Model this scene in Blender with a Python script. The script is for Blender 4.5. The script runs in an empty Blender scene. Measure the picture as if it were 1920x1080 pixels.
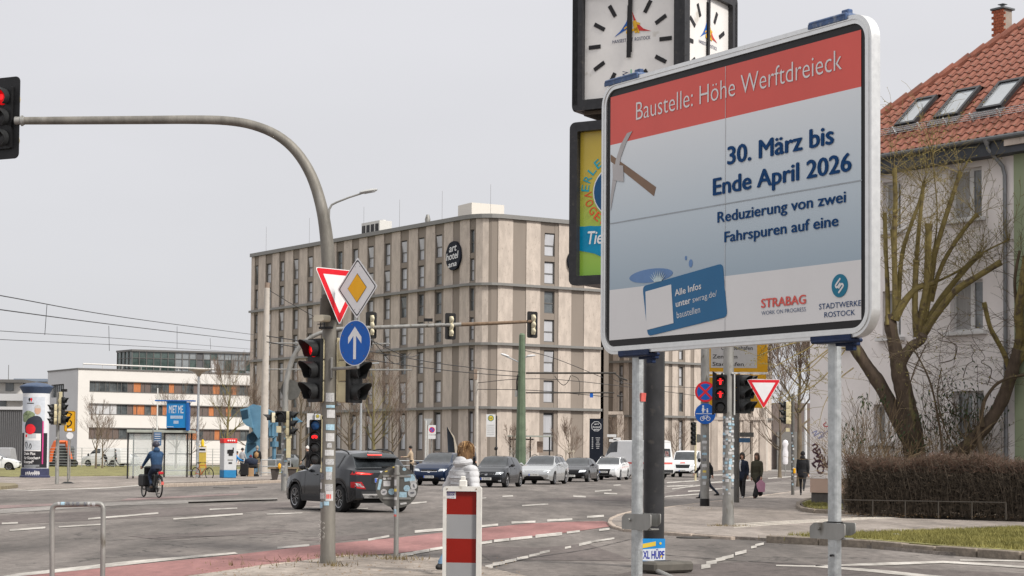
import bpy, math, random
from mathutils import Vector, Matrix, Euler
from mathutils.bvhtree import BVHTree
R = math.radians
PI = math.pi
S = bpy.context.scene
COL = S.collection
V = Vector
# ---------------------------------------------------------------- camera
CH, PITCH, ROLL = 1.40, 0.045, 0.008
cd = bpy.data.cameras.new('camera')
cd.lens = 65.625; cd.sensor_width = 36.0; cd.shift_y = 0.083
cd.clip_start = 0.2; cd.clip_end = 4000
cam = bpy.data.objects.new('camera', cd); COL.objects.link(cam)
M3 = Euler((PI/2 + PITCH, 0, 0)).to_matrix() @ Matrix.Rotation(ROLL, 3, 'Z')
cam.matrix_world = Matrix.Translation((0, 0, CH)) @ M3.to_4x4()
S.camera = cam
# ---------------------------------------------------------------- world, sun, exposure
SUN_EL, SUN_AZ = R(42), R(128)          # azimuth measured clockwise from +Y
w = bpy.data.worlds.new('World'); S.world = w; w.use_nodes = True
nt = w.node_tree; nt.nodes.clear()
sky = nt.nodes.new('ShaderNodeTexSky'); sky.sky_type = 'NISHITA'; sky.sun_disc = False
sky.sun_elevation = SUN_EL; sky.sun_rotation = SUN_AZ
mixn = nt.nodes.new('ShaderNodeMix'); mixn.data_type = 'RGBA'; mixn.inputs['Factor'].default_value = .95
geo = nt.nodes.new('ShaderNodeNewGeometry')
sep = nt.nodes.new('ShaderNodeSeparateXYZ')
tc = nt.nodes.new('ShaderNodeTexCoord')
nt.links.new(tc.outputs['Generated'], sep.inputs[0])
# overcast layer: a little brighter towards the zenith, with faint cloud structure
rmp = nt.nodes.new('ShaderNodeValToRGB')
rmp.color_ramp.elements[0].position = 0.0; rmp.color_ramp.elements[0].color = (.69, .69, .715, 1)
rmp.color_ramp.elements[1].position = 1.0; rmp.color_ramp.elements[1].color = (1.55, 1.54, 1.53, 1)
el = rmp.color_ramp.elements.new(.28); el.color = (.775, .77, .80, 1)
nt.links.new(sep.outputs['Z'], rmp.inputs[0])
ns = nt.nodes.new('ShaderNodeTexNoise'); ns.inputs['Scale'].default_value = 2.2; ns.inputs['Detail'].default_value = 4
mp = nt.nodes.new('ShaderNodeMapping'); mp.inputs['Scale'].default_value = (1, 1, 3)
nt.links.new(tc.outputs['Generated'], mp.inputs[0]); nt.links.new(mp.outputs[0], ns.inputs['Vector'])
mr = nt.nodes.new('ShaderNodeMapRange'); mr.inputs['To Min'].default_value = 8.8; mr.inputs['To Max'].default_value = 11.2
nt.links.new(ns.outputs['Fac'], mr.inputs['Value'])
vm = nt.nodes.new('ShaderNodeVectorMath'); vm.operation = 'SCALE'
nt.links.new(rmp.outputs[0], vm.inputs[0]); nt.links.new(mr.outputs[0], vm.inputs['Scale'])
nt.links.new(sky.outputs[0], mixn.inputs['A']); nt.links.new(vm.outputs[0], mixn.inputs['B'])
bg = nt.nodes.new('ShaderNodeBackground'); bg.inputs['Strength'].default_value = .1
nt.links.new(mixn.outputs['Result'], bg.inputs['Color'])
wo = nt.nodes.new('ShaderNodeOutputWorld'); nt.links.new(bg.outputs[0], wo.inputs['Surface'])
sl = bpy.data.lights.new('sun', 'SUN'); sl.energy = 3.9; sl.angle = R(11); sl.color = (1, .95, .88)
so = bpy.data.objects.new('sun', sl); COL.objects.link(so)
sdir = V((math.sin(SUN_AZ)*math.cos(SUN_EL), math.cos(SUN_AZ)*math.cos(SUN_EL), math.sin(SUN_EL)))
so.rotation_euler = sdir.to_track_quat('Z', 'Y').to_euler(); so.location = sdir*100
S.view_settings.view_transform = 'Standard'; S.view_settings.look = 'None'
S.view_settings.exposure = 0.0; S.view_settings.gamma = 1.0; S.view_settings.use_curve_mapping = False
S.render.engine = 'CYCLES'
S.cycles.max_bounces = 5; S.cycles.diffuse_bounces = 2; S.cycles.glossy_bounces = 3
S.cycles.transmission_bounces = 4; S.cycles.transparent_max_bounces = 8
S.cycles.use_denoising = True
# ---------------------------------------------------------------- from a pixel of the 1920x1080 photograph to a point of the place
def ray(px, py):
 return (M3 @ V(((px-960)/3500, -(py-699.4)/3500, -1))).normalized()
def G(px, py, z=0.0):
 d = ray(px, py); t = (z-CH)/d.z
 return V((d.x*t, d.y*t, z))
def P(px, py, Y):
 d = ray(px, py); t = Y/d.y
 return V((d.x*t, Y, CH+d.z*t))
def Zat(py, Y, px=960): return P(px, py, Y).z
def Xat(px, Y, py=857): return P(px, py, Y).x
# ---------------------------------------------------------------- materials
def lin(c): c = c/255; return c/12.92 if c <= .04045 else ((c+.055)/1.055)**2.4
def sr(r, g, b): return (lin(r), lin(g), lin(b))
MATS = {}
def mat(name, col, rough=.6, metal=0.0, var=.12, scale=6.0, bump=0.0, bscale=40.0, spec=.28, emit=None, estr=0, coat=0, col2=None, stretch=None, alpha=None, trans=None, dirt=None):
 """a Principled surface with noise-varied colour (grain and wear) and optional fine relief"""
 if name in MATS: return MATS[name]
 m = bpy.data.materials.new(name); m.use_nodes = True; MATS[name] = m
 n = m.node_tree.nodes; L = m.node_tree.links
 b = n['Principled BSDF']
 b.inputs['Roughness'].default_value = rough; b.inputs['Metallic'].default_value = metal
 b.inputs['Specular IOR Level'].default_value = spec
 if coat: b.inputs['Coat Weight'].default_value = coat; b.inputs['Coat Roughness'].default_value = .05
 c1 = tuple(max(0, x*(1-var)) for x in col); c2 = col2 if col2 else tuple(min(1, x*(1+var)) for x in col)
 tcn = n.new('ShaderNodeTexCoord'); mpn = n.new('ShaderNodeMapping')
 L.new(tcn.outputs['Object'], mpn.inputs[0])
 if stretch: mpn.inputs['Scale'].default_value = stretch
 if var or col2:
  nz = n.new('ShaderNodeTexNoise'); nz.inputs['Scale'].default_value = scale; nz.inputs['Detail'].default_value = 6; nz.inputs['Roughness'].default_value = .65
  L.new(mpn.outputs[0], nz.inputs['Vector'])
  rp = n.new('ShaderNodeValToRGB'); rp.color_ramp.elements[0].position = .3; rp.color_ramp.elements[1].position = .7
  rp.color_ramp.elements[0].color = (*c1, 1); rp.color_ramp.elements[1].color = (*c2, 1)
  L.new(nz.outputs['Fac'], rp.inputs[0]); out = rp.outputs[0]
  if dirt:
   dz = n.new('ShaderNodeTexNoise'); dz.inputs['Scale'].default_value = dirt[1]; dz.inputs['Detail'].default_value = 8
   L.new(mpn.outputs[0], dz.inputs['Vector'])
   dr = n.new('ShaderNodeValToRGB'); dr.color_ramp.elements[0].position = dirt[2]; dr.color_ramp.elements[1].position = dirt[2]+.12
   L.new(dz.outputs['Fac'], dr.inputs[0])
   mx = n.new('ShaderNodeMix'); mx.data_type = 'RGBA'; L.new(dr.outputs[0], mx.inputs['Factor'])
   L.new(out, mx.inputs['A']); mx.inputs['B'].default_value = (*dirt[0], 1); out = mx.outputs['Result']
  L.new(out, b.inputs['Base Color'])
  rr = n.new('ShaderNodeMapRange'); rr.inputs['To Min'].default_value = max(.02, rough-.08); rr.inputs['To Max'].default_value = min(1, rough+.08)
  L.new(nz.outputs['Fac'], rr.inputs['Value']); L.new(rr.outputs[0], b.inputs['Roughness'])
 else:
  b.inputs['Base Color'].default_value = (*col, 1)
 if bump:
  bz = n.new('ShaderNodeTexNoise'); bz.inputs['Scale'].default_value = bscale; bz.inputs['Detail'].default_value = 5
  L.new(mpn.outputs[0], bz.inputs['Vector'])
  bp = n.new('ShaderNodeBump'); bp.inputs['Strength'].default_value = bump; bp.inputs['Distance'].default_value = .02
  L.new(bz.outputs['Fac'], bp.inputs['Height']); L.new(bp.outputs[0], b.inputs['Normal'])
 if emit: b.inputs['Emission Color'].default_value = (*emit, 1); b.inputs['Emission Strength'].default_value = estr
 if trans is not None: b.inputs['Transmission Weight'].default_value = trans; b.inputs['IOR'].default_value = 1.1
 if alpha is not None: b.inputs['Alpha'].default_value = alpha
 return m
# ---------------------------------------------------------------- mesh builder
class MB:
 def __init__(s): s.v = []; s.f = []; s.m = []
 def add(s, vs, fs, m=0):
  k = len(s.v); s.v += [tuple(x) for x in vs]
  for f in fs: s.f.append(tuple(i+k for i in f)); s.m.append(m)
  return s
 def box(s, c, d, M=None, m=0, ch=0.0):
  hx, hy, hz = d[0]/2, d[1]/2, d[2]/2; c = V(c)
  T = (lambda p: c + (M @ V(p))) if M is not None else (lambda p: c + V(p))
  if ch <= 0:
   vs = [T((x*hx, y*hy, z*hz)) for x in (-1, 1) for y in (-1, 1) for z in (-1, 1)]
   return s.add(vs, [(0, 1, 3, 2), (4, 6, 7, 5), (0, 4, 5, 1), (2, 3, 7, 6), (0, 2, 6, 4), (1, 5, 7, 3)], m)
  ch = min(ch, hx*.9, hy*.9, hz*.9)
  idx = {}; vs = []
  for x in (-1, 1):
   for y in (-1, 1):
    for z in (-1, 1):
     for a in range(3):
      q = [x*(hx-ch), y*(hy-ch), z*(hz-ch)]; q[a] = (x*hx, y*hy, z*hz)[a]
      idx[(x, y, z, a)] = len(vs); vs.append(T(q))
  fs = []
  for sg in (-1, 1):
   fs.append([idx[(sg, y, z, 0)] for y, z in ((-1, -1), (1, -1), (1, 1), (-1, 1))][::sg])
   fs.append([idx[(x, sg, z, 1)] for x, z in ((-1, -1), (-1, 1), (1, 1), (1, -1))][::sg])
   fs.append([idx[(x, y, sg, 2)] for x, y in ((-1, -1), (1, -1), (1, 1), (-1, 1))][::sg])
  for x in (-1, 1):
   for y in (-1, 1):
    fs.append([idx[(x, y, -1, 0)], idx[(x, y, -1, 1)], idx[(x, y, 1, 1)], idx[(x, y, 1, 0)]])
    fs.append([idx[(x, -1, y, 0)], idx[(x, -1, y, 2)], idx[(x, 1, y, 2)], idx[(x, 1, y, 0)]])
    fs.append([idx[(-1, x, y, 1)], idx[(-1, x, y, 2)], idx[(1, x, y, 2)], idx[(1, x, y, 1)]])
    for z in (-1, 1): fs.append([idx[(x, y, z, 0)], idx[(x, y, z, 1)], idx[(x, y, z, 2)]])
  return s.add(vs, fs, m)
 def tube(s, pts, r, n=8, m=0, cap=True, sq=None):
  pts = [V(p) for p in pts]; k = len(pts)
  rr = r if isinstance(r, (list, tuple)) else [r]*k
  vs = []; up = None
  for i, p in enumerate(pts):
   t = (pts[min(i+1, k-1)] - pts[max(i-1, 0)])
   t = t.normalized() if t.length > 1e-9 else V((0, 0, 1))
   if up is None:
    up = V((0, 0, 1)) if abs(t.z) < .9 else V((1, 0, 0))
   a = up - t*up.dot(t)
   if a.length < 1e-6: a = t.orthogonal()
   a.normalize(); bb = t.cross(a); up = a
   for j in range(n):
    an = 2*PI*j/n
    vs.append(p + (a*math.cos(an)*(sq or 1) + bb*math.sin(an))*rr[i])
  fs = [(i*n+j, i*n+(j+1) % n, (i+1)*n+(j+1) % n, (i+1)*n+j) for i in range(k-1) for j in range(n)]
  if cap: fs += [tuple(range(n))[::-1], tuple(range((k-1)*n, k*n))]
  return s.add(vs, fs, m)
 def cyl(s, a, b, r0, r1=None, n=12, m=0, cap=True): return s.tube([a, b], [r0, r0 if r1 is None else r1], n, m, cap)
 def lathe(s, prof, c=(0, 0, 0), n=16, m=0, M=None, sc=(1, 1)):
  c = V(c); vs = []
  for r, z in prof:
   for j in range(n):
    q = V((r*math.cos(2*PI*j/n)*sc[0], r*math.sin(2*PI*j/n)*sc[1], z)); vs.append(c + (M @ q if M is not None else q))
  k = len(prof)
  fs = [(i*n+j, i*n+(j+1) % n, (i+1)*n+(j+1) % n, (i+1)*n+j) for i in range(k-1) for j in range(n)]
  fs += [tuple(range(n))[::-1], tuple(range((k-1)*n, k*n))]
  return s.add(vs, fs, m)
 def prism(s, poly, th, M=None, m=0, side=None):
  """2D outline in the XY plane of M, thickness along +Z"""
  n = len(poly); M = M or Matrix.Identity(4)
  vs = [M @ V((x, y, th)) for x, y in poly] + [M @ V((x, y, 0)) for x, y in poly]
  k = len(s.v); s.v += [tuple(x) for x in vs]
  s.f.append(tuple(range(k, k+n))); s.m.append(m)
  s.f.append(tuple(range(k+2*n-1, k+n-1, -1))); s.m.append(m if side is None else side)
  for i in range(n):
   j = (i+1) % n; s.f.append((k+i, k+n+i, k+n+j, k+j)); s.m.append(m if side is None else side)
  return s
 def ring(s, outer, inner, th, M=None, m=0):
  n = len(outer); M = M or Matrix.Identity(4)
  vs = [M @ V((x, y, z)) for z in (th, 0) for pl in (outer, inner) for x, y in pl]
  fs = []
  for i in range(n):
   j = (i+1) % n
   fs += [(i, j, n+j, n+i), (2*n+j, 2*n+i, 3*n+i, 3*n+j), (i, 2*n+i, 2*n+j, j), (n+j, 3*n+j, 3*n+i, n+i)]
  return s.add(vs, fs, m)
 def quad(s, a, b, c, d, m=0): return s.add([a, b, c, d], [(0, 1, 2, 3)], m)
 def ico(s, c, r, m=0, sc=(1, 1, 1)):
  vs = [(c[0]+x*r*sc[0], c[1]+y*r*sc[1], c[2]+z*r*sc[2]) for x, y, z in ICO_V]
  return s.add(vs, ICO_F, m)
 def mesh(s, name, mats, ang=35):
  me = bpy.data.meshes.new(name); me.from_pydata(s.v, [], s.f)
  if not isinstance(mats, (list, tuple)): mats = [mats]
  for x in mats: me.materials.append(x)
  if len(mats) > 1: me.polygons.foreach_set('material_index', s.m)
  if ang:
   me.polygons.foreach_set('use_smooth', [True]*len(me.polygons)); me.set_sharp_from_angle(angle=R(ang))
  me.update(); return me
 def build(s, name, mats, parent=None, loc=None, rot=None, ang=35, **tags):
  return obj(name, s.mesh(name, mats, ang), parent, loc, rot, **tags)
import bmesh
_b = bmesh.new(); bmesh.ops.create_icosphere(_b, subdivisions=1, radius=1)
ICO_V = [tuple(v.co) for v in _b.verts]; ICO_F = [tuple(v.index for v in f.verts) for f in _b.faces]; _b.free()
def obj(name, data, parent=None, loc=None, rot=None, label=None, cat=None, group=None, kind=None):
 o = bpy.data.objects.new(name, data); COL.objects.link(o)
 if parent is not None: o.parent = parent
 if loc is not None: o.location = loc
 if rot is not None: o.rotation_euler = rot if isinstance(rot, (tuple, Euler)) else (0, 0, rot)
 return tag(o, label, cat, group, kind)
def tag(o, label=None, cat=None, group=None, kind=None):
 for k, x in (('label', label), ('category', cat), ('group', group), ('kind', kind)):
  if x: o[k] = x
 return o
def thing(name, label, cat, loc=(0, 0, 0), rotz=0, group=None):
 return obj(name, None, None, loc, (0, 0, rotz), label, cat, group)
def copy_tree(o, parent=None, loc=None, rotz=None, label=None):
 c = o.copy(); COL.objects.link(c)
 if parent is not None: c.parent = parent
 if loc is not None: c.location = loc
 if rotz is not None: c.rotation_euler = (0, 0, rotz)
 if label: c['label'] = label
 for ch in list(o.children): copy_tree(ch, c)
 return c
def circ(r, n=24, cx=0, cy=0, sy=1): return [(cx+r*math.cos(2*PI*i/n), cy+r*sy*math.sin(2*PI*i/n)) for i in range(n)]
def rrect(w, h, r, n=6, cx=0, cy=0):
 o = []
 for sx, sy, a0 in ((1, 1, 0), (-1, 1, 90), (-1, -1, 180), (1, -1, 270)):
  for i in range(n+1):
   a = R(a0 + 90*i/n); o.append((cx+sx*(w/2-r)+r*math.cos(a), cy+sy*(h/2-r)+r*math.sin(a)))
 return o
def rpoly(pts, r, n=4):
 """round the corners of a convex outline"""
 o = []; k = len(pts)
 for i in range(k):
  p = V(pts[i]).to_2d() if len(pts[i]) > 2 else V((pts[i][0], pts[i][1])); a = V(pts[i-1][:2])-p; b = V(pts[(i+1) % k][:2])-p
  q0 = p+a.normalized()*r; q1 = p+b.normalized()*r
  for j in range(n+1):
   t = j/n; o.append(tuple((1-t)**2*q0 + 2*t*(1-t)*p + t*t*q1))
 return o
def bez(pts, n=24):
 """Catmull-Rom through points"""
 pts = [V(p) for p in pts]; o = []
 k = len(pts)
 for i in range(k-1):
  p0, p1, p2, p3 = pts[max(i-1, 0)], pts[i], pts[i+1], pts[min(i+2, k-1)]
  m = max(2, n//(k-1))
  for j in range(m):
   t = j/m
   o.append(.5*((2*p1)+(p2-p0)*t+(2*p0-5*p1+4*p2-p3)*t*t+(3*p1-p0-3*p2+p3)*t**3))
 o.append(pts[-1]); return o
# lettering: real flat geometry from the built-in font
def text_data(s, bold=0.0, italic=0.0, space=1.0):
 c = bpy.data.curves.new('lettering', 'FONT'); c.body = s; c.resolution_u = 3; c.offset = bold; c.shear = italic; c.space_character = space; c.fill_mode = 'FRONT'
 o = bpy.data.objects.new('tmp', c); me = bpy.data.meshes.new_from_object(o)
 bpy.data.objects.remove(o); bpy.data.curves.remove(c)
 return me
def text_mb(mb, s, M, x0, x1, y0, cap, m=0, bold=0.0, italic=0.0, space=1.0, z=0.0, rot=0.0):
 """s set between x0 and x1 on the baseline y0 of plane M, capitals cap high"""
 B = bold; bold = min(0, bold)
 me = text_data(s, bold, italic, space)
 xs = [v.co.x for v in me.vertices];
 if not xs: return
 a, b = min(xs), max(xs); sx = (x1-x0)/(b-a); sy = cap/(.70+bold*2+(B*1.2 if B > 0 else 0))
 cr, sn = math.cos(rot), math.sin(rot)
 fs = [tuple(p.vertices) for p in me.polygons]
 for q, (ox, oy) in enumerate([(0, 0)] if B <= 0 else [(0, 0), (B, 0), (-B, 0), (0, B*.6), (0, -B*.6)]):
  vs = []
  for v in me.vertices:
   X = (v.co.x-a+ox)*sx; Y = (v.co.y+bold+oy)*sy
   vs.append(M @ V((x0+X*cr-Y*sn, y0+X*sn+Y*cr, z+q*cap*.004)))
  mb.add(vs, fs, m)
 bpy.data.meshes.remove(me)
def frame(o, x, y, z=None):
 x = V(x).normalized(); y = V(y).normalized(); z = x.cross(y).normalized() if z is None else V(z)
 return Matrix(((x.x, y.x, z.x, o[0]), (x.y, y.y, z.y, o[1]), (x.z, y.z, z.z, o[2]), (0, 0, 0, 1)))
def hvec(a): return V((math.cos(a), math.sin(a), 0))
# ================================================================= materials shared by many things
def ground_mat(name, base, dark, light, rough=.9, streak=(1, .12, 1), crack=0.0, speck=.5, rotz=-.2, big=.35):
 m = bpy.data.materials.new(name); m.use_nodes = True; MATS[name] = m
 n = m.node_tree.nodes; L = m.node_tree.links; b = n['Principled BSDF']
 b.inputs['Roughness'].default_value = rough; b.inputs['Specular IOR Level'].default_value = .35
 t = n.new('ShaderNodeTexCoord'); mp = n.new('ShaderNodeMapping'); mp.inputs['Scale'].default_value = streak; mp.inputs['Rotation'].default_value = (0, 0, -rotz)
 L.new(t.outputs['Object'], mp.inputs[0])
 a = n.new('ShaderNodeTexNoise'); a.inputs['Scale'].default_value = big; a.inputs['Detail'].default_value = 8; a.inputs['Roughness'].default_value = .62
 L.new(mp.outputs[0], a.inputs['Vector'])
 r1 = n.new('ShaderNodeValToRGB'); r1.color_ramp.elements[0].position = .33; r1.color_ramp.elements[1].position = .68
 r1.color_ramp.elements[0].color = (*dark, 1); r1.color_ramp.elements[1].color = (*light, 1)
 e = r1.color_ramp.elements.new(.5); e.color = (*base, 1)
 L.new(a.outputs['Fac'], r1.inputs[0])
 f = n.new('ShaderNodeTexNoise'); f.inputs['Scale'].default_value = 55; f.inputs['Detail'].default_value = 3
 L.new(t.outputs['Object'], f.inputs['Vector'])
 f2 = n.new('ShaderNodeTexNoise'); f2.inputs['Scale'].default_value = 7; f2.inputs['Detail'].default_value = 5
 L.new(t.outputs['Object'], f2.inputs['Vector'])
 ad = n.new('ShaderNodeMath'); ad.operation = 'ADD'; L.new(f.outputs['Fac'], ad.inputs[0]); L.new(f2.outputs['Fac'], ad.inputs[1])
 mr_ = n.new('ShaderNodeMapRange'); mr_.inputs['From Min'].default_value = .6; mr_.inputs['From Max'].default_value = 1.4
 mr_.inputs['To Min'].default_value = 1-speck; mr_.inputs['To Max'].default_value = 1+speck
 L.new(ad.outputs[0], mr_.inputs['Value'])
 sc = n.new('ShaderNodeVectorMath'); sc.operation = 'SCALE'; L.new(r1.outputs[0], sc.inputs[0]); L.new(mr_.outputs[0], sc.inputs['Scale'])
 out = sc.outputs[0]
 if crack:
  vo = n.new('ShaderNodeTexVoronoi'); vo.feature = 'DISTANCE_TO_EDGE'; vo.inputs['Scale'].default_value = .22
  wv = n.new('ShaderNodeVectorMath'); wv.operation = 'ADD'
  nz = n.new('ShaderNodeTexNoise'); nz.inputs['Scale'].default_value = .9; nz.inputs['Detail'].default_value = 6
  L.new(t.outputs['Object'], nz.inputs['Vector'])
  s2 = n.new('ShaderNodeVectorMath'); s2.operation = 'SCALE'; s2.inputs['Scale'].default_value = 3.0
  L.new(nz.outputs['Color'], s2.inputs[0]); L.new(s2.outputs[0], wv.inputs[1]); L.new(t.outputs['Object'], wv.inputs[0]); L.new(wv.outputs[0], vo.inputs['Vector'])
  cr = n.new('ShaderNodeMapRange'); cr.inputs['From Max'].default_value = .012; cr.inputs['To Min'].default_value = crack; cr.inputs['To Max'].default_value = 1
  L.new(vo.outputs['Distance'], cr.inputs['Value'])
  s3 = n.new('ShaderNodeVectorMath'); s3.operation = 'SCALE'; L.new(out, s3.inputs[0]); L.new(cr.outputs[0], s3.inputs['Scale']); out = s3.outputs[0]
 st = n.new('ShaderNodeTexNoise'); st.inputs['Scale'].default_value = 1.1; st.inputs['Detail'].default_value = 9; st.inputs['Roughness'].default_value = .72
 mp2 = n.new('ShaderNodeMapping'); mp2.inputs['Scale'].default_value = (1, .22, 1); mp2.inputs['Rotation'].default_value = (0, 0, .25); L.new(t.outputs['Object'], mp2.inputs[0]); L.new(mp2.outputs[0], st.inputs['Vector'])
 rs_ = n.new('ShaderNodeMapRange'); rs_.inputs['From Min'].default_value = .36; rs_.inputs['From Max'].default_value = .66; rs_.inputs['To Min'].default_value = .74; rs_.inputs['To Max'].default_value = 1.22; L.new(st.outputs['Fac'], rs_.inputs['Value'])
 s5 = n.new('ShaderNodeVectorMath'); s5.operation = 'SCALE'; L.new(out, s5.inputs[0]); L.new(rs_.outputs[0], s5.inputs['Scale']); out = s5.outputs[0]
 L.new(out, b.inputs['Base Color'])
 bp = n.new('ShaderNodeBump'); bp.inputs['Strength'].default_value = .35; bp.inputs['Distance'].default_value = .01
 L.new(f.outputs['Fac'], bp.inputs['Height']); L.new(bp.outputs[0], b.inputs['Normal'])
 return m
M_asph = ground_mat('asphalt', (0.145, 0.127, 0.115), (0.084, 0.074, 0.067), (0.214, 0.190, 0.173), crack=.3)
M_asph2 = ground_mat('asphalt_patch', (0.108, 0.090, 0.083), (0.082, 0.070, 0.065), (0.134, 0.114, 0.105), crack=.7)
M_far = ground_mat('yard_surface', (0.240, 0.224, 0.208), (0.176, 0.160, 0.152), (0.288, 0.272, 0.256))
M_walk = ground_mat('sandy_bitumen', (0.255, 0.218, 0.186), (0.162, 0.137, 0.116), (0.338, 0.294, 0.255), streak=(1, .5, 1), crack=.6, speck=.55, big=.8)
M_walk2 = ground_mat('pavement_bitumen', (0.232, 0.200, 0.176), (0.176, 0.152, 0.132), (0.288, 0.252, 0.224), streak=(1, .3, 1), crack=.7, big=.5)
M_red = ground_mat('red_asphalt', (0.252, 0.122, 0.113), (0.210, 0.099, 0.092), (0.294, 0.147, 0.139), streak=(1, .2, 1), speck=.25, big=.6)
M_pink = ground_mat('faded_red_asphalt', (0.208, 0.152, 0.144), (0.176, 0.120, 0.112), (0.224, 0.168, 0.160))
M_paint = ground_mat('road_paint', (0.404, 0.378, 0.344), (0.232, 0.215, 0.194), (0.516, 0.486, 0.447), big=2.5, speck=.3)
M_kerb = mat('granite_kerb', (.22, .185, .15), .9, var=.35, scale=9, bump=.4, bscale=30)
M_kerb2 = mat('concrete_kerb', (.36, .30, .25), .9, var=.3, scale=6, bump=.3)
M_grass = ground_mat('grass_ground', (0.182, 0.171, 0.061), (0.149, 0.121, 0.055), (0.231, 0.215, 0.083), streak=(1, .5, 1), speck=.7, big=.9)
M_soil = ground_mat('litter_soil', (0.102, 0.081, 0.060), (0.068, 0.053, 0.038), (0.145, 0.119, 0.085), speck=.8, big=1.5)
M_galv = mat('galvanised_steel', (.47, .49, .495), .42, .85, var=.22, scale=22, bump=.08, bscale=90, col2=(.62, .64, .64))
M_galvp = mat('weathered_zinc', (.29, .285, .27), .55, .55, var=.25, scale=5, stretch=(1, 1, .35), dirt=((.16, .145, .12), 9, .58))
M_mast = mat('mast_zinc', (.195, .183, .162), .6, .35, var=.3, scale=4, stretch=(1.5, 1.5, .4), bump=.15, dirt=((.27, .26, .24), 3, .6))
M_rust = mat('rust_stained_zinc', (.20, .14, .095), .75, .2, var=.3, scale=8)
M_conc = mat('concrete_pole', (.46, .42, .375), .85, var=.12, scale=3, bump=.15)
M_blk = mat('matt_black_plastic', (.012, .012, .013), .45, var=.3, scale=8)
M_visor = mat('signal_visor_plastic', (.022, .023, .024), .5, var=.3, scale=10)
M_hous = mat('beige_signal_housing', (.52, .46, .30), .5, var=.12, scale=5, dirt=((.34, .3, .2), 7, .6))
M_darkm = mat('anthracite_powder_coat', (.035, .035, .038), .42, .3, var=.2, scale=12, dirt=((.07, .065, .06), 14, .62))
M_white = mat('white_reflective_sheet', (.72, .72, .73), .35, var=.05, scale=9)
M_alu = mat('aluminium_profile', (.72, .72, .71), .33, .75, var=.07, scale=30)
M_signb = mat('sign_back_grey', (.115, .113, .105), .55, .3, var=.15, scale=10)
M_stk = [mat('sticker_white', (.5, .5, .5), .45, var=.15, scale=30), mat('sticker_blue', (.33, .48, .57), .45, var=.25, scale=40),
   mat('sticker_dark', (.07, .08, .09), .45, var=.5, scale=60, col2=(.25, .25, .27)), mat('sticker_red', (.6, .12, .1), .45, var=.2, scale=40),
   mat('sticker_print', (.42, .42, .42), .45, var=.3, scale=95, col2=(.55, .55, .55), dirt=((.15, .15, .18), 70, .55)), mat('sticker_yellow', (.65, .5, .12), .45, var=.2, scale=40)]
M_red_r = mat('red_reflective_sheet', (.62, .018, .03), .35, var=.07, scale=9)
M_blue_r = mat('blue_reflective_sheet', (.008, .10, .42), .35, var=.08, scale=9)
M_yel_r = mat('yellow_reflective_sheet', (.83, .42, .01), .35, var=.05, scale=9)
M_black = mat('black_print', (.014, .013, .014), .4, var=.1)
M_glass = mat('window_glass', (.10, .125, .14), .07, var=.35, scale=.6, spec=1.0, col2=(.22, .25, .27))
M_rub = mat('tyre_rubber', (.018, .018, .019), .85, var=.2, scale=20)
# ================================================================= ground, roads, pavements, markings
def sheet(name, px, z, m, parent=None, zf=0.0, **k):
 """a flat sheet whose outline is given by the places its corners stand at"""
 mb = MB(); pts = [G(x, y, z) for x, y in px]
 if zf: n = len(pts); mb.prism([(p.x, p.y) for p in pts], zf, Matrix.Translation((0, 0, z-zf)))
 else: mb.add(pts, [tuple(range(len(pts)))])
 return mb.build(name, m, parent, ang=0, **k)
gb = MB(); gb.add([(-900, -40, -.03), (900, -40, -.03), (900, 2200, -.03), (-900, 2200, -.03)], [(0, 1, 2, 3)])
gb.build('ground', M_far, kind='structure', ang=0)
rd = MB(); rd.add([(-110, 2, 0), (75, 2, 0), (75, 150, 0), (30, 215, 0), (-60, 215, 0), (-110, 150, 0)], [(0, 1, 2, 3, 4, 5)])
road = rd.build('road', M_asph, kind='structure', ang=0)
# darker resurfaced strips running along the road
for k, pl in enumerate([[(-40, 968), (330, 952), (560, 940), (620, 945), (440, 962), (180, 975), (-40, 986)],
      [(880, 1023), (1010, 1027), (1100, 1019), (1160, 1040), (1185, 1052), (1000, 1050), (920, 1052)],
      [(1225, 1062), (1420, 1052), (1620, 1062), (1920, 1075), (2050, 1100), (1300, 1100), (1100, 1090)],
      [(1000, 935), (1240, 927), (1330, 905), (1430, 896), (1520, 893), (1450, 903), (1340, 920), (1180, 940)],
      [(560, 1012), (700, 1000), (760, 1002), (620, 1016)], [(240, 1005), (520, 992), (560, 996), (300, 1012)]]):
 sheet('asphalt_patch', pl, .004, M_asph2, road)
red = sheet('cycle_lane', [(-100, 1096), (37, 1080), (442, 1040), (600, 1021), (745, 1008), (832, 998), (907, 990), (990, 981.5), (1060, 978.5), (1129, 977),
  (1150, 981), (1143, 987), (1068, 998), (995, 1006), (923, 1012), (832, 1026), (748, 1037), (668, 1042), (600, 1047), (353, 1079), (200, 1100), (60, 1130)], .006, M_red, road)
sheet('cycle_lane', [(-30, 955), (115, 947), (118, 943.5), (-30, 948.5)], .006, M_pink, road)
sheet('cycle_lane', [(225, 939), (445, 928), (450, 925), (240, 934.5)], .006, M_pink, road)
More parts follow.
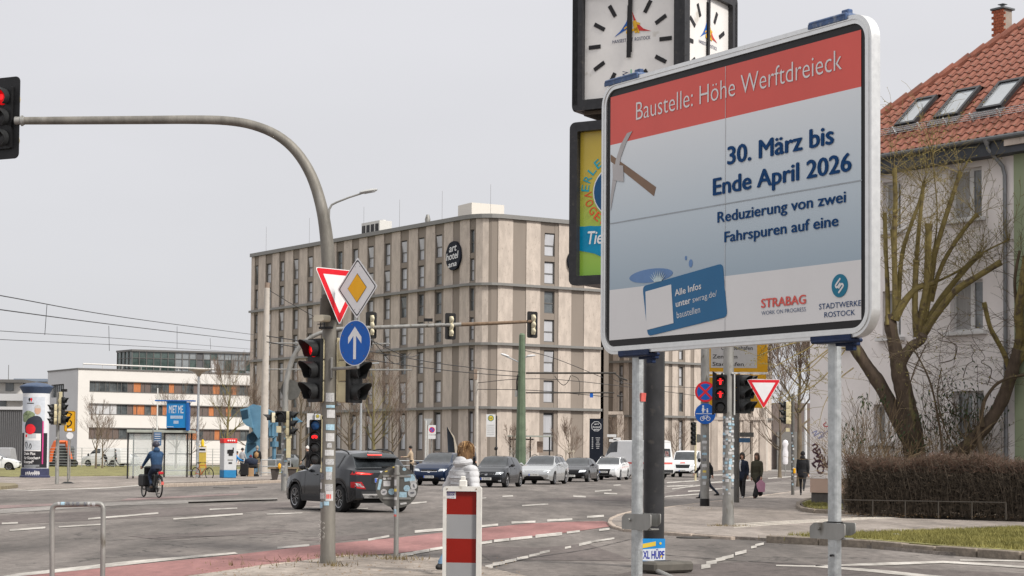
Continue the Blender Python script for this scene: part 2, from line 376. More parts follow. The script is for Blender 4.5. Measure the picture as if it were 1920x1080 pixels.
segs = [  # x0,y0,x1,y1,thickness in the photograph
 (0, 981.7, 37, 980, 3), (18, 994, 85, 989, 3.4), (110, 988, 190, 983, 2.4), (165, 972.7, 297, 962, 3), (325, 973, 455, 963.5, 3), (393, 955, 445, 952.7, 2), (500, 964, 567, 961.7, 2), (630, 957, 690, 953, 2),
 (520, 1027, 580, 1022, 4), (777.5, 996.7, 832, 992.5, 5), (865, 990, 934, 983.6, 4), (959, 980, 1004, 978, 4), (1026, 976, 1073, 973.6, 4), (1097, 969.5, 1136, 967, 4), (690, 1012, 730, 1005, 4),
 (748, 1041, 778, 1037, 6), (772, 1037, 808, 1031, 5.5), (803, 1031, 834, 1026.5, 5), (895, 1019, 925, 1015, 5), (923, 1014.5, 958, 1011, 5), (957, 1011, 998, 1006.5, 5), (1004, 1005.5, 1054, 1000.5, 6), (1060, 999, 1090, 995.5, 4), (1121, 994, 1145, 991.5, 4),
 (908, 1064, 926, 1060.5, 7), (921, 1058.5, 949, 1054.5, 6), (944, 1053.5, 971, 1049, 5.5), (967, 1048, 993, 1043.5, 5), (990, 1042.5, 1014, 1038, 4.5), (1010, 1037, 1033, 1032.5, 4.5), (1058, 1027.5, 1072, 1025, 4), (1083, 1022, 1112, 1015.5, 5), (1110, 1015.5, 1152, 1009, 3.5),
 (768, 944, 803, 941, 2.5), (880, 935.5, 915, 933.5, 2), (940, 931, 964, 929.5, 2.5), (979, 948, 1028, 945, 2.5), (1072, 930, 1101, 931.4, 3), (1112, 921.5, 1150, 918.5, 2.5), (1130, 925, 1160, 926, 2.5), (1149, 910, 1165, 909.5, 2), (700, 932, 765, 929, 2), (620, 936, 690, 932.5, 2),
 (1313, 1063, 1334, 1060, 8), (1322, 1056.5, 1346, 1052.5, 7), (1340, 1050.5, 1362, 1046.5, 6.5), (1351, 1047.5, 1378, 1041.5, 6), (1376, 1039, 1402, 1033, 6), (1407, 1026.5, 1420, 1024, 4.5), (1414, 1023, 1434, 1018.5, 4.5), (1436, 1013.5, 1450, 1010.5, 4),
 (1247, 931, 1330, 925, 2), (1260, 917, 1320, 909, 2), (1290, 921, 1335, 919, 2), (1330, 905, 1430, 899, 2.5), (1250, 905, 1310, 901, 2), (1250, 912, 1300, 910, 2), (1340, 917, 1390, 914, 2), (1330, 891, 1430, 888, 2), (1440, 897, 1519, 891, 2)]
ln = MB()
for i_, (a, b_, c, d, t) in enumerate(segs):
 if c-a < 40: e_ = (c-a)*.09; g_ = (d-b_)*.09; a += e_; c -= e_; b_ += g_; d -= g_
 z_ = .009+.0006*(i_ % 4)
 p = [G(a, b_+t/2, z_), G(a, b_-t/2, z_), G(c, d-t/2, z_), G(c, d+t/2, z_)]
 mb = MB(); mb.quad(p[0], p[3], p[2], p[1]); mb.build('lane_marking', M_paint, road, ang=0)
for pl in ([(-60, 1092), (37, 1074.5), (240, 1052), (440, 1035), (446, 1038), (330, 1049), (160, 1068), (37, 1080), (-60, 1100)],
   [(1455, 1059), (1530, 1060.2), (1640, 1067), (1735, 1077), (1920, 1093), (2000, 1103), (1920, 1098), (1725, 1082), (1620, 1071), (1530, 1063.5), (1455, 1061)],
   [(1529, 1060), (1650, 1055), (1768, 1051.5), (1850, 1056), (1940, 1063), (1940, 1066.5), (1850, 1060), (1768, 1055.5), (1650, 1060.2), (1529, 1061.5)],
   [(1800, 1049), (1940, 1050), (1940, 1053.5), (1800, 1051)],
   [(-40, 915.5), (60, 917), (200, 913), (290, 906.5), (300, 905), (300, 908), (200, 916), (60, 920), (-40, 918.5)]):
 sheet('lane_marking', pl, .0085, M_paint, road)
for pl in ([(353, 941), (520, 936), (520, 939), (353, 943.5)], [(-20, 964), (220, 948), (520, 938.5), (520, 933.5), (220, 941), (-20, 956)]):
 sheet('asphalt_patch', pl, .0075, ground_mat('pale_asphalt', (.21, .195, .18), (.17, .155, .143), (.25, .23, .215)), road)
# near corner of the pavement, at the foot of the signal mast
sheet('pavement', [(340, 1081.5), (600, 1046.5), (640, 1042), (672, 1041), (745, 1042.5), (830, 1046), (880, 1053), (905, 1061), (960, 1074), (1010, 1084), (1060, 1100), (900, 1210), (100, 1200)], .024, M_walk, None, .05, kind='structure')
# narrow edge stones of that corner
def kerb(px, z, wid, h, gap, m, length=.9, name='kerb', seed=1, label=None):
 pts = [G(x, y, z+h-.1) for x, y in px]; rng = random.Random(seed)
 root = obj(name, None, kind='structure')
 for a, b_ in zip(pts, pts[1:]):
  L_ = (b_-a).length; k = max(1, round(L_/length)); d = (b_-a).normalized(); q = Matrix.Rotation(math.atan2(d.y, d.x), 3, 'Z')
  for i in range(k):
   c = a + d*(L_*(i+.5)/k); jz = rng.uniform(-.008, .008)
   mb = MB(); mb.box((0, 0, 0), (L_/k-gap, wid, h), q @ Matrix.Rotation(rng.uniform(-.01, .01), 3, 'Z'), 0, .012)
   mb.build('kerb_stone', m, root, (c.x, c.y, z+h/2-.1+jz))
 return root
kerb([(353, 1079.5), (480, 1061.5), (600, 1046.5), (640, 1042), (672, 1041)], .0, .08, .128, .006, M_kerb2, 1.0, 'kerb', 3)
# right-hand pavement and its kerbs
sheet('pavement', [(1184, 958), (1247, 950.5), (1355, 937), (1440, 927), (1485, 921), (1540, 908), (1575, 900), (2400, 900), (2400, 1045), (2050, 1052), (1920, 1043), (1760, 1034), (1640, 1023), (1540, 1016), (1452, 1010),
  (1375, 1005.5), (1247, 996), (1173, 990), (1152, 984), (1144, 977), (1147, 971), (1160, 965)], .05, M_walk2, None, .08, kind='structure')
kerb([(1440, 1004), (1540, 1008.5), (1640, 1014), (1760, 1024), (1920, 1035), (2060, 1045)], .03, .15, .19, .03, M_kerb, 1.0, 'kerb', 5)
kerb([(1376, 1006), (1300, 1001), (1247, 997), (1173, 991), (1152, 985), (1143, 978), (1146, 971), (1160, 965), (1184, 958.5), (1247, 951), (1355, 937.5), (1440, 927.5), (1485, 921.5)], .0, .1, .158, .02, M_kerb2, 1.3, 'kerb', 7)
sheet('grass_verge', [(1470, 1007), (1540, 1003), (1602, 1000), (1760, 995), (1920, 989), (2060, 984), (2060, 1043), (1920, 1033), (1760, 1022), (1640, 1012), (1540, 1006.5)], .11, M_grass, None, .06, kind='structure')
sheet('planting_bed', [(1500, 942), (1514, 936.5), (1560, 932), (1750, 925), (2300, 915), (2300, 985), (1920, 967.5), (1760, 961), (1620, 956.5), (1530, 953), (1503, 948)], .13, M_soil, None, .1, kind='structure')
kerb([(1570, 928), (1515, 934), (1497, 940.5), (1496, 947), (1508, 952), (1530, 955), (1620, 958.5), (1760, 963), (1920, 969.5), (2080, 976)], .07, .12, .18, .025, M_kerb, .9, 'kerb', 9)
sheet('grass_nub', [(1503, 942), (1515, 937.5), (1560, 934), (1580, 934), (1580, 953), (1530, 951.5), (1508, 947)], .145, M_grass, None, .02, kind='structure')
# tactile strip of small white studs
ts = MB()
for t in range(150):
 f = t/149
 px = 1378+f*350; py = 991-f*19-3*math.sin(PI*f)*.5
 wpx = 5.5*(1-f)+1.5
 for k in range(3):
  q = G(px, py+(k-1)*wpx/2.2, 0)
  ts.box((q.x, q.y, .053), (.05, .09, .02))
ts.build('tactile_strip', mat('tactile_white', (.58, .54, .48), .8, var=.2), ang=0, kind='structure')
# left side: tram platform, far pavement, lawns
pl = sheet('tram_platform', [(-80, 915.5), (60, 917.5), (200, 913), (290, 906.5), (420, 902.5), (530, 898.5), (620, 896), (620, 885), (560, 888), (-80, 894)], .025, M_walk2, None, .03, kind='structure')
sheet('tram_platform_deck', [(296, 905.6), (420, 901.5), (530, 897.5), (640, 894), (640, 889), (290, 892)], .12, M_walk2, None, .12, kind='structure')
kerb([(292, 907.6), (420, 903.7), (530, 899.6), (640, 896)], .08, .2, .16, .03, M_kerb2, 1.2, 'kerb', 11)
sheet('lawn', [(-80, 893.5), (90, 892.5), (300, 891), (565, 888), (640, 884), (560, 872.5), (300, 872), (-80, 873)], .05, M_grass, None, .04, kind='structure')
sheet('far_path', [(-80, 873), (560, 872), (560, 868.3), (-80, 868)], .035, mat('path_gravel', (.38, .34, .30), .9, var=.1), None, kind='structure')
sheet('traffic_island', [(-30, 913), (12, 911.5), (34, 909), (28, 906), (-30, 903.5)], .14, mat('earth_island', (.2, .17, .11), .95, var=.4, scale=2), None, .14, kind='structure')
sheet('lawn', [(1330, 873), (1520, 872), (1520, 868.5), (1330, 868.5)], .03, M_grass, None, .04, kind='structure')
# drain covers and a tar seam or two in the carriageway
for px, py, r in ((1300, 1009, .3), (415, 915, .35), (470, 914, .3)):
 p = G(px, py, 0); MB().lathe([(r, 0), (r, .02)], (p.x, p.y, 0), 20).build('manhole_cover', mat('cast_iron', (.06, .055, .05), .7, .4, bump=.5, bscale=25), road)
for pts in ([(925, 1062), (1000, 1045), (1100, 1030), (1185, 1010)], [(1247, 1040), (1400, 1052), (1500, 1058), (1640, 1066)], [(0, 935), (160, 925), (300, 917), (520, 912)], [(200, 1013), (330, 1007), (480, 1003), (560, 998)]):
 w3 = MB(); ps = [G(x, y, .009) for x, y in pts]; ps = bez(ps, 30); rng = random.Random(len(pts)+pts[0][0])
 vs = []
 for p in ps:
  h = rng.uniform(.02, .06); vs += [p+V((0, h, 0)), p-V((0, h, 0))]
 w3.add(vs, [(2*i, 2*i+1, 2*i+3, 2*i+2) for i in range(len(ps)-1)]); w3.build('tar_seam', mat('tar', (.035, .033, .031), .7, var=.3), road, ang=0)
# ================================================================= buildings
def fleck_mat(name, col, dark, thr=.60, rough=.75):
 m = bpy.data.materials.new(name); m.use_nodes = True; MATS[name] = m
 n = m.node_tree.nodes; L = m.node_tree.links; b = n['Principled BSDF']; b.inputs['Roughness'].default_value = rough
 t = n.new('ShaderNodeTexCoord'); mp = n.new('ShaderNodeMapping'); mp.inputs['Scale'].default_value = (4.6, 4.6, 1.5)
 L.new(t.outputs['Object'], mp.inputs[0])
 z = n.new('ShaderNodeTexNoise'); z.inputs['Scale'].default_value = 2.3; z.inputs['Detail'].default_value = 3; z.inputs['Roughness'].default_value = .55
 L.new(mp.outputs[0], z.inputs['Vector'])
 r = n.new('ShaderNodeValToRGB'); r.color_ramp.elements[0].position = thr; r.color_ramp.elements[1].position = thr+.05
 r.color_ramp.elements[0].color = (0, 0, 0, 1); r.color_ramp.elements[1].color = (1, 1, 1, 1); L.new(z.outputs['Fac'], r.inputs[0])
 z2 = n.new('ShaderNodeTexNoise'); z2.inputs['Scale'].default_value = .45; z2.inputs['Detail'].default_value = 7; L.new(mp.outputs[0], z2.inputs['Vector'])
 r2 = n.new('ShaderNodeValToRGB'); r2.color_ramp.elements[0].position = .35; r2.color_ramp.elements[1].position = .65
 r2.color_ramp.elements[0].color = (*[x*.86 for x in col], 1); r2.color_ramp.elements[1].color = (*[min(1, x*1.1) for x in col], 1); L.new(z2.outputs['Fac'], r2.inputs[0])
 mx = n.new('ShaderNodeMix'); mx.data_type = 'RGBA'; L.new(r.outputs[0], mx.inputs['Factor']); L.new(r2.outputs[0], mx.inputs['A']); mx.inputs['B'].default_value = (*dark, 1)
 L.new(mx.outputs['Result'], b.inputs['Base Color']); return m
M_osb = fleck_mat('flecked_facade_board', (.475, .41, .355), (.33, .275, .235), .62)
M_osbd = mat('smooth_facade_board', (.235, .20, .17), .8, var=.08, scale=.5, stretch=(1, 1, .2))
M_ledge = mat('ledge_metal', (.22, .215, .205), .5, .3, var=.1)
M_wfr = mat('window_frame_grey', (.13, .125, .12), .5, var=.1)
M_hglass = [mat('hotel_glass_curtain', (.46, .46, .48), .12, var=.2, scale=.35, spec=.9, stretch=(4, 4, .3), col2=(.50, .51, .54)),
   mat('hotel_glass_dark', (.07, .08, .085), .06, var=.5, scale=.5, spec=1.0, col2=(.16, .18, .19))]
M_dkw = mat('core_dark', (.06, .055, .05), .8, var=.2)
class Facade:
 """a facade following a plan polyline; u runs in metres along it, outwards is towards the viewer's side"""
 def __init__(s, pts):
  s.p = [V((p[0], p[1])) for p in pts]; s.L = [0]
  for a, b in zip(s.p, s.p[1:]): s.L.append(s.L[-1]+(b-a).length)
  s.N = []
  for i in range(len(s.p)):
   d = (s.p[min(i+1, len(s.p)-1)]-s.p[max(i-1, 0)]).normalized(); s.N.append(V((d.y, -d.x)))
 def u(s, px, py=600):
  d = ray(px, py); k = V((d.x, d.y)); best = None
  for i, (a, b) in enumerate(zip(s.p, s.p[1:])):
   e = b-a; den = k.x*e.y-k.y*e.x
   if abs(den) < 1e-9: continue
   t = (a.x*k.y-a.y*k.x)/(e.y*k.x-e.x*k.y) if abs(e.y*k.x-e.x*k.y) > 1e-9 else 0
   if (i == 0 or t >= -1e-6) and (i == len(s.p)-2 or t <= 1+1e-6): best = s.L[i]+t*(s.L[i+1]-s.L[i]); break
  return best
 def at(s, u):
  for i in range(len(s.p)-1):
   if u <= s.L[i+1] or i == len(s.p)-2:
    t = (u-s.L[i])/(s.L[i+1]-s.L[i]); n = s.N[i].lerp(s.N[i+1], min(1, max(0, t)))
    if len(s.p) == 2: n = s.N[0]
    return s.p[i].lerp(s.p[i+1], t), n.normalized()
 def slab(s, mb, u0, u1, o0, o1, z0, z1, m=0):
  us = [u0]+[x for x in s.L if u0+.05 < x < u1-.05]+[u1]
  out = []; inn = []
  for u in us:
   p, n = s.at(u); out.append(p+n*o1); inn.append(p+n*o0)
  poly = [tuple(p) for p in out]+[tuple(p) for p in inn[::-1]]
  mb.prism(poly, z1-z0, Matrix.Translation((0, 0, z0)), m)
 def z(s, px, py):
  p, n = s.at(s.u(px, py)); d = ray(px, py); return CH + d.z/d.y*p.y
 def M(s, u, z, o=0):
  p, n = s.at(u); p = p+n*o; t = V((-n.y, n.x, 0)); return frame((p.x, p.y, z), t, (0, 0, 1), V((n.x, n.y, 0)))
hotel = thing('hotel', 'large seven-storey hotel with striped brown and beige facade, rounded corner and narrow windows', 'hotel', (0, 0, 0))
HA = G(470, 479.5, 25.8); HB = G(893, 404, 25.8); HC = G(1127, 422, 25.8)
LB = HA.lerp(HB, .93); RB = HC.lerp(G(915.6, 403.2, 25.8), .80)
corner = HA.lerp(HB, 1.03); corner = V((-3.2, 186.6, 25.8))
arc = []
for i in range(7):
 t = i/6; arc.append((1-t)**2*LB+2*t*(1-t)*corner+t*t*RB)
F1 = Facade([HA]+arc+[HC])
ZL = [25.8, 19.0, 12.95, 6.5, 0.0]
stripes = [(470, 476, 0), (476, 483.7, 2), (483.7, 496.3, 0), (496.3, 509.2, 2), (509.2, 522, 0), (522, 533.3, 2), (533.3, 548, 0), (548, 560, 2), (560, 574.7, 0), (574.7, 587, 2), (587, 601.7, 0), (601.7, 614, 2),
 (614, 629, 0), (629, 643.3, 2), (643.3, 658.3, 0), (658.3, 672, 2), (672, 687, 0), (687, 702, 2), (702, 718.3, 0), (718.3, 733, 2), (733, 749, 0), (749, 765, 2), (765, 781.7, 0), (781.7, 797, 2), (797, 814, 0), (814, 831, 2),
 (831, 848, 0), (848, 861, 1), (861, 879, 0), (879, 891, 2), (891, 915, 0), (915, 933, 1), (933, 961, 0), (961, 986, 1), (986, 1012.6, 0), (1012.6, 1047, 3), (1047, 1071, 0), (1071, 1095, 1), (1095, 1127, 0)]
WZ = [(22.1, 24.5), (19.25, 21.55), (16.2, 18.5), (13.25, 15.55), (10.1, 12.4), (7.0, 9.3), (2.0, 6.0)]
def facade_build(F, stripes, root, zl, wz, seed=1, split=True):
 rng = random.Random(seed)
 for a, b, k in stripes:
  u0, u1 = F.u(a), F.u(b)
  for zi, (zt, zb) in enumerate(zip(zl, zl[1:])):
   z1, z0 = zt-.25, zb+.0
   if k == 0:
    mb = MB(); F.slab(mb, u0, u1, -.35, 0, z0, z1); mb.build('facade_panel', M_osb, root, ang=20)
   elif k == 1:
    mb = MB(); F.slab(mb, u0, u1, -.35, -.07, z0, z1); mb.build('facade_panel', M_osbd, root, ang=20)
   else:
    mb = MB(); fw = .70 if k == 2 else .56; us = u0+(u1-u0)*(.03 if k == 2 else .24); ue = us+(u1-u0)*fw
    if us-u0 > .01: F.slab(mb, u0, us, -.35, -.07, z0, z1)
    F.slab(mb, ue, u1, -.35, -.07, z0, z1)
    ws = [q for q in wz if q[0] >= zb-.1 and q[1] <= zt+.1]; zc = z1
    for (w0, w1) in ws:
     if zc-w1 > .02: F.slab(mb, us, ue, -.35, -.10, w1, zc)
     zc = w0
     M = F.M(us, w0, -.30); W = ue-us; H = w1-w0
     fr = MB(); t = .09
     for q in (((t/2, H/2), (t, H)), ((W-t/2, H/2), (t, H)), ((W/2, t/2), (W-2*t, t)), ((W/2, H-t/2), (W-2*t, t)), ((W/2, H*.46), (W-2*t, .1))):
      fr.box(M @ V((q[0][0], q[0][1], 0)), (q[1][0], q[1][1], .12), M.to_3x3())
     wo_ = fr.build('window', M_wfr, root, ang=0)
     op = rng.random() < .22
     gm = M_hglass[0] if rng.random() < .8 else M_hglass[1]
     g = MB(); g.box(M @ V((W/2, H*.25, -.02)), (W-2*t, H*.42, .03), M.to_3x3()); g.build('pane', gm, wo_, ang=0)
     g = MB()
     if op:
      g.box(M @ V((W/2, H*.71, -.28)), (W-2*t, H*.5, .02), M.to_3x3(), 1)
      q = M.to_3x3() @ Matrix.Rotation(R(8), 3, 'X'); g.box(M @ V((W/2, H*.71, .10)), (W-2*t, H*.46, .03), q)
     else: g.box(M @ V((W/2, H*.71, -.02)), (W-2*t, H*.46, .03), M.to_3x3())
     g.build('pane', [gm, M_dkw], wo_, ang=0)
    if zc-z0 > .02: F.slab(mb, us, ue, -.35, -.10, z0, zc)
    mb.build('window_bay', M_osbd, root, ang=0)
  # ledges are continuous
def ledge(F, px0, px1, z, root, o=.32, th=.26, name='ledge'):
 mb = MB(); F.slab(mb, F.u(px0), F.u(px1), -.3, o, z-th, z); mb.build(name, M_ledge, root, ang=20)
facade_build(F1, stripes, hotel, ZL, WZ)
for z in ZL[1:4]: ledge(F1, 470, 1127, z, hotel)
ledge(F1, 470, 1127, 26.0, hotel, .25, .42, 'roof_coping')
# the body behind the facade, set back behind the window plane
def body(F, u0, u1, depth, z1, root, m, back):
 us = [u0]+[x for x in F.L if u0+.05 < x < u1-.05]+[u1]; pts = []
 for u in us:
  p, n = F.at(u); pts.append(p-n*.42)
 pts = pts+[pts[-1]+back*depth, pts[0]+back*depth]
 mb = MB(); mb.prism([tuple(p) for p in pts], z1); mb.build('core_wall', m, root, ang=0)
body(F1, F1.L[0]+.3, F1.L[-1]-.3, 17, 25.4, hotel, M_dkw, V((.03, 1)))
# recess and right-hand wing
R0 = G(1122, 677.5, 12.95); R1 = G(1216, 675, 12.95); F2 = Facade([R0, R1])
facade_build(F2, [(1122, 1132, 1), (1132, 1140, 0), (1140, 1150, 1), (1150, 1161, 0), (1161, 1170, 2), (1170, 1179, 0), (1179, 1187, 1), (1187, 1198, 0), (1198, 1216, 1)], hotel, ZL, WZ, 2)
W0 = G(1216, 676, 12.95); W1 = G(1447, 688, 12.95); F3 = Facade([W0, W1])
facade_build(F3, [(1216, 1225, 0), (1225, 1234, 1), (1234, 1254, 0), (1254, 1261, 1), (1261, 1271.5, 0), (1271.5, 1285, 3), (1285, 1295, 0), (1295, 1302, 1), (1302, 1314, 0), (1314, 1322, 1), (1322, 1336, 0), (1336, 1345, 1), (1345, 1358, 0), (1358, 1368, 3),
 (1368, 1380, 0), (1380, 1388, 1), (1388, 1402, 0), (1402, 1412, 3), (1412, 1424, 0), (1424, 1432, 1), (1432, 1447, 0)], hotel, ZL[1:], WZ[2:], 3)
for z in ZL[2:4]: ledge(F2, 1122, 1216, z, hotel); ledge(F3, 1216, 1447, z, hotel)
ledge(F2, 1122, 1216, 26.0, hotel, .25, .42, 'roof_coping'); ledge(F3, 1216, 1447, 19.25, hotel, .25, .42, 'roof_coping')
body(F2, .1, F2.L[-1], 14, 25.4, hotel, M_dkw, V((.05, 1))); body(F3, .1, F3.L[-1]-.1, 16, 18.8, hotel, M_dkw, V((.05, 1)))
mb = MB(); mb.box((9.85, 209.5, 12.7), (.5, 29, 25.4), None); mb.build('side_wall', M_osbd, hotel, ang=0)
# entrance frames of pale board
def portal(px0, px1, y0, d, n=3, zt=6.4):
 a = P(px0, 800, d); b = P(px1, 800, d); mb = MB(); w_ = b.x-a.x
 mb.box(((a.x+b.x)/2, d, zt), (w_+.6, 2.2, .35)); k = max(2, n)
 for i in range(k):
  x = a.x+w_*i/(k-1); mb.box((x, d-.6, (zt-.18)/2), (.75, .9, zt-.18))
 mb.build('entrance_frame', M_osb, hotel, ang=0)
portal(1131, 1162, 775, 205, 2, 6.3); portal(1338, 1428, 781, 214, 4, 6.0)
# roof plant
mb = MB(); q = P(902, 393, 196); mb.box((q.x, q.y, 26.9), (3.9, 3, 2.0), Matrix.Rotation(R(30), 3, 'Z')); mb.build('roof_box', mat('roof_box_white', (.68, .64, .58), .7, var=.05), hotel, ang=0)
cx = P(706, 432, 209)
mb = MB(); rz = Matrix.Rotation(math.atan2(HB.y-HA.y, HB.x-HA.x), 3, 'Z')
mb.box((cx.x, cx.y, 26.9), (3.9, 1.6, 1.5), rz, 0)
for i in range(4): mb.box(V((cx.x, cx.y, 26.75)) + rz @ V((-1.45+.95*i, -.82, 0)), (.62, .06, 1.15), rz, 1); mb.lathe([(.32, 0), (.32, .12)], V((cx.x, cx.y, 27.65)) + rz @ V((-1.45+.95*i, 0, 0)), 12, 0)
mb.build('cooling_unit', [mat('unit_white', (.6, .59, .56), .6, var=.08), M_black], hotel, ang=20)
for px in (497, 578, 680, 747, 827, 918):
 u = F1.u(px); p, n = F1.at(u); mb = MB(); mb.cyl((p.x, p.y, 25.9), (p.x, p.y, 29.0), .015, .012, 4); mb.build('lightning_rod', M_wfr, hotel)
mb = MB(); p, n = F1.at(F1.u(800)); mb.lathe([(.25, 0), (.3, .4), (.15, .9)], (p.x, p.y, 25.9), 10); mb.build('vent_cap', M_galvp, hotel)
# octagonal hotel sign with script lettering
def blob_sign(M, r, root, lines, name='hotel_sign'):
 o8 = [(r*math.cos(2*PI*(i+.5)/8+.15)*.92, r*math.sin(2*PI*(i+.5)/8+.15)*1.05) for i in range(8)]
 s = MB().prism(rpoly(o8, r*.25, 3), .28, M).build(name, mat('sign_navy', (.010, .013, .021), .5, var=.1, spec=.15), root)
 l = MB()
 for t, x0, x1, y, c, rot in lines: text_mb(l, t, M @ Matrix.Translation((0, 0, .30)), x0*r, x1*r, y*r, c*r, 0, .02, .22, 1, 0, rot)
 l.build('lettering', M_white, s, ang=0); return s
zc = F1.z(852, 480); M = F1.M(F1.u(852), zc, 0.0)
blob_sign(M, 1.52, hotel, [('art', -.40, .50, .26, .50, .08), ('hotel', -.78, .74, -.30, .50, .08), ('ana', -.52, .50, -.78, .38, .08)])
zc = F1.z(1074, 490); M = F1.M(F1.u(1078), zc, 0.0); blob_sign(M, 1.25, hotel, [('art', -.40, .50, .26, .50, .08), ('hotel', -.78, .74, -.30, .50, .08), ('ana', -.52, .50, -.78, .38, .08)])
# ---- white school building and the glass block behind it
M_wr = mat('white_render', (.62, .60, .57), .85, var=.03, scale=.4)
M_wrs = mat('grey_and_shaded_render', (.50, .50, .505), .85, var=.05, scale=.4)  # shade painted in for the office block's side wall; plain grey elsewhere
M_or = mat('orange_curtain', (.45, .17, .07), .8, var=.3, scale=3, stretch=(4, 4, .3))
M_br = mat('brown_blind', (.135, .105, .095), .7, var=.15)
M_gd = mat('office_glass', (.05, .06, .065), .06, var=.6, scale=.6, spec=1, col2=(.15, .165, .17))
wb = thing('office_building', 'white rendered office block with three dark window bands and orange curtains', 'building')
w0 = G(147, 690, 14.2); w1 = G(500, 701.5, 14.2); FW = Facade([w0, w1])
ws0 = G(90, 695.5, 14.2); FS = Facade([ws0, w0])
mb = MB(); mb.prism([tuple((w0+V((0, .6, 0)))[:2]), tuple((w1+V((0, .6, 0)))[:2]), (w1.x+4, w1.y+18), (ws0.x+8, ws0.y+14), (ws0.x+.5, ws0.y+.3)], 13.9); mb.build('core_wall', M_dkw, wb, ang=0)
BZ = [(14.0, 12.35), (10.7, 8.95), (7.3, 5.35), (3.6, 0)]
for zt, zb in BZ:
 mb = MB(); FW.slab(mb, 0, FW.L[-1], -.5, 0, zb, zt); mb.build('wall_band', M_wr, wb, ang=0)
u168 = FW.u(168, 720)
for zt, zb in ((12.35, 10.7), (8.95, 7.3), (5.35, 3.6)):
 mb = MB(); FW.slab(mb, 0, u168, -.5, 0, zb, zt); mb.build('wall_band', M_wr, wb, ang=0)
mb = MB(); FW.slab(mb, -.15, FW.L[-1], -.5, .12, 14.0, 14.22); FS.slab(mb, 0, FS.L[-1], -.5, .12, 14.0, 14.22); mb.build('roof_coping', M_wfr, wb, ang=0)
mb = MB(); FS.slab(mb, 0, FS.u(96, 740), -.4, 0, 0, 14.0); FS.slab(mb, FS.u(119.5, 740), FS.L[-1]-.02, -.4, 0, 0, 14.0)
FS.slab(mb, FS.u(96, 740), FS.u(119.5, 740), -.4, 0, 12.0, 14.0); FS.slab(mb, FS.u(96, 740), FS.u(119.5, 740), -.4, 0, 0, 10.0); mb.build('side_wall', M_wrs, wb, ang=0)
rng = random.Random(5); u0 = u168
for bi, (zt, zb) in enumerate(((12.35, 10.7), (8.95, 7.3), (5.35, 3.6))):
 u = u168; Lm = FW.u(492, 720); k = 0
 while u < Lm-.4:
  wd = rng.choice([.62, .95, .95, 1.25]); wd = min(wd, Lm-u)
  if bi == 1 and u < FW.u(208, 765): c = M_wrs; wd = 1.1
  elif bi == 2 and u < FW.u(214, 810): c = M_br
  else: c = M_or if rng.random() < .16 else (M_br if rng.random() < (.22 if u < FW.u(300, 720) else .5) else M_gd)
  mb = MB(); M = FW.M(u, zb, -.28)
  mb.box(M @ V((wd/2, (zt-zb)/2, 0)), (wd-.06, zt-zb-.16, .04), M.to_3x3(), 0)
  pn = mb.build('window_panel', c, wb, ang=0)
  fr = MB()
  fr.box(M @ V((.03, (zt-zb)/2, .06)), (.07, zt-zb, .1), M.to_3x3()); fr.build('mullion', M_wfr, wb, ang=0)
  u += wd; k += 1
 mb = MB(); FW.slab(mb, u168, Lm, -.3, .03, zb-.02, zb+.1); FW.slab(mb, u168, Lm, -.3, .03, zt-.1, zt+.03); mb.build('band_trim', M_wfr, wb, ang=0)
M = FS.M(FS.u(96, 740), 10.0, -.3)
for i in range(6):
 mb = MB(); mb.box(M @ V((.45+i*.9, 1, 0)), (.55, 1.8, .05), M.to_3x3()); mb.build('window_panel', M_gd, wb, ang=0)
# roof rail
a_, _n = FW.at(FW.u(153, 685)); b_, _n = FW.at(FW.u(402, 695)); mb = MB(); mb.tube([(a_.x, a_.y+1, 14.9), (b_.x, b_.y+1, 14.75)], .11, 6)
for i in range(8):
 q = a_.lerp(b_, i/7); mb.cyl((q.x, q.y+1, 14.1), (q.x, q.y+1, 14.8), .04, None, 5)
mb.build('roof_rail', M_wr, wb)
gbd = thing('glass_block', 'dark glazed office block rising behind the white building', 'building')
g0 = G(248, 654.5, 20.5); g1 = G(500, 661, 20.5); gs = G(220, 657, 20.5); FG = Facade([g0, g1]); FH = Facade([gs, g0])
mb = MB(); mb.prism([(g0.x, g0.y+.5), (g1.x, g1.y+.5), (g1.x+3, g1.y+18), (gs.x+6, gs.y+14), (gs.x+.4, gs.y+.3)], 20.2); mb.build('core_wall', M_dkw, gbd, ang=0)
gls = [mat('green_tinted_glass', (.045, .07, .065), .06, var=.5, scale=.4, spec=1, col2=(.10, .14, .13)), mat('pale_glass', (.20, .225, .235), .08, var=.3, scale=.4, spec=1, col2=(.30, .32, .33)), mat('grey_panel', (.11, .11, .115), .6, var=.1), M_wrs]
for FF, n_, sd in ((FG, 19, 3), (FH, 4, 4)):
 rng = random.Random(sd); W = FF.L[-1]/n_
 for i in range(n_):
  for j, (z0, z1) in enumerate(((14.0, 17.0), (17.0, 18.9), (18.9, 20.1))):
   c = gls[0] if i < 6 else (gls[2] if i in (9,) else (gls[3] if i == 11 and j < 2 else (gls[1] if rng.random() < .75 else gls[0])))
   mb = MB(); M = FF.M(i*W, z0, -.12); mb.box(M @ V((W/2, (z1-z0)/2, 0)), (W-.14, z1-z0-.1, .05), M.to_3x3()); mb.build('glass_panel', c, gbd, ang=0)
  mb = MB(); M = FF.M(i*W, 14, -.05); mb.box(M @ V((0, 3.1, 0)), (.14, 6.2, .2), M.to_3x3()); mb.build('mullion', M_wfr, gbd, ang=0)
 mb = MB(); FF.slab(mb, -.1, FF.L[-1]+.1, -.4, .2, 20.1, 20.45); FF.slab(mb, 0, FF.L[-1], -.3, .03, 18.85, 18.95); mb.build('roof_edge', M_wfr, gbd, ang=0)
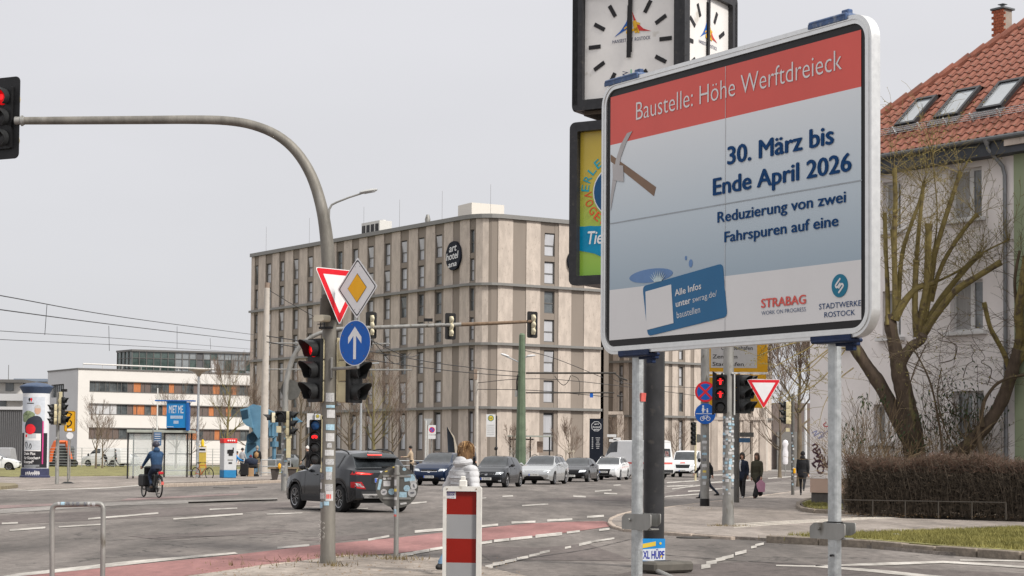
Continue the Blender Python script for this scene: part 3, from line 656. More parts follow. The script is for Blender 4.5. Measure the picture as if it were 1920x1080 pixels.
# ---- balcony house and corrugated hall at the left edge
bh = thing('balcony_house', 'pale house with a balcony beyond the grey corrugated hall', 'house')
q0 = P(-60, 720, 300); q1 = P(43, 720, 300); mb = MB(); mb.box(((q0.x+q1.x)/2, 306, 6.3), (q1.x-q0.x, 12, 12.6)); mb.build('wall', M_wr, bh, ang=0)
mb = MB(); mb.box(((q0.x+q1.x)/2, 305, 12.9), (q1.x-q0.x+1.2, 14, .5)); mb.build('roof', M_wfr, bh, ang=0)
for px, py in ((18, 724), (4, 755)):
 q = P(px, py, 299.9); mb = MB(); mb.box(q, (1.3, .1, 1.6)); mb.build('window', M_gd, bh, ang=0)
q = P(20, 745, 299); mb = MB(); mb.box((q.x, 299, q.z), (4.6, 1.8, 1.1)); mb.build('balcony', M_wrs, bh, ang=0)
hl = P(16, 700, 301); mb = MB(); mb.cyl((hl.x, hl.y, 12.9), (hl.x, hl.y, 15.6), .05); mb.build('aerial', M_wfr, bh)
bh2 = thing('far_house', 'low beige building with blue roof edge beside the advertising column', 'house')
q0 = P(30, 720, 330); q1 = P(100, 720, 330); mb = MB(); mb.box(((q0.x+q1.x)/2, 336, 7), (q1.x-q0.x, 12, 14)); mb.build('wall', mat('beige_render', (.56, .52, .46), .85, var=.05), bh2, ang=0)
mb = MB(); mb.box(((q0.x+q1.x)/2, 336, 14.3), (q1.x-q0.x+.6, 13, .5)); mb.build('roof', mat('blue_roof', (.2, .24, .3), .6, var=.05), bh2, ang=0)
ch = thing('corrugated_hall', 'grey corrugated metal hall standing behind the advertising column', 'hall')
a = P(-40, 770, 250); b = P(42, 770, 250); n_ = 44; poly = []
for i in range(n_+1):
 x = a.x+(b.x-a.x)*i/n_; o = 0 if i % 2 else -.14; poly += [(x-.03, 250+o), (x+.03, 250+o)]
mb = MB(); mb.prism(poly+[(b.x, 262), (a.x, 262)], 7.2); mb.build('corrugated_wall', mat('corrugated_grey', (.15, .15, .155), .5, .3, var=.08), ch, ang=0)
mb = MB(); mb.box(((a.x+b.x)/2, 256, 7.4), (b.x-a.x+.4, 12.6, .4)); mb.build('roof_edge', M_wrs, ch, ang=0)
# ---- house with the red tiled hip roof
hs = thing('tiled_house', 'pale rendered house with red tiled hip roof and three skylights behind the bare trees', 'house')
E0 = G(1519, 318, 9.9); E3 = G(1903, 256.6, 9.9); FH2 = Facade([E0, E3]); LU = FH2.L[-1]
M_hw = mat('house_render', (.82, .77, .75), .9, var=.06, scale=.7, bump=.25, bscale=30, dirt=((.62, .57, .56), 1.5, .66))
M_pk = mat('pink_plinth', (.50, .36, .29), .9, var=.06, scale=2); M_dp = mat('dark_plinth', (.10, .09, .085), .9, var=.2)
M_wf = mat('white_window_frame', (.66, .65, .64), .5, var=.05); M_hg = mat('house_window_glass', (.11, .12, .12), .08, var=.6, scale=1.4, spec=1, col2=(.26, .27, .27))
M_cur = mat('net_curtain', (.34, .33, .32), .8, var=.25, scale=6, stretch=(6, 6, .3))
nin = -FH2.N[0]; nin = V((nin.x, nin.y))
wins = []
for (xa, xb, ya, yb) in ((1781.5, 1841.5, 315.5, 410), (1781.5, 1843, 525, 621), (1786, 1844, 733, 828), (1655, 1689, 340, 432), (1655, 1689, 545, 632), (1638, 1668, 758, 829), (1560, 1590, 560, 645), (1560, 1590, 365, 450)):
 xm = (xa+xb)/2; wins.append((FH2.u(xa, 600), FH2.u(xb, 600), FH2.z(xm, yb), FH2.z(xm, ya)))
# wall as boxes around the openings
us = sorted({0.0, LU} | {w_[0] for w_ in wins} | {w_[1] for w_ in wins})
mb = MB()
for ua, ub in zip(us, us[1:]):
 if ub-ua < .005: continue
 um = (ua+ub)/2; hole = sorted([(w_[2], w_[3]) for w_ in wins if w_[0] < um < w_[1]]); z = .85
 for h0, h1 in hole: FH2.slab(mb, ua, ub, -.30, 0, z, h0); z = h1
 FH2.slab(mb, ua, ub, -.30, 0, z, 9.95)
wall_o = mb.build('wall', M_hw, hs, ang=0)
mb = MB(); FH2.slab(mb, 0, LU, -.30, -.01, .44, .85, 0); FH2.slab(mb, 0, LU, -.30, -.06, 0, .44, 1); mb.build('plinth', [M_pk, M_dp], hs, ang=0)
mb = MB(); pA, pB = V(E0[:2])+nin*.32, V(E3[:2])+nin*.32
mb.prism([tuple(pA), tuple(pB), tuple(pB+nin*9), tuple(pA+nin*9)], 9.9); mb.build('core_wall', M_hw, hs, ang=0)
for ua, ub, z0, z1 in wins:
 M = FH2.M(ua, z0, -.20); W, H = ub-ua, z1-z0; t = .07
 fr = MB(); cm = W*.58
 for cxx, cyy, ww, hh in ((t/2, H/2, t, H), (W-t/2, H/2, t, H), (W/2, t/2, W-2*t, t), (W/2, H-t/2, W-2*t, t), (cm, H/2, .13, H-2*t)):
  fr.box(M @ V((cxx, cyy, 0)), (ww, hh, .09), M.to_3x3(), 0)
 wo_ = fr.build('window', M_wf, hs, ang=0)
 for x0, x1, cu in ((t, cm-.065, True), (cm+.065, W-t, False)):
  g = MB(); g.box(M @ V(((x0+x1)/2, H/2, 0)), (x1-x0, H-2*t, .02), M.to_3x3()); g.build('pane', M_cur if cu and z0 > 3 else M_hg, wo_, ang=0)
 sl_ = MB(); sl_.box(M @ V((W/2, -.06, .2)), (W+.3, .1, .36), M.to_3x3(), 0, .01); sl_.build('sill', M_wf, wo_)
# roof: front slope and hip, 45 degrees, with overhang
ov = .45; up = Vector((FH2.N[0].x, FH2.N[0].y))      # outwards
t2 = V((E3.x-E0.x, E3.y-E0.y)).normalized()
PK = .90; NR = V((up.x*PK, up.y*PK, 1)).normalized(); RU = V((-up.x, -up.y, PK)).normalized()
def roof_pt(a, s, lift=0.0):
 """a: metres along the eave from the corner of the eaves, s: metres up the slope measured in plan"""
 p = V(E0[:2]) + t2*(a-ov+.45) + up*(ov-s); return V((p.x, p.y, 9.86+s*PK)) + NR*lift
LR = 15.5; SR = 5.2
def hip_pt(b, s, lift=0.0):       # slope on the far left side
 p = V(E0[:2]) + up*(ov-b) + t2*(s-ov+.45); return V((p.x, p.y, 9.86+s*PK))
mb = MB(); mb.add([roof_pt(0, 0), roof_pt(LR, 0), roof_pt(LR, SR), roof_pt(SR, SR)], [(0, 1, 2, 3)]); mb.add([hip_pt(0, 0), hip_pt(SR, SR), hip_pt(9.9-SR, SR), hip_pt(9.9, 0)], [(0, 1, 2, 3)])
roof = mb.build('roof', mat('roof_underlay', (.16, .06, .045), .9, var=.1), hs, ang=0)
M_tile = mat('clay_tile', (.25, .095, .064), .7, var=.34, scale=2.2, bump=.25, bscale=14, dirt=((.12, .075, .058), 5, .58))
TW, TL = .30, .345
# one interlocking tile: a shallow pan and a rounded roll, thick front edge
prof = [(0, 0), (.05, -.006), (.12, -.006), (.16, .012), (.20, .045), (.245, .055), (.285, .035), (.312, .006)]
tv = []
for y, dz in ((-.02, .035), (TL+.03, .0)): tv += [(x, y, z+dz) for x, z in prof]
tv += [(x, -.02, z+.035-.028) for x, z in prof]
k = len(prof); tf = [(i, i+1, k+i+1, k+i) for i in range(k-1)]+[(2*k+i, 2*k+i+1, i+1, i) for i in range(k-1)]
tb = MB(); tb.add(tv, tf); tile_me = tb.mesh('roof_tile', M_tile, 60)
Mr = Matrix(((t2.x, RU.x, NR.x, 0), (t2.y, RU.y, NR.y, 0), (0, RU.z, NR.z, 0), (0, 0, 0, 1)))
skyl = []
for (xa, ya, xb, yb, xc, yc, xd, yd) in ((1685, 241, 1722, 235, 1756, 186, 1719, 192), (1759, 226, 1806, 220, 1834, 170, 1793, 176), (1838, 211, 1889, 205, 1915, 153, 1873, 161)):
 pts = []
 for x, y in ((xa, ya), (xb, yb), (xc, yc), (xd, yd)):
  d = ray(x, y); o0 = roof_pt(0, 0, .05); t = (o0-V((0, 0, CH))).dot(NR)/d.dot(NR); q = V((0, 0, CH))+d*t
  rel = q-roof_pt(0, 0); pts.append((rel.dot(V((t2.x, t2.y, 0))), rel.dot(RU)))
 a0 = (pts[0][0]+pts[3][0])/2; a1 = (pts[1][0]+pts[2][0])/2; s0 = (pts[0][1]+pts[1][1])/2; s1 = (pts[2][1]+pts[3][1])/2
 skyl.append((a0, a1, s0, s1))
vis = []
SL_ = math.sqrt(1+PK*PK); ny = int(SR*SL_/TL)+1
camP = V((0, 0, CH))
for j in range(ny):
 for i in range(int(LR/TW)):
  a = i*TW; s = j*TL
  if a < s/SL_-.1: continue
  if any(a+TW*.6 > q[0]-.02 and a+TW*.4 < q[1]+.02 and s+TL*.8 > q[2] and s+TL*.2 < q[3] for q in skyl): continue
  p = roof_pt(a, s/SL_, .04)
  d = M3.transposed() @ (p-camP); px = 960-3500*d.x/d.z; py = 699.4+3500*d.y/d.z
  vis.append((0 if (px > 1640 and px < 1935 and py > -20) else 1, (p-camP).length, p))
vis.sort(key=lambda q: (q[0], q[1]))
rest = MB()
for i, (f_, _d, p) in enumerate(vis):
 if i < 300 and f_ == 0:
  o = bpy.data.objects.new('roof_tile', tile_me); COL.objects.link(o); o.parent = roof
  o.matrix_local = Matrix.Translation(p) @ Mr @ Matrix.Rotation(random.Random(i).uniform(-.012, .012), 4, 'Z')
 else: rest.add([Matrix.Translation(p) @ Mr @ V(q) for q in tv], tf)
rest.build('tile_field', M_tile, roof, ang=60, kind='stuff')
# hip tiles
for i in range(17):
 s = .05+i*.31; a = roof_pt(s, s, .06); b = roof_pt(s+.34, s+.34, .10); mb = MB(); mb.tube([a, b], [.12, .14], 8, 0, True); mb.build('hip_tile', M_tile, roof)
for (a0, a1, s0, s1) in skyl:
 o0 = roof_pt(0, 0, .10); M = Matrix.Translation(o0) @ Mr
 W, H = a1-a0, s1-s0; fr = MB()
 fr.ring([(a0, s0), (a1, s0), (a1, s1), (a0, s1)], [(a0+.09, s0+.09), (a1-.09, s0+.09), (a1-.09, s1-.09), (a0+.09, s1-.09)], .10, M)
 fr.prism([(a0-.1, s0-.28), (a1+.1, s0-.28), (a1+.1, s0-.005), (a0-.1, s0-.005)], .03, M, 1); sk = fr.build('skylight', [M_darkm, mat('lead_flashing', (.10, .10, .105), .5, .4)], roof, ang=0)
 g = MB(); g.prism([(a0+.09, s0+.09), (a1-.09, s0+.09), (a1-.09, s1-.09), (a0+.09, s1-.09)], .05, M); g.build('pane', mat('skylight_glass', (.30, .32, .335), .05, var=.15, scale=1, spec=1), sk, ang=0)
# snow guard
o0 = roof_pt(0, 0, .12); M = Matrix.Translation(o0) @ Mr; mb = MB()
for x in [i*.9+1.3 for i in range(14)]: mb.box(M @ V((x, .95, .07)), (.03, .05, .28), M.to_3x3())
for k in range(4): mb.tube([M @ V((.9, .95, .0+.06*k)), M @ V((13.2, .95, .0+.06*k))], .008, 4)
for i in range(150): mb.tube([M @ V((.9+i*.082, .95, -.02)), M @ V((.9+i*.082, .95, .2))], .006, 3)
mb.build('snow_guard', M_galv, roof)
# gutter, fascia and downpipe
def ep(a, o, z): p = V(E0[:2])+t2*a+up*o; return V((p.x, p.y, z))
mb = MB(); mb.tube([ep(-.1, ov+.07, 9.84), ep(14.8, ov+.07, 9.84)], .075, 10); mb.build('gutter', mat('zinc_gutter', (.12, .125, .13), .5, .5, var=.15), hs)
mb = MB(); M = frame(ep(0, ov-.04, 9.42), V((t2.x, t2.y, 0)), (0, 0, 1), V((up.x, up.y, 0))); mb.prism([(0, 0), (15.1, 0), (15.1, .38), (0, .38)], .03, M)
M = frame(ep(0, ov-.04, 9.42), V((t2.x, t2.y, 0)), V((-up.x, -up.y, 0)), V((0, 0, 1))); mb.prism([(0, 0), (15.1, 0), (15.1, .5), (0, .5)], .03, M); mb.build('fascia', mat('slate_fascia', (.055, .06, .07), .6, var=.15), hs, ang=0)
ua = FH2.u(1888, 300); d0 = ep(ua, .07, 9.1)
mb = MB(); mb.tube([ep(ua-.25, ov+.05, 9.82), ep(ua-.25, ov+.02, 9.6), ep(ua-.05, .12, 9.15), ep(ua, .09, 8.9), ep(ua, .09, .3)], .055, 10); mb.lathe([(.05, 0), (.12, .18)], ep(ua-.25, ov+.05, 9.66), 10); mb.build('downpipe', mat('zinc_pipe', (.22, .225, .235), .45, .5, var=.15), hs)
# chimney
pc = P(1880, 60, 54.5); mb = MB(); rz = Matrix.Rotation(math.atan2(t2.y, t2.x), 3, 'Z')
cm_ = MB(); ztop = Zat(20, 54.5, 1880); cm_.box((pc.x, pc.y, ztop-1.6), (.36, .4, 3.2), rz, 1)
br = random.Random(2)
chim = cm_.build('chimney', [M_tile, mat('mortar', (.3, .25, .21), .9)], roof, ang=0)
for r_ in range(15):
 for sx, sy, L_ in ((0, -1, .42), (-1, 0, .46)):
  for k in range(3):
   q = V((0, 0, 0))
   off = (k-1)*.145 + (.05 if r_ % 2 else -.02)
   if abs(off) > .2: continue
   c = V((off, -.205, 0)) if sy else V((-.185, off, 0))
   mb = MB(); mb.box(V((pc.x, pc.y, ztop-.05-r_*.085)) + rz @ c, (.135, .03, .075) if sy else (.03, .135, .075), rz); mb.build('brick', mat('chimney_brick', (.36, .10, .05), .8, var=.3, scale=9), chim, ang=0)
mb = MB(); mb.box((pc.x, pc.y, ztop+.03), (.50, .54, .06), rz, 0, .01); mb.cyl((pc.x, pc.y, ztop+.06), (pc.x, pc.y, ztop+.16), .06, .06, 10); mb.box((pc.x, pc.y, ztop+.18), (.2, .2, .02), rz); mb.build('chimney_cap', mat('cap_slate', (.12, .13, .14), .6), chim)
# graffiti on the corner (flat paint)
def ribbon(mb, M, pts, w_, z=.004, m=0):
 pts = bez([V((p[0], p[1], 0)) for p in pts], len(pts)*5); vs = []
 for i, p in enumerate(pts):
  t = (pts[min(i+1, len(pts)-1)]-pts[max(i-1, 0)]); t = t.normalized() if t.length > 1e-6 else V((1, 0, 0)); nn = V((-t.y, t.x, 0))*w_/2
  vs += [M @ (p+nn+V((0, 0, z))), M @ (p-nn+V((0, 0, z)))]
 mb.add(vs, [(2*i, 2*i+1, 2*i+3, 2*i+2) for i in range(len(pts)-1)], m)
def gu(px, py): return (FH2.u(px, py), FH2.z(px, py))
Mg = frame((E0.x, E0.y, 0), V((t2.x, t2.y, 0)), (0, 0, 1), V((up.x, up.y, 0)))
gm = MB()
for st in ([(1523, 836), (1529, 833), (1533, 838), (1524, 845), (1534, 852)], [(1530, 850), (1536, 842), (1538, 850), (1531, 856), (1540, 858)], [(1526, 858), (1534, 866), (1541, 853), (1543, 866)],
   [(1522, 868), (1530, 876), (1524, 870), (1538, 862), (1534, 874)], [(1540, 872), (1533, 878), (1535, 886), (1542, 886), (1544, 878), (1540, 872)], [(1546, 856), (1549, 872), (1555, 858), (1552, 876), (1545, 869), (1558, 872)], [(1556, 850), (1562, 862), (1554, 866), (1566, 872)], [(1528, 840), (1546, 878)]):
 ribbon(gm, Mg, [gu(*q) for q in st], .055)
for st in ([(1522, 812), (1532, 808), (1526, 818), (1540, 810), (1545, 817), (1534, 822), (1552, 808)], [(1549, 792), (1544, 797), (1550, 800), (1556, 797)]):
 ribbon(gm, Mg, [gu(*q) for q in st], .03, .004, 1 if st[0][1] > 800 else 2)
gm.build('graffiti', [mat('spray_plum', (.075, .03, .05), .6, var=.1), mat('spray_blue', (.32, .34, .55), .6, var=.1), mat('spray_red', (.5, .04, .08), .6, var=.1)], wall_o, ang=0)
# green neighbour
gh = thing('green_house', 'pale green rendered house adjoining the white one at the right edge', 'house')
FGn = Facade([E3+V((.02, -.02, 0)), E3+V((t2.x, t2.y, 0))*5]); mb = MB(); FGn.slab(mb, 0, 5, -8, .10, 0, 9.6); mb.build('wall', mat('green_render', (.27, .31, .20), .9, var=.06, scale=1, bump=.2), gh, ang=0)
mb = MB(); FGn.slab(mb, 0, 5, -1, .5, 9.6, 9.8); mb.build('roof_edge', M_osb, gh, ang=0)
# ---- distant bits seen through the gap between the hotel and the tiled house
fb = thing('distant_block', 'brown low building far behind the traffic light in the gap beside the house', 'building')
q0, q1 = P(1447, 800, 260), P(1560, 800, 260); mb = MB(); mb.box(((q0.x+q1.x)/2, 262, 4.6), (q1.x-q0.x, 6, 9.2)); mb.build('wall', mat('brown_wall', (.19, .155, .14), .9, var=.2, scale=.5), fb, ang=0)
mb = MB(); mb.box(((q0.x+q1.x)/2-1, 258.5, 2.6), (q1.x-q0.x-3, .6, 5.2)); mb.build('garage_front', mat('grey_garage', (.20, .19, .18), .8, var=.15), fb, ang=0)
# ================================================================= construction information board, near right
def pm(px, py, d, th=0.0):
 o = P(px, py, d); c, s_ = math.cos(th), math.sin(th)
 return frame(o, (c, -s_, 0), (0, 0, 1), V((-s_, -c, 0)))
def local(root, M): return root.matrix_world.inverted() @ M
DR, DL = 8.4, 10.18
b0 = P(1129, 664.3, DL); b1 = P(1638, 632.5, DR); zb_ = (b0.z+b1.z)/2
b0.z = b1.z = zb_; bx = (b1-b0).normalized(); BW = (b1-b0).length; BH = 619/3500*DR
BM = frame(b0, bx, (0, 0, 1)); bn = BM.to_3x3() @ V((0, 0, 1)); BI = BM.inverted()
def buv(px, py):
 d = ray(px, py); t = (b0-camP).dot(bn)/d.dot(bn); q = BI @ (camP+d*t); return (q.x, q.y)
brd = thing('construction_sign', 'large rectangular roadworks notice board with red header in a rounded aluminium frame on two posts', 'notice board')
fo = lambda e: rrect(BW-2*e, BH-2*e, max(.01, .125-e), 8, BW/2, BH/2)
mb = MB(); mb.ring(fo(0), fo(.042), .012, BM); mb.ring(fo(0), fo(.012), .042, BM @ Matrix.Translation((0, 0, -.042))); mb.ring(fo(.016), fo(.022), .004, BM @ Matrix.Translation((0, 0, .012)))
frm = mb.build('frame', M_alu, brd, ang=25)
MB().prism(fo(.010), .03, BM @ Matrix.Translation((0, 0, -.038))).build('back_panel', M_signb, brd)
mb = MB(); mb.prism(fo(.040), .003, BM); mb.build('border', M_black, brd)
iw = .078
def clipped(v0, v1, name, m, z):
 x0, x1 = iw-.004, BW-iw+.004
 MB().add([BM @ V(q) for q in ((x0, v0, z), (x1, v0, z), (x1, v1, z), (x0, v1, z))], [(0, 1, 2, 3)]).build(name, m, brd, ang=0)
vr = (buv(1145, 270)[1]+buv(1617, 166)[1])/2; vb = (buv(1148, 541.7)[1]+buv(1620, 489)[1])/2
M_pw = mat('print_white', (.68, .665, .665), .38, var=.03, scale=3); M_pr = mat('print_red', (.66, .105, .085), .36, var=.05, scale=2)
mg = bpy.data.materials.new('print_blue_gradient'); mg.use_nodes = True; n = mg.node_tree.nodes; L = mg.node_tree.links
t = n.new('ShaderNodeTexCoord'); sp_ = n.new('ShaderNodeSeparateXYZ'); mr1 = n.new('ShaderNodeMapRange'); rp = n.new('ShaderNodeValToRGB')
L.new(t.outputs['Object'], sp_.inputs[0]); mr1.inputs['From Min'].default_value = zb_+vb; mr1.inputs['From Max'].default_value = zb_+vr
L.new(sp_.outputs['Z'], mr1.inputs['Value']); L.new(mr1.outputs[0], rp.inputs[0]); L.new(rp.outputs[0], n['Principled BSDF'].inputs['Base Color'])
rp.color_ramp.elements[0].color = (.33, .41, .48, 1); rp.color_ramp.elements[1].color = (.69, .72, .75, 1); rp.color_ramp.elements.new(.5).color = (.51, .575, .63, 1); n['Principled BSDF'].inputs['Roughness'].default_value = .38
clipped(vr, BH-iw, 'red_header', M_pr, .0055); clipped(vb, vr, 'blue_field', mg, .0055); clipped(iw, vb, 'white_footer', M_pw, .0055)
for (px0, py0, px1, py1) in ((1146, 418, 1618, 340),):
 q0, q1 = buv(px0, py0), buv(px1, py1); mb = MB(); mb.box(BM @ V(((q0[0]+q1[0])/2, (q0[1]+q1[1])/2, .0065)), (q1[0]-q0[0], .006, .0016), BM.to_3x3()); mb.build('seam', mat('seam_grey', (.33, .36, .39), .5), brd, ang=0)
q = buv(1362, 300); MB().box(BM @ V((q[0], BH/2, .0075)), (.0022, BH-2*iw, .0012), BM.to_3x3()).build('seam', mat('seam_pale', (.55, .55, .56), .5), brd, ang=0)
M_nv = mat('print_navy', (.003, .045, .15), .5, var=.04, spec=.12); M_card = mat('print_card_blue', (.02, .125, .27), .38, var=.05)
def bt(mb, s, p0, p1, top, m=0, bold=0.0, z=.0085, space=1.0):
 a, b = buv(*p0), buv(*p1); c = buv(*top); r_ = math.atan2(b[1]-a[1], b[0]-a[0]); Ln = math.hypot(b[0]-a[0], b[1]-a[1])
 text_mb(mb, s, BM, a[0], a[0]+Ln, a[1], c[1]-a[1], m, bold, 0, space, z, r_ if abs(r_) > .03 else 0)
 return r_
def line(m_, *a, **k): q_ = MB(); bt(q_, *a, **k); q_.build('lettering', m_, brd, ang=0)
line(M_pw, 'Baustelle: Höhe Werftdreieck', (1195, 225.4), (1581, 136), (1195, 192), 0, -.008)
line(M_nv, '30. März bis', (1367, 308.8), (1565, 273), (1367, 274), 0, .03); line(M_nv, 'Ende April 2026', (1340, 366.5), (1598, 324), (1340, 333.5), 0, .03)
line(M_nv, 'Reduzierung von zwei', (1348, 417.7), (1588, 383.5), (1348, 397), 0, .022); line(M_nv, 'Fahrspuren auf eine', (1361, 454.5), (1574, 427), (1361, 434), 0, .022)
line(M_pr, 'STRABAG', (1430, 577.3), (1513, 571.5), (1430, 560), 0, .03); line(M_nv, 'WORK ON PROGRESS', (1430, 591), (1513, 585), (1430, 583.6), 0, -.01)
line(M_nv, 'STADTWERKE', (1538, 580.5), (1617, 574.5), (1538, 570)); line(M_nv, 'ROSTOCK', (1548, 595.5), (1605.5, 591.8), (1548, 585.5))
c_ = buv(1576.7, 535.8); rr_ = (buv(1576.7, 514)[1]-buv(1576.7, 557.6)[1])/2
lg = MB().prism(circ(rr_, 36, c_[0], c_[1]), .002, BM @ Matrix.Translation((0, 0, .0065))).build('logo_disc', mat('print_teal', (.008, .16, .26), .38), brd, ang=0)
def capsule(x, y, a, L_, w_):
 o = []
 for s_, t0 in ((1, -90), (-1, 90)):
  for i in range(7):
   an = R(t0+180*i/6); o.append((s_*L_/2+w_/2*math.cos(an), w_/2*math.sin(an)))
 return [(x+p*math.cos(a)-q*math.sin(a), y+p*math.sin(a)+q*math.cos(a)) for p, q in o]
def s_mark(cx, cy, k, z, parent, m):
 lb = MB()
 for st in ([(.12, .62), (-.42, .12), (-.46, -.02), (-.36, -.12), (-.2, -.08), (.12, .22)], [(-.12, -.62), (.42, -.12), (.46, .02), (.36, .12), (.2, .08), (-.12, -.22)]):
  ribbon(lb, BM @ Matrix.Translation((cx, cy, 0)), [(x*k, y*k) for x, y in st], .17*k, z)
 lb.build('emblem', m, parent, ang=0)
s_mark(c_[0], c_[1], rr_, .0098, lg, M_pw)
cc = [buv(1207, 537), buv(1357, 494), buv(1366, 594), buv(1217, 630.7)]
card = MB().prism(rpoly(cc[::-1], .03, 4), .002, BM @ Matrix.Translation((0, 0, .0065))).build('info_card', M_card, brd, ang=0)
l = MB(); l.prism([buv(1215, 625-6), buv(1265.5, 606), buv(1261, 533.5), buv(1213, 547)], .001, BM @ Matrix.Translation((0, 0, .009))); l.build('blank_field', M_pw, card, ang=0)
l = MB(); bt(l, 'Alle Infos', (1268.5, 555.5), (1317.5, 541.5), (1268.5, 543), 0, .02, .0095); bt(l, 'unter', (1270.3, 576), (1298, 568.5), (1270.3, 563.5), 0, .02, .0095)
bt(l, 'swrag.de/', (1301.5, 567.5), (1347, 555), (1301.5, 556.5), 0, -.006, .0095); bt(l, 'baustellen', (1272, 597), (1315.5, 586), (1272, 584.5), 0, -.006, .0095); l.build('lettering', M_pw, card, ang=0)
# what is left of the picture: puddle, drops, grass tuft and a pickaxe
def bpoly(pts): return [buv(*p) for p in pts]
cp = buv(1222, 517); e = MB().prism([(cp[0]+.19*math.cos(a*PI/18), cp[1]+.036*math.sin(a*PI/18)) for a in range(36)], .001, BM @ Matrix.Translation((0, 0, .006))).build('printed_puddle', mat('print_puddle', (.12, .22, .42), .38), brd, ang=0)
l = MB()
for px, py, r in ((1288, 484, .009), (1297, 494, .016)): q = buv(px, py); l.prism(circ(r, 12, q[0], q[1], 1.3), .001, BM @ Matrix.Translation((0, 0, .0062)))
l.build('printed_drop', mat('print_puddle', None), brd, ang=0)
l = MB(); l.prism(bpoly([(1147, 303), (1147, 290), (1232, 351), (1228, 368)])[::-1], .001, BM @ Matrix.Translation((0, 0, .0062)), 0)
hd = [(1188, 246), (1176, 268), (1166, 296), (1160, 330), (1153, 362), (1147, 396), (1147, 372), (1151, 335), (1157, 300), (1166, 272), (1178, 250)]
l.prism(bpoly(hd)[::-1], .001, BM @ Matrix.Translation((0, 0, .0075)), 1); l.prism(bpoly([(1151, 308), (1171, 311), (1172, 341), (1152, 338)])[::-1], .001, BM @ Matrix.Translation((0, 0, .009)), 1)
l.build('printed_pickaxe', [mat('print_brown', (.20, .125, .08), .4), mat('print_grey', (.42, .40, .40), .4)], brd, ang=0)
l = MB(); g = buv(1236, 524)
for i in range(9):
 a = R(20+i*17.5); x = g[0]+(i-4)*.006; l.prism([(x-.007, g[1]-.012), (x+.007, g[1]-.012), (x+.05*math.cos(PI-a), g[1]+.045*math.sin(a)+.005)], .001, BM @ Matrix.Translation((0, 0, .0078+i*.0002)))
l.build('printed_grass', mat('print_palegrass', (.50, .60, .63), .4), brd, ang=0)
# clamps, posts and brackets
M_blu = mat('worn_blue_paint', (.06, .10, .20), .5, .2, var=.3, scale=25, dirt=((.22, .25, .30), 18, .55))
M_blud = mat('dark_blue_paint', (.01, .022, .065), .45, .2, var=.3, scale=14)
def clamp(u, v, w_, m, up_):
 M = BM @ Matrix.Translation((u, v, -.03)); mb = MB(); mb.box(M @ V((0, up_*.010, .01)), (w_, .018, .085), M.to_3x3(), 0, .006); mb.box(M @ V((w_*.12, up_*.022, -.03)), (w_*.45, .02, .05), M.to_3x3(), 0, .004)
 mb.box(M @ V((w_*.2, up_*.04, -.03)), (.05, .03, .03), M.to_3x3(), 0, .004); mb.box(M @ V((0, up_*-.004, .048)), (w_, .022, .006), M.to_3x3())
 mb.build('clamp', m, brd)
uL, uR = buv(1196, 800)[0], buv(1568, 800)[0]
clamp(buv(1163, 145)[0]+.03, BH, .30, M_blu, 1); clamp(buv(1556, 30)[0], BH, .26, M_blu, 1); clamp(uL-.02, 0, .27, M_blud, -1); clamp(uR-.02, 0, .27, M_blud, -1)
def post(px, d, uv):
 r_ = ray(px, 700); o_ = b0-bn*.10; t_ = (o_-camP).dot(bn)/r_.dot(bn); p = camP+r_*t_; p.z = 0; rz = Matrix.Rotation(math.atan2(bx.y, bx.x), 3, 'Z')
 mb = MB(); mb.box((p.x, p.y, zb_/2+.5), (.060, .042, zb_+1.0-.02), rz, 0, .007); o = mb.build('post', M_galv, brd)
 return p, rz
pL, rzL = post(1196, 10.02, uL); pR, rzR = post(1565, 8.62, uR)
def bracket(p, rz, z, w_, h, dx, name='bracket'):
 mb = MB(); poly = rpoly([(-w_/2, -h/2), (w_/2-.03, -h/2), (w_/2, -h/4), (w_/2, h/2), (-w_/2+.03, h/2), (-w_/2, h/4)], .008, 2)
 M = Matrix.Translation((p.x, p.y, z)) @ rz.to_4x4() @ Matrix.Rotation(PI/2, 4, 'X') @ Matrix.Translation((dx, 0, 0))
 mb.prism(poly, .006, M @ Matrix.Translation((0, 0, .024))); mb.prism([(x, y*.8) for x, y in poly], .006, M @ Matrix.Translation((.01, .012, -.032)))
 mb.prism([(x, y*.12-h*.44) for x, y in poly], .05, M @ Matrix.Translation((0, 0, -.026))); mb.cyl(M @ V((-.05, .01, .02)), M @ V((-.05, .01, .045)), .008, None, 8); mb.build(name, M_galvp, brd)
bracket(pL, rzL, Zat(978, pL.y, 1196), .26, .085, .03); bracket(pR, rzR, Zat(996, pR.y, 1568), .24, .075, -.02)
for p, rz, px in ((pL, rzL, 1196), (pR, rzR, 1568)):
 mb = MB(); mb.box((p.x, p.y, Zat(965 if px < 1400 else 979, p.y, px)), (.063, .045, .006), rz); mb.build('joint', M_black, brd, ang=0)
 mb = MB(); mb.box((p.x, p.y, .05), (.8, .4, .1), rz, 0, .02); mb.build('foot_plate', M_rub, brd)
q = pR + V((0, 0, 0)); mb = MB(); c = V((q.x, q.y, Zat(1041, q.y, 1571))) + rzR @ V((.008, -.024, 0)); mb.tube([c, c+V((-.01, -.025, 0))], .006, 8); mb.build('bolt', M_black, brd)
mb = MB(); c = V((pL.x, pL.y, Zat(745, pL.y, 1207))) + rzL @ V((.034, .01, 0)); mb.box(c, (.012, .03, .045), rzL @ Matrix.Rotation(.12, 3, 'Y'), 0); mb.build('sticker', M_stk[3], brd, ang=0)
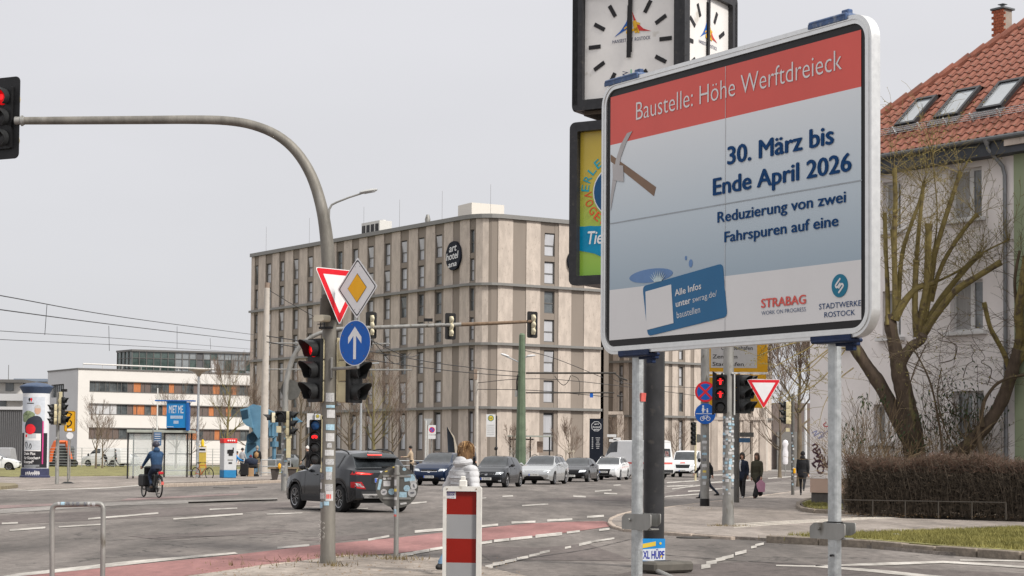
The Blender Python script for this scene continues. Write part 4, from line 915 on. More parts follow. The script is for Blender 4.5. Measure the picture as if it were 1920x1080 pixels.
# ================================================================= clock column
TH = R(31); A_ = 1.60
ctr = P(1227, 700, 24.1); ctr = V((ctr.x, ctr.y, 0))
ck = thing('clock_column', 'tall dark column carrying a square two-faced clock above a yellow advertising box', 'street clock')
def cube_face(side, z):   # plane matrices centred on a face; side 0 = left/front, 1 = right
 a = TH if side == 0 else TH-PI/2
 n_ = V((-math.sin(a), -math.cos(a), 0)); x = V((math.cos(a), -math.sin(a), 0)); o = ctr+n_*A_/2
 return frame((o.x, o.y, z), x, (0, 0, 1), n_)
rzc = Matrix.Rotation(-TH, 3, 'Z')
mb = MB(); mb.tube([(ctr.x, ctr.y, 0), (ctr.x, ctr.y, 5.9)], .135, 24); mb.tube([(ctr.x, ctr.y, 0), (ctr.x, ctr.y, .06)], .15, 24); mb.build('column', mat('column_paint', (.036, .036, .038), .38, .2, var=.3, scale=3, dirt=((.07, .065, .06), 9, .60)), ck)
ZC = 6.66
mb = MB(); Mz = Matrix.Translation((ctr.x, ctr.y, ZC-.80)) @ rzc.to_4x4(); mb.prism(rrect(A_-.16, A_-.16, .05, 3), 1.6, Mz); ckb = mb.build('clock_case', M_darkm, ck)
M_dial = mat('clock_dial', (.72, .70, .68), .25, var=.06, scale=3, dirt=((.50, .47, .42), 5, .62))
for s_ in (0, 1, 2, 3):
 a = TH-s_*PI/2; n_ = V((-math.sin(a), -math.cos(a), 0)); x = V((math.cos(a), -math.sin(a), 0)); o = ctr+n_*(A_/2-.08); M = frame((o.x, o.y, ZC), x, (0, 0, 1), n_)
 mb = MB(); mb.ring(rrect(A_, 1.62, .07, 5), rrect(A_-.30, 1.36, .03, 5), .08, M); mb.build('dial_frame', M_darkm, ck)
 MB().prism(rrect(A_-.28, 1.38, .03, 3), .012, M).build('dial', M_dial, ck)
 mk = MB()
 for h in range(12):
  t_ = 2*PI*h/12; q = Matrix.Rotation(t_, 4, 'Z'); mk.box((M @ q @ V((0, .505, .018))), (.052, .17, .006), (M @ q).to_3x3())
 mk.build('hour_mark', M_black, ck, ang=0)
 em = MB(); k = .005
 em.prism([(-.24, .10), (-.02, .20), (-.01, .40), (-.08, .26), (-.15, .17)][::-1], .002, M @ Matrix.Translation((.02, .0, .016)), 0)
 em.prism([(.28, .12), (.06, .15), (.01, .40), (.08, .25), (.17, .165)], .002, M @ Matrix.Translation((.02, .0, .016)), 1)
 for (x_, y_, w_, h_, r_) in ((.06, .20, .05, .16, .2), (.10, .235, .05, .03, -.4), (.02, .16, .12, .03, .1), (.09, .15, .03, .08, .5), (-.05, .15, .04, .06, -.3), (-.08, .20, .05, .02, .6)):
  em.prism([(x_+(a_*math.cos(r_)-b_*math.sin(r_)), y_+(a_*math.sin(r_)+b_*math.cos(r_))) for a_, b_ in rrect(w_, h_, .01, 2)], .002, M @ Matrix.Translation((.02, 0, .019)), 2)
 em.build('city_emblem', [mat('emblem_blue', (.02, .11, .40), .4), mat('emblem_red', (.50, .035, .03), .4), mat('emblem_gold', (.70, .40, .03), .4)], ck, ang=0)
 tx = MB(); text_mb(tx, 'HANSESTADT ROSTOCK', M, -.25, .29, .02, .045, 0, .01, 0, 1.15, .016)
 T = M @ Matrix.Translation((-.02, -.62, 0)) @ Matrix.Rotation(PI/2, 4, 'Z'); text_mb(tx, 'ZdW', T, .08, .27, 0, .085, 0, .0, 0, 1, .016); tx.build('lettering', mat('dial_print', (.05, .06, .13), .4), ck, ang=0)
 gl = MB(); gl.box(M @ V((.02, -.46, .017)), (.012, .24, .003), M.to_3x3()); gl.build('green_stroke', mat('green_print', (.10, .42, .24), .4), ck, ang=0)
 for ln_, w_, rt, z_ in ((.66, .060, -.03, .035), (.48, .075, -.008, .028)):
  q = M @ Matrix.Rotation(rt, 4, 'Z'); hb = MB(); hb.prism([(-w_/2, -.19 if ln_ > .6 else -.12), (w_/2, -.19 if ln_ > .6 else -.12), (w_/2*.85, ln_), (-w_/2*.85, ln_)], .006, q @ Matrix.Translation((0, 0, z_))); hb.build('hand', M_black, ck, ang=0)
mb = MB(); mb.prism(rrect(A_-.2, A_-.2, .05, 3), .05, Matrix.Translation((ctr.x, ctr.y, ZC-.86)) @ rzc.to_4x4()); mb.lathe([(.2, 0), (.28, .1)], (ctr.x, ctr.y, 5.72), 20); mb.build('underside', mat('brown_soffit', (.10, .075, .055), .7), ck)
# advertising box
ZA0, ZA1 = 3.60, 5.70
for s_ in (0, 2):
 a = TH-s_*PI/2; n_ = V((-math.sin(a), -math.cos(a), 0)); x = V((math.cos(a), -math.sin(a), 0)); o = ctr+n_*(A_/2-.10); M = frame((o.x, o.y, (ZA0+ZA1)/2), x, (0, 0, 1), n_)
 mb = MB(); mb.ring(rrect(A_+.06, ZA1-ZA0, .08, 5), rrect(A_-.16, ZA1-ZA0-.24, .02, 5), .10, M); mb.build('poster_frame', M_darkm, ck)
 pg = bpy.data.materials.get('poster_gradient')
 if not pg:
  pg = bpy.data.materials.new('poster_gradient'); pg.use_nodes = True; n = pg.node_tree.nodes; L = pg.node_tree.links
  t = n.new('ShaderNodeTexCoord'); sp_ = n.new('ShaderNodeSeparateXYZ'); m1 = n.new('ShaderNodeMapRange'); rp = n.new('ShaderNodeValToRGB')
  L.new(t.outputs['Object'], sp_.inputs[0]); m1.inputs['From Min'].default_value = ZA0; m1.inputs['From Max'].default_value = ZA1; L.new(sp_.outputs['Z'], m1.inputs['Value']); L.new(m1.outputs[0], rp.inputs[0]); L.new(rp.outputs[0], n['Principled BSDF'].inputs['Base Color'])
  rp.color_ramp.elements[0].color = (.20, .42, .05, 1); rp.color_ramp.elements[1].color = (.50, .36, .05, 1); rp.color_ramp.elements.new(.45).color = (.36, .44, .06, 1); rp.color_ramp.elements.new(.65).color = (.52, .40, .05, 1); n['Principled BSDF'].inputs['Roughness'].default_value = .25
 ps = MB().prism(rrect(A_-.14, ZA1-ZA0-.22, .02, 3), .01, M).build('poster', pg, ck, ang=0)
 W2 = (A_-.16)/2; sea = MB(); rg = random.Random(4)
 top = [(-W2+i*2*W2/20, -.28-.03*(i/20)+rg.uniform(-.012, .012)) for i in range(21)]; bot = [(-W2+i*2*W2/20, -.60-.26*math.sin(min(1, i/20*1.1)*PI/2)*.8+rg.uniform(-.01, .01)) for i in range(21)]
 sea.prism([(x_, y_) for x_, y_ in bot]+top[::-1], .002, M @ Matrix.Translation((0, 0, .012)), 0)
 sea.prism(circ(.33, 30, -.20, .14), .002, M @ Matrix.Translation((0, 0, .012)), 1); sea.prism(circ(.315, 30, -.20, .14), .002, M @ Matrix.Translation((0, 0, .0145)), 2)
 text_mb(sea, 'Tierpark', M, -.60, .02, -.52, .17, 3, .02, .22, 1, .016)
 for word, c0, ra, dirn, mm in (('ERLEBNIS', 172, .39, -1, 4), ('VOGELPARK', 184, .46, 1, 5)):
  for i, ch_ in enumerate(word):
   an = R(c0+dirn*i*15.5); cx_, cy_ = -.20+ra*math.cos(an), .14+ra*math.sin(an)
   rot_ = an-PI/2 if dirn < 0 else an+PI/2
   T = M @ Matrix.Translation((cx_, cy_, 0)) @ Matrix.Rotation(rot_, 4, 'Z'); text_mb(sea, ch_, T, -.04, .04, 0, .115, mm, .01, 0, 1, .016)
 sea.build('poster_print', [mat('poster_teal', (.0, .22, .40), .3), M_white, mat('poster_navy', (.008, .07, .18), .3), M_white, mat('poster_cyan', (.02, .34, .42), .3), mat('poster_red', (.65, .09, .03), .3)], ps, ang=0)
mb = MB(); mb.prism(rrect(A_-.06, A_-.22, .06, 3), ZA1-ZA0-.04, Matrix.Translation((ctr.x, ctr.y, ZA0+.02)) @ rzc.to_4x4()); mb.build('poster_case', M_darkm, ck)
mb = MB(); mb.lathe([(.16, 0), (.5, .12), (.5, .14)], (ctr.x, ctr.y, ZA0-.12), 24); mb.build('collar', mat('brown_soffit', None), ck)
# poster wrapped round the foot of the column
def curved_patch(mb, c, r, px0, px1, z0, z1, m=0, d=None, n_=6, o=.003):
 x0 = (px0-960)/3500*c.y; x1 = (px1-960)/3500*c.y; a0 = math.asin(max(-1, min(1, (x0-c.x)/r))); a1 = math.asin(max(-1, min(1, (x1-c.x)/r))); vs = []
 for i in range(n_+1):
  a = a0+(a1-a0)*i/n_; vs += [(c.x+(r+o)*math.sin(a), c.y-(r+o)*math.cos(a), z0), (c.x+(r+o)*math.sin(a), c.y-(r+o)*math.cos(a), z1)]
 mb.add(vs, [(2*i, 2*i+2, 2*i+3, 2*i+1) for i in range(n_)], m)
pz0, pz1 = Zat(1061, 23.95, 1228), Zat(1010, 23.95, 1228)
mb = MB(); Mp = frame((ctr.x-.165, ctr.y-.155, pz0), (1, 0, 0), (0, 0, 1)); mb.prism([(0, 0), (.30, .0), (.30, pz1-pz0), (0, pz1-pz0)], .006, Mp, 0)
pz = pz1-pz0; mb.prism([(.0, pz*.20), (.30, pz*.16), (.30, pz*.66), (0, pz*.60)], .001, Mp @ Matrix.Translation((0, 0, .0065)), 1)
text_mb(mb, 'XL HÜPF', Mp, .02, .29, pz*.27, pz*.30, 2, .03, 0, 1, .009); text_mb(mb, 'ENTE', Mp, .07, .24, pz*.04, pz*.13, 3, .03, 0, 1, .008)
mb.prism([(0, pz*.64), (.18, pz*.74), (.18, pz*.90), (0, pz*.80)], .001, Mp @ Matrix.Translation((0, 0, .0085)), 4)
for x_, y_ in ((.24, .83), (.255, .36)): mb.prism([(x_+.02*(1 if i % 2 else .6)*math.cos(i*PI/6), pz*y_+.02*(1 if i % 2 else .6)*math.sin(i*PI/6)) for i in range(12)], .001, Mp @ Matrix.Translation((0, 0, .0095)), 4)
mb.build('event_poster', [mat('poster_sky', (.02, .25, .6), .5), mat('poster_white', (.62, .66, .72), .5), mat('poster_indigo', (.02, .03, .32), .5), mat('poster_red', None), mat('poster_sun', (.72, .52, .06), .5)], ck, ang=0)
# rubber foot block and steel strut beside the column
f0 = G(1252, 1072, 0); fb_ = thing('ballast_block', 'grey rubber ballast block with steel strut lying at the base of the clock column', 'foot block')
mb = MB(); rz = Matrix.Rotation(R(35), 3, 'Z'); mb.box((f0.x-.05, f0.y-.3, .08), (.62, .36, .13), rz, 0, .03); mb.box((f0.x-.08, f0.y-.2, .145), (.16, .12, .01), rz, 1); mb.build('block', [mat('recycled_rubber', (.10, .092, .08), .85, var=.2), M_black], fb_)
p0, p1 = P(1207, 1059, 22.9), P(1262, 1084, 22.2); mb = MB(); mb.tube([p0, p1], .03, 10); mb.build('strut', M_galvp, fb_)
# ================================================================= warning beacon, cycle stand
d_ = 11.8
wb_ = thing('warning_beacon', 'red and white striped warning board in a white frame, in front of the woman', 'warning beacon')
M = pm(868.5, 912, d_, R(6)); zt = M.translation.z; M.translation.z = 0; w_ = .242
mb = MB(); mb.ring(rrect(w_, zt-.08, .015, 3, 0, (zt+.08)/2), rrect(w_-.05, zt-.14, .006, 3, -.004, (zt+.08)/2), .05, M); mb.prism(rrect(w_-.01, zt-.1, .01, 2, 0, (zt+.08)/2), .02, M @ Matrix.Translation((0, 0, .008))); mb.box(M @ V((0, .06, .02)), (.5, .12, .3), M.to_3x3(), 1, .02)
mb.build('frame', [mat('cream_plastic', (.62, .60, .56), .5, var=.1, scale=8, dirt=((.36, .33, .29), 12, .62)), M_rub], wb_)
mb = MB(); mb.box(M @ V((.002, zt+.018, .02)), (.05, .045, .03), M.to_3x3(), 0, .006); mb.box(M @ V((.002, zt+.05, .02)), (.03, .03, .02), M.to_3x3(), 0, .004); mb.build('lamp_socket', mat('cream_plastic', None), wb_)
k = 0; z = zt-.031; sh = .151; M_br1 = mat('beacon_red_shaded', (.22, .008, .003), .35, var=.05); M_br2 = mat('beacon_white_shaded', (.27, .27, .275), .35, var=.04)  # stripe colours darkened to stand in for shade on the board
while z > .12:
 z2 = max(.11, z-(.145 if k == 0 else sh)); mb = MB(); mb.add([M @ V(q) for q in ((-.102+k*.0006, z2, .031), (.094, z2-.001, .031), (.094, z-.001, .031), (-.102+k*.0006, z, .031))], [(0, 1, 2, 3)]); mb.build('stripe', M_br2 if k % 2 else M_br1, wb_, ang=0); z = z2; k += 1
mb = MB(); mb.prism([(-.102, zt-.075), (-.042, zt-.077), (-.042, zt-.031), (-.102, zt-.031)], .001, M @ Matrix.Translation((0, 0, .0325)), 0); mb.prism([(-.102, zt-.040), (-.046, zt-.041), (-.046, zt-.034), (-.102, zt-.034)], .001, M @ Matrix.Translation((0, 0, .034)), 1)
text_mb(mb, 'ZELCK', M, -.098, -.05, zt-.057, .013, 1, .03, 0, 1, .036); text_mb(mb, '03381 9090', M, -.098, -.05, zt-.070, .005, 1, 0, 0, 1, .036); mb.build('owner_sticker', [M_pw, mat('sticker_violet', (.09, .06, .28), .4)], wb_, ang=0)
mb = MB()
for x_ in (-.095, .09): mb.cyl(M @ V((x_, zt-.015, .05)), M @ V((x_, zt-.015, .054)), .004, None, 8)
mb.build('rivet', M_rust, wb_)
cs = thing('cycle_stand', 'grey steel hoop cycle stand with stickers on its top bar, bottom left', 'cycle stand')
D = 20.9; pts = []
for px, py in ((97.5, 1100), (97.5, 1080), (97.5, 1020), (97.5, 965)): pts.append(P(px, py, D))
arc_ = [P(98, 957, D), P(99.5, 951, D), P(103, 947.5, D), P(108, 946.5, D)]
topb = [P(130, 946, D), P(160, 945.3, D), P(184, 944.8, D)]; arc2 = [P(189, 945.5, D), P(192.2, 948.5, D), P(193.5, 954, D)]
down = [P(193.5, 970, D), P(193, 1030, D), P(192.5, 1080, D)]
allp = [V((pts[0].x, D, 0))]+pts[2:]+arc_+topb+arc2+down[:2]+[V((down[2].x, D, 0))]
mb = MB(); mb.tube(allp, .029, 14); mb.build('hoop', M_galvp, cs)
mb = MB(); mb.box((allp[0].x, D, .005), (.14, .14, .01)); mb.box((allp[-1].x, D, .005), (.14, .14, .01)); mb.build('foot_plate', M_galvp, cs)
rg = random.Random(8); mb = MB(); x = P(109, 946, D).x
while x < P(186, 945, D).x-.02:
 L_ = rg.uniform(.02, .06); z = P(150, 945.5, D).z; vs = []
 for i in range(7):
  a = R(-45+16*i); vs += [(x, D-.0305*math.cos(a), z+.0305*math.sin(a)+.001), (x+L_*.9, D-.0305*math.cos(a), z+.0305*math.sin(a)+.001)]
 mb.add(vs, [(2*i, 2*i+1, 2*i+3, 2*i+2) for i in range(6)], rg.choice([0, 1, 2, 2, 4, 2, 4, 2])); x += L_+rg.uniform(.0, .05)
mb.build('sticker_wrap', M_stk, cs, ang=0)
# ================================================================= traffic signals, sign posts, lamps
M_lred = mat('lit_red_lens', (.9, .02, .02), .4, var=0, emit=(1, .015, .02), estr=1.1)
M_lredd = mat('red_lens_glow', (.5, .004, .006), .3, var=0, emit=(.9, .004, .008), estr=.45)
M_lens = mat('unlit_lens', (.035, .035, .036), .18, var=.3, scale=20)
M_lensg = mat('unlit_green_lens', (.03, .05, .042), .18, var=.3)
M_lensb = mat('blue_lens', (.01, .05, .14), .2, var=.4, scale=14)
def fmat(loc, th, tilt=0):       # sign/signal frame: x right, y up, z towards the viewer; th turns it to face left (+) or right (-)
 c, s_ = math.cos(th), math.sin(th)
 return frame(loc, (c, -s_, 0), (0, 0, 1), V((-s_, -c, 0)))
def signal_head(parent, M, n=3, r=.10, pitch=.27, lit=None, board=False, vis=.2, back=True, lens=None, sym=None, name='signal_head', hous=None, bulge=True, hw=.92):
 """a signal head: black front, beige housing behind, one hooded lens per section"""
 W, H = r*2.8, pitch*n
 fr = MB(); fr.prism(rrect(W, H, .02, 3), .05, M @ Matrix.Translation((0, 0, -.05)), 0)
 for i in range(n):
  y = H/2-pitch*(i+.5)
  if back: fr.prism(rrect(W*hw, pitch*.97, .02, 2, 0, y), .13, M @ Matrix.Translation((0, 0, -.18)), 1)
  if back and bulge: fr.lathe([(r*1.05, 0), (r*1.0, .05), (r*.5, .10), (.01, .115)], M @ V((0, y, -.18)), 12, 1, M.to_3x3() @ Matrix.Rotation(PI, 3, 'X'), (.55 if hw < .5 else 1, 1))
 if board: fr.prism(rrect(W+.20, H+.26, .07, 5), .012, M @ Matrix.Translation((0, 0, -.052)), 2)
 ho = fr.build(name, [M_blk, hous or M_hous, M_blk], parent)
 for i in range(n):
  y = H/2-pitch*(i+.5); c = M @ V((0, y, .0)); m3 = M.to_3x3()
  kind = (lit or {}).get(i)
  lm = M_lredd if kind == 'red' else (M_lensb if kind == 'blue' else M_lens)
  l = MB(); l.lathe([(r, 0), (r*.95, .012), (r*.6, .026), (.004, .032)], c, 16, 0, m3); l.build('lens', lm, ho)
  if kind == 'red':
   l = MB(); l.lathe([(r*.42, 0), (r*.2, .006)], M @ V((0, y, .027)), 12, 0, m3)
   if sym is None: l.build('lit_lamp', M_lred, ho)
  if kind in ('man', 'bike'):
   l = MB(); k = r*.75; T = M @ Matrix.Translation((0, y, .034))
   if kind == 'man':
    l.prism(circ(k*.2, 10, 0, k*.62), .002, T); l.prism([(-k*.8, k*.1), (k*.8, k*.1), (k*.8, k*.32), (-k*.8, k*.32)], .002, T); l.prism([(-k*.26, -k*.95), (k*.26, -k*.95), (k*.36, k*.4), (-k*.36, k*.4)], .002, T @ Matrix.Translation((0, 0, .001)))
    l.prism([(-k*.38, k*.66), (k*.38, k*.66), (k*.3, k*.78), (-k*.3, k*.78)], .002, T @ Matrix.Translation((0, 0, .002)))
   else:
    for sx in (-1, 1): l.ring(circ(k*.42, 14, sx*k*.45, -k*.15), circ(k*.22, 14, sx*k*.45, -k*.15), .002, T)
    ribbon(l, T, [(-k*.45, -k*.15), (-k*.1, k*.3), (k*.25, k*.25), (k*.45, -k*.15)], k*.16, .003); ribbon(l, T, [(-k*.1, k*.3), (0, -k*.15), (k*.3, k*.25)], k*.14, .004)
   l.build('lit_symbol', M_lred, ho, ang=0)
  if vis:
   v = MB(); N = 14; vs = []
   for q in range(N+1):
    a = R(-62+304*q/N)-0; a = R(-55+290*q/N)
    f = .45+.55*max(0, math.sin(a)) if True else 1
    for zz, rr in ((-.004, r*1.12), (vis*f, r*1.16), (vis*f, r*1.10), (.0, r*1.05)):
     vs.append(M @ V((rr*math.cos(a), y+rr*math.sin(a), zz)))
   v.add(vs, [(4*q+k_, 4*q+(k_+1) % 4, 4*(q+1)+(k_+1) % 4, 4*(q+1)+k_) for q in range(N) for k_ in range(4)]+[(0, 1, 2, 3), tuple(4*N+x for x in (3, 2, 1, 0))])
   v.build('visor', M_visor, ho)
 return ho
def stickers(parent, c, rad, items, o=.003):
 for px, py, w_, h_, k in items:
  w_ *= .88; h_ *= .84
  mb = MB(); z1, z0 = Zat(py-h_/2, c.y-rad, px), Zat(py+h_/2, c.y-rad, px); e = (c.x*3500/c.y+960)
  lim = rad*3500/c.y*.98; a_, b_ = max(px-w_/2, e-lim), min(px+w_/2, e+lim)
  if b_-a_ < .5: continue
  curved_patch(mb, c, rad, a_, b_, z0, z1, 0, None, 4, o); mb.build('sticker', M_stk[k], parent, ang=0)
def pole(parent, x, y, z0, z1, r0, r1=None, m=None, name='pole', n=14):
 return MB().tube([(x, y, z0), (x, y, z1)], [r0, r1 or r0], n).build(name, m or M_galvp, parent)
# ---- the big signal mast at the near corner
D = 24.0
tm = thing('signal_mast', 'tall curved-arm signal mast covered in stickers, with yield, priority and blue arrow signs', 'traffic light')
pxs = [(614.5, 1060), (614.8, 1000), (615.2, 900), (616.2, 800), (617, 700), (617.5, 620), (617.5, 560), (616, 500), (611.5, 440), (602, 385), (584, 330), (556, 285), (520, 254), (475, 235), (425, 226.5), (360, 224.5), (280, 225), (160, 225.8), (40, 226.5)]
rad = [.098, .096, .094, .091, .090, .090, .092, .090, .084, .076, .070, .065, .062, .060, .059, .057, .055, .053, .050]
pts = [P(x, y, D) for x, y in pxs]; pts[0].z = 0
cps = bez([(p.x, p.y, p.z) for p in pts], 72); rr2 = []
for i in range(len(cps)): t = i/(len(cps)-1)*(len(rad)-1); k = min(int(t), len(rad)-2); rr2.append(rad[k]+(rad[k+1]-rad[k])*(t-k))
MB().tube(cps, rr2, 20).build('mast_arm', M_mast, tm)
mx, my = pts[1].x, D; cM = V((pts[2].x-.002, D, 0))
mb = MB(); mb.tube([(pts[0].x, D, .0), (pts[0].x, D, Zat(1042, D, 614))], [.104, .103], 20); mb.build('base_sleeve', M_mast, tm)
mb = MB(); mb.tube([(pts[6].x, D, Zat(600, D, 617)), (pts[6].x, D, Zat(560, D, 617))], [.125, .115], 20); mb.tube([(pts[6].x, D, Zat(560, D, 617)), (pts[6].x, D, Zat(553, D, 617))], [.10, .095], 20); mb.build('mast_collar', mat('collar_brown', (.10, .085, .07), .6, .3, var=.3), tm)
# streak of rust down the outer side of the bend
vs = []
for i, px_ in enumerate([(x, y) for x, y in pxs[6:12]]):
 pass
# beige detector on its bracket
dt = P(604, 600, D-.15); mb = MB(); Md = fmat(dt, R(38)); mb.prism(rrect(.17, .085, .03, 4), .14, Md @ Matrix.Translation((0, .02, -.07)), 0)
mb.tube([Md @ V((-.03, -.03, 0)), Md @ V((-.03, -.10, 0))], .008, 6, 1); mb.tube([Md @ V((.04, -.03, 0)), Md @ V((.04, -.10, 0))], .008, 6, 1); mb.tube([Md @ V((-.05, -.10, 0)), Md @ V((.14, -.10, -.05))], .016, 8, 1); mb.tube([Md @ V((-.05, -.055, .03)), Md @ V((.08, -.055, .03))], .006, 6, 1)
mb.build('detector', [mat('cream_housing', (.62, .56, .44), .5, var=.08), M_darkm], tm)
# heads
h1 = signal_head(tm, fmat(P(588, 694.5, D-.02), R(50)), 3, .102, .272, {0: 'red'}, vis=.22, bulge=False)
M_ = fmat(P(605, 694.5, D+.12), R(50)); mb = MB()
x_ = P(606, 690, D-.06); mb.box((x_.x+.01, D-.02, (Zat(635, D)+Zat(757, D))/2), (.045, .06, Zat(633, D)-Zat(757, D)), None, 0, .006)
for py in (636, 753): mb.box((x_.x+.045, D-.02, Zat(py, D, 606)), (.11, .07, .03), None, 0, .006)
mb.build('mounting_rail', M_hous, tm)
h2 = signal_head(tm, fmat(P(667, 696, D-.05), R(-56)), 3, .102, .272, None, vis=.24)
mb = MB(); x_ = P(634, 690, D); mb.box((x_.x, D-.02, (Zat(635, D)+Zat(757, D))/2), (.035, .05, Zat(638, D)-Zat(757, D)), None, 0, .006); mb.build('mounting_rail', M_hous, tm)
hb = signal_head(tm, fmat(P(591.5, 829, D-.02), R(16)), 4, .062, .144, {0: 'blue', 1: 'bike'}, vis=.05, bulge=False, name='bike_signal')
mb = MB(); mb.box((P(605, 829, D).x, D-.03, Zat(829, D, 605)), (.028, .05, Zat(782, D)-Zat(880, D)), None, 0, .004)
for py in (783, 882): mb.box((P(608, py, D).x, D-.02, Zat(py, D, 606)), (.10, .07, .055), None, 0, .008)
mb.build('mounting_rail', M_hous, tm)
# far-left head with backing board at the end of the arm
la = signal_head(tm, fmat(P(4, 221, D+.05), R(26)), 3, .105, .270, {0: 'red'}, board=True, vis=.20)
mb = MB(); mb.tube([P(28, 226.5, D), P(46, 226.5, D)], .055, 12); mb.tube([P(40, 226.5, D), P(43, 226.5, D)], .07, 12); mb.build('arm_clamp', M_galvp, tm)
# signs
def sign(parent, M, outline, layers, name, th=.003, back=M_signb, rim=None):
 o = MB().prism(outline, th, M @ Matrix.Translation((0, 0, -th))).build(name, [back], parent)
 z = .0006
 for poly, m, nm in layers:
  mb = MB()
  if isinstance(poly, tuple): mb.ring(poly[0], poly[1], .0006, M @ Matrix.Translation((0, 0, z)))
  else: mb.prism(poly, .0006, M @ Matrix.Translation((0, 0, z)))
  mb.build(nm, m, o, ang=0); z += .0016
 return o
def tri(s_, e=0, r=.03, n=4):   # point-down triangle of side s_
 h = s_*math.sqrt(3)/2; k = e
 pts_ = [(-s_/2+k*1.732, h/3*1-k*1.0+0), (0, -h*2/3+2*k), (s_/2-k*1.732, h/3-k)]
 return rpoly(pts_, max(.004, r-e*.5), n)
def yield_sign(parent, M, s_):
 return sign(parent, M, tri(s_, 0, .05), [(tri(s_, 0, .05), M_white, 'white_edge'), (tri(s_, s_*.012, .045), M_red_r, 'red_border'), (tri(s_, s_*.094, .01), M_white, 'white_centre')], 'yield_sign')
Ms = fmat(P(637, 540, D-.26), R(-46)); yield_sign(tm, Ms, .83)
Mdm = fmat(P(670, 540, D-.62), R(45)); k = .78/2
dm = lambda e, r=.03: rpoly([(0, k-e), (-k+e, 0), (0, -k+e), (k-e, 0)], r, 3)
sign(tm, Mdm, dm(0), [(dm(0), M_white, 'white_edge'), ((dm(.028), dm(.047)), M_black, 'black_line'), (dm(.205, .004), M_black, 'black_line'), (dm(.212, .004), M_yel_r, 'yellow_centre')], 'priority_sign')
mb = MB()
for x_, y_ in ((-.045, .27), (.045, .27), (-.045, -.27), (.045, -.27)): mb.prism(circ(.006, 6, x_, y_), .002, Mdm @ Matrix.Translation((0, 0, .001)))
mb.build('rivet', M_galvp, tm, ang=0)
Mb = fmat(P(665.5, 643, D-.55), R(42)); a = .288
arrow = [(-.03, -.20), (.03, -.20), (.03, .095), (.10, .02), (.10, .09), (0, .195), (-.10, .09), (-.10, .02), (-.03, .095)]
arrow = [(x*1.03, y) for x, y in [(-.024, -.205), (.024, -.205), (.024, .09), (.118, -.01), (.118, .072), (0, .205), (-.118, .072), (-.118, -.01), (-.024, .09)]]
sign(tm, Mb, circ(a, 48), [(circ(a, 48), M_white, 'white_edge'), (circ(a*.965, 48), M_blue_r, 'blue_field')], 'direction_sign')
MB().prism(arrow, .0006, Mb @ Matrix.Translation((0, 0, .004))).build('white_arrow', M_white, tm, ang=0)
mb = MB()
for i in range(6): mb.prism(circ(.008, 6, .24*math.cos(R(50+i*53)), .24*math.sin(R(50+i*53))), .002, Mb @ Matrix.Translation((0, 0, .004)))
mb.build('rivet', M_rust, tm, ang=0)
mb = MB(); mb.tube([P(621, 692, D-.08), P(650, 690, D-.35), P(671, 688, D-.5)], .022, 10); q = P(671, 640, D-.5); mb.tube([V((q.x, q.y+.04, Zat(690, D-.5, 671))), V((q.x, q.y+.04, Zat(545, D-.5, 671)))], .020, 8); q = P(622, 690, D-.1); mb.box(V((q.x, q.y, q.z)), (.03, .04, .27), None, 0, .005); mb.build('sign_bracket', M_galvp, tm)
stickers(tm, cM, .0945, [(620, 745, 17, 20, 4), (621, 762, 17, 6, 1), (622, 776, 16, 18, 0), (621, 801, 17, 13, 1), (621, 820, 17, 18, 0), (620, 835, 10, 11, 4), (620, 849, 18, 13, 0), (621, 866, 17, 13, 4), (620, 880, 13, 11, 1), (620, 892, 12, 18, 4), (606, 893, 11, 14, 2), (604, 911, 8, 14, 0), (608, 930, 11, 14, 4), (620, 914, 16, 15, 4), (621, 930, 15, 22, 0), (620, 931, 10, 10, 3), (616, 944, 11, 9, 1), (605, 947, 9, 13, 1), (626, 1004, 5, 9, 0), (605, 862, 6, 10, 2)])
scr = MB(); rg = random.Random(6)
for k in range(9):
 px = 604+(k % 2)*7+rg.uniform(-2, 2); py = 976+k*4.4; z = Zat(py, D, px); x0 = (px-960)/3500*D; y0 = D-.095
 ribbon(scr, frame((x0, y0-.004, z), (1, 0, 0), (0, 0, 1)), [(-.015, rg.uniform(-.02, .02)), (0, rg.uniform(-.02, .02)), (.012, rg.uniform(-.02, .02)), (.0, rg.uniform(-.03, .0))], .004)
scr.build('scratched_tag', mat('pale_scratch', (.45, .43, .40), .6, var=.1), tm, ang=0)
# ---- round sign seen from behind, covered with stickers
D2 = 25.3
rs = thing('round_sign', 'back of a round traffic sign covered with stickers on a short grey pole', 'road sign')
x0 = Xat(743, D2, 1000)
pole(rs, x0, D2, 0, Zat(876, D2, 743), .034, m=M_galvp); mb = MB(); mb.lathe([(.036, 0), (.034, .02), (.0, .03)], (x0, D2, Zat(876, D2, 743)), 14); mb.build('cap', M_galvp, rs)
Mr_ = fmat((x0, D2+.05, Zat(913, D2, 743)), 0); Mr_.translation.z = Zat(913, D2, 743)
disc = MB().prism(circ(.285, 44), .004, Mr_ @ Matrix.Translation((0, 0, -.002))).build('disc', M_signb, rs)
mb = MB(); mb.ring(circ(.287, 44), circ(.279, 44), .01, Mr_ @ Matrix.Translation((0, 0, -.004))); mb.build('rim', M_signb, rs)
mb = MB()
for y_ in (.145, -.155): mb.prism(rrect(.38, .028, .008, 2, 0, y_), .012, Mr_ @ Matrix.Translation((0, 0, .003)))
mb.tube([(x0, D2-.01, Zat(892, D2)), (x0, D2-.01, Zat(888, D2))], .043, 12); mb.build('clamp_rail', M_galvp, rs)
rg = random.Random(3)
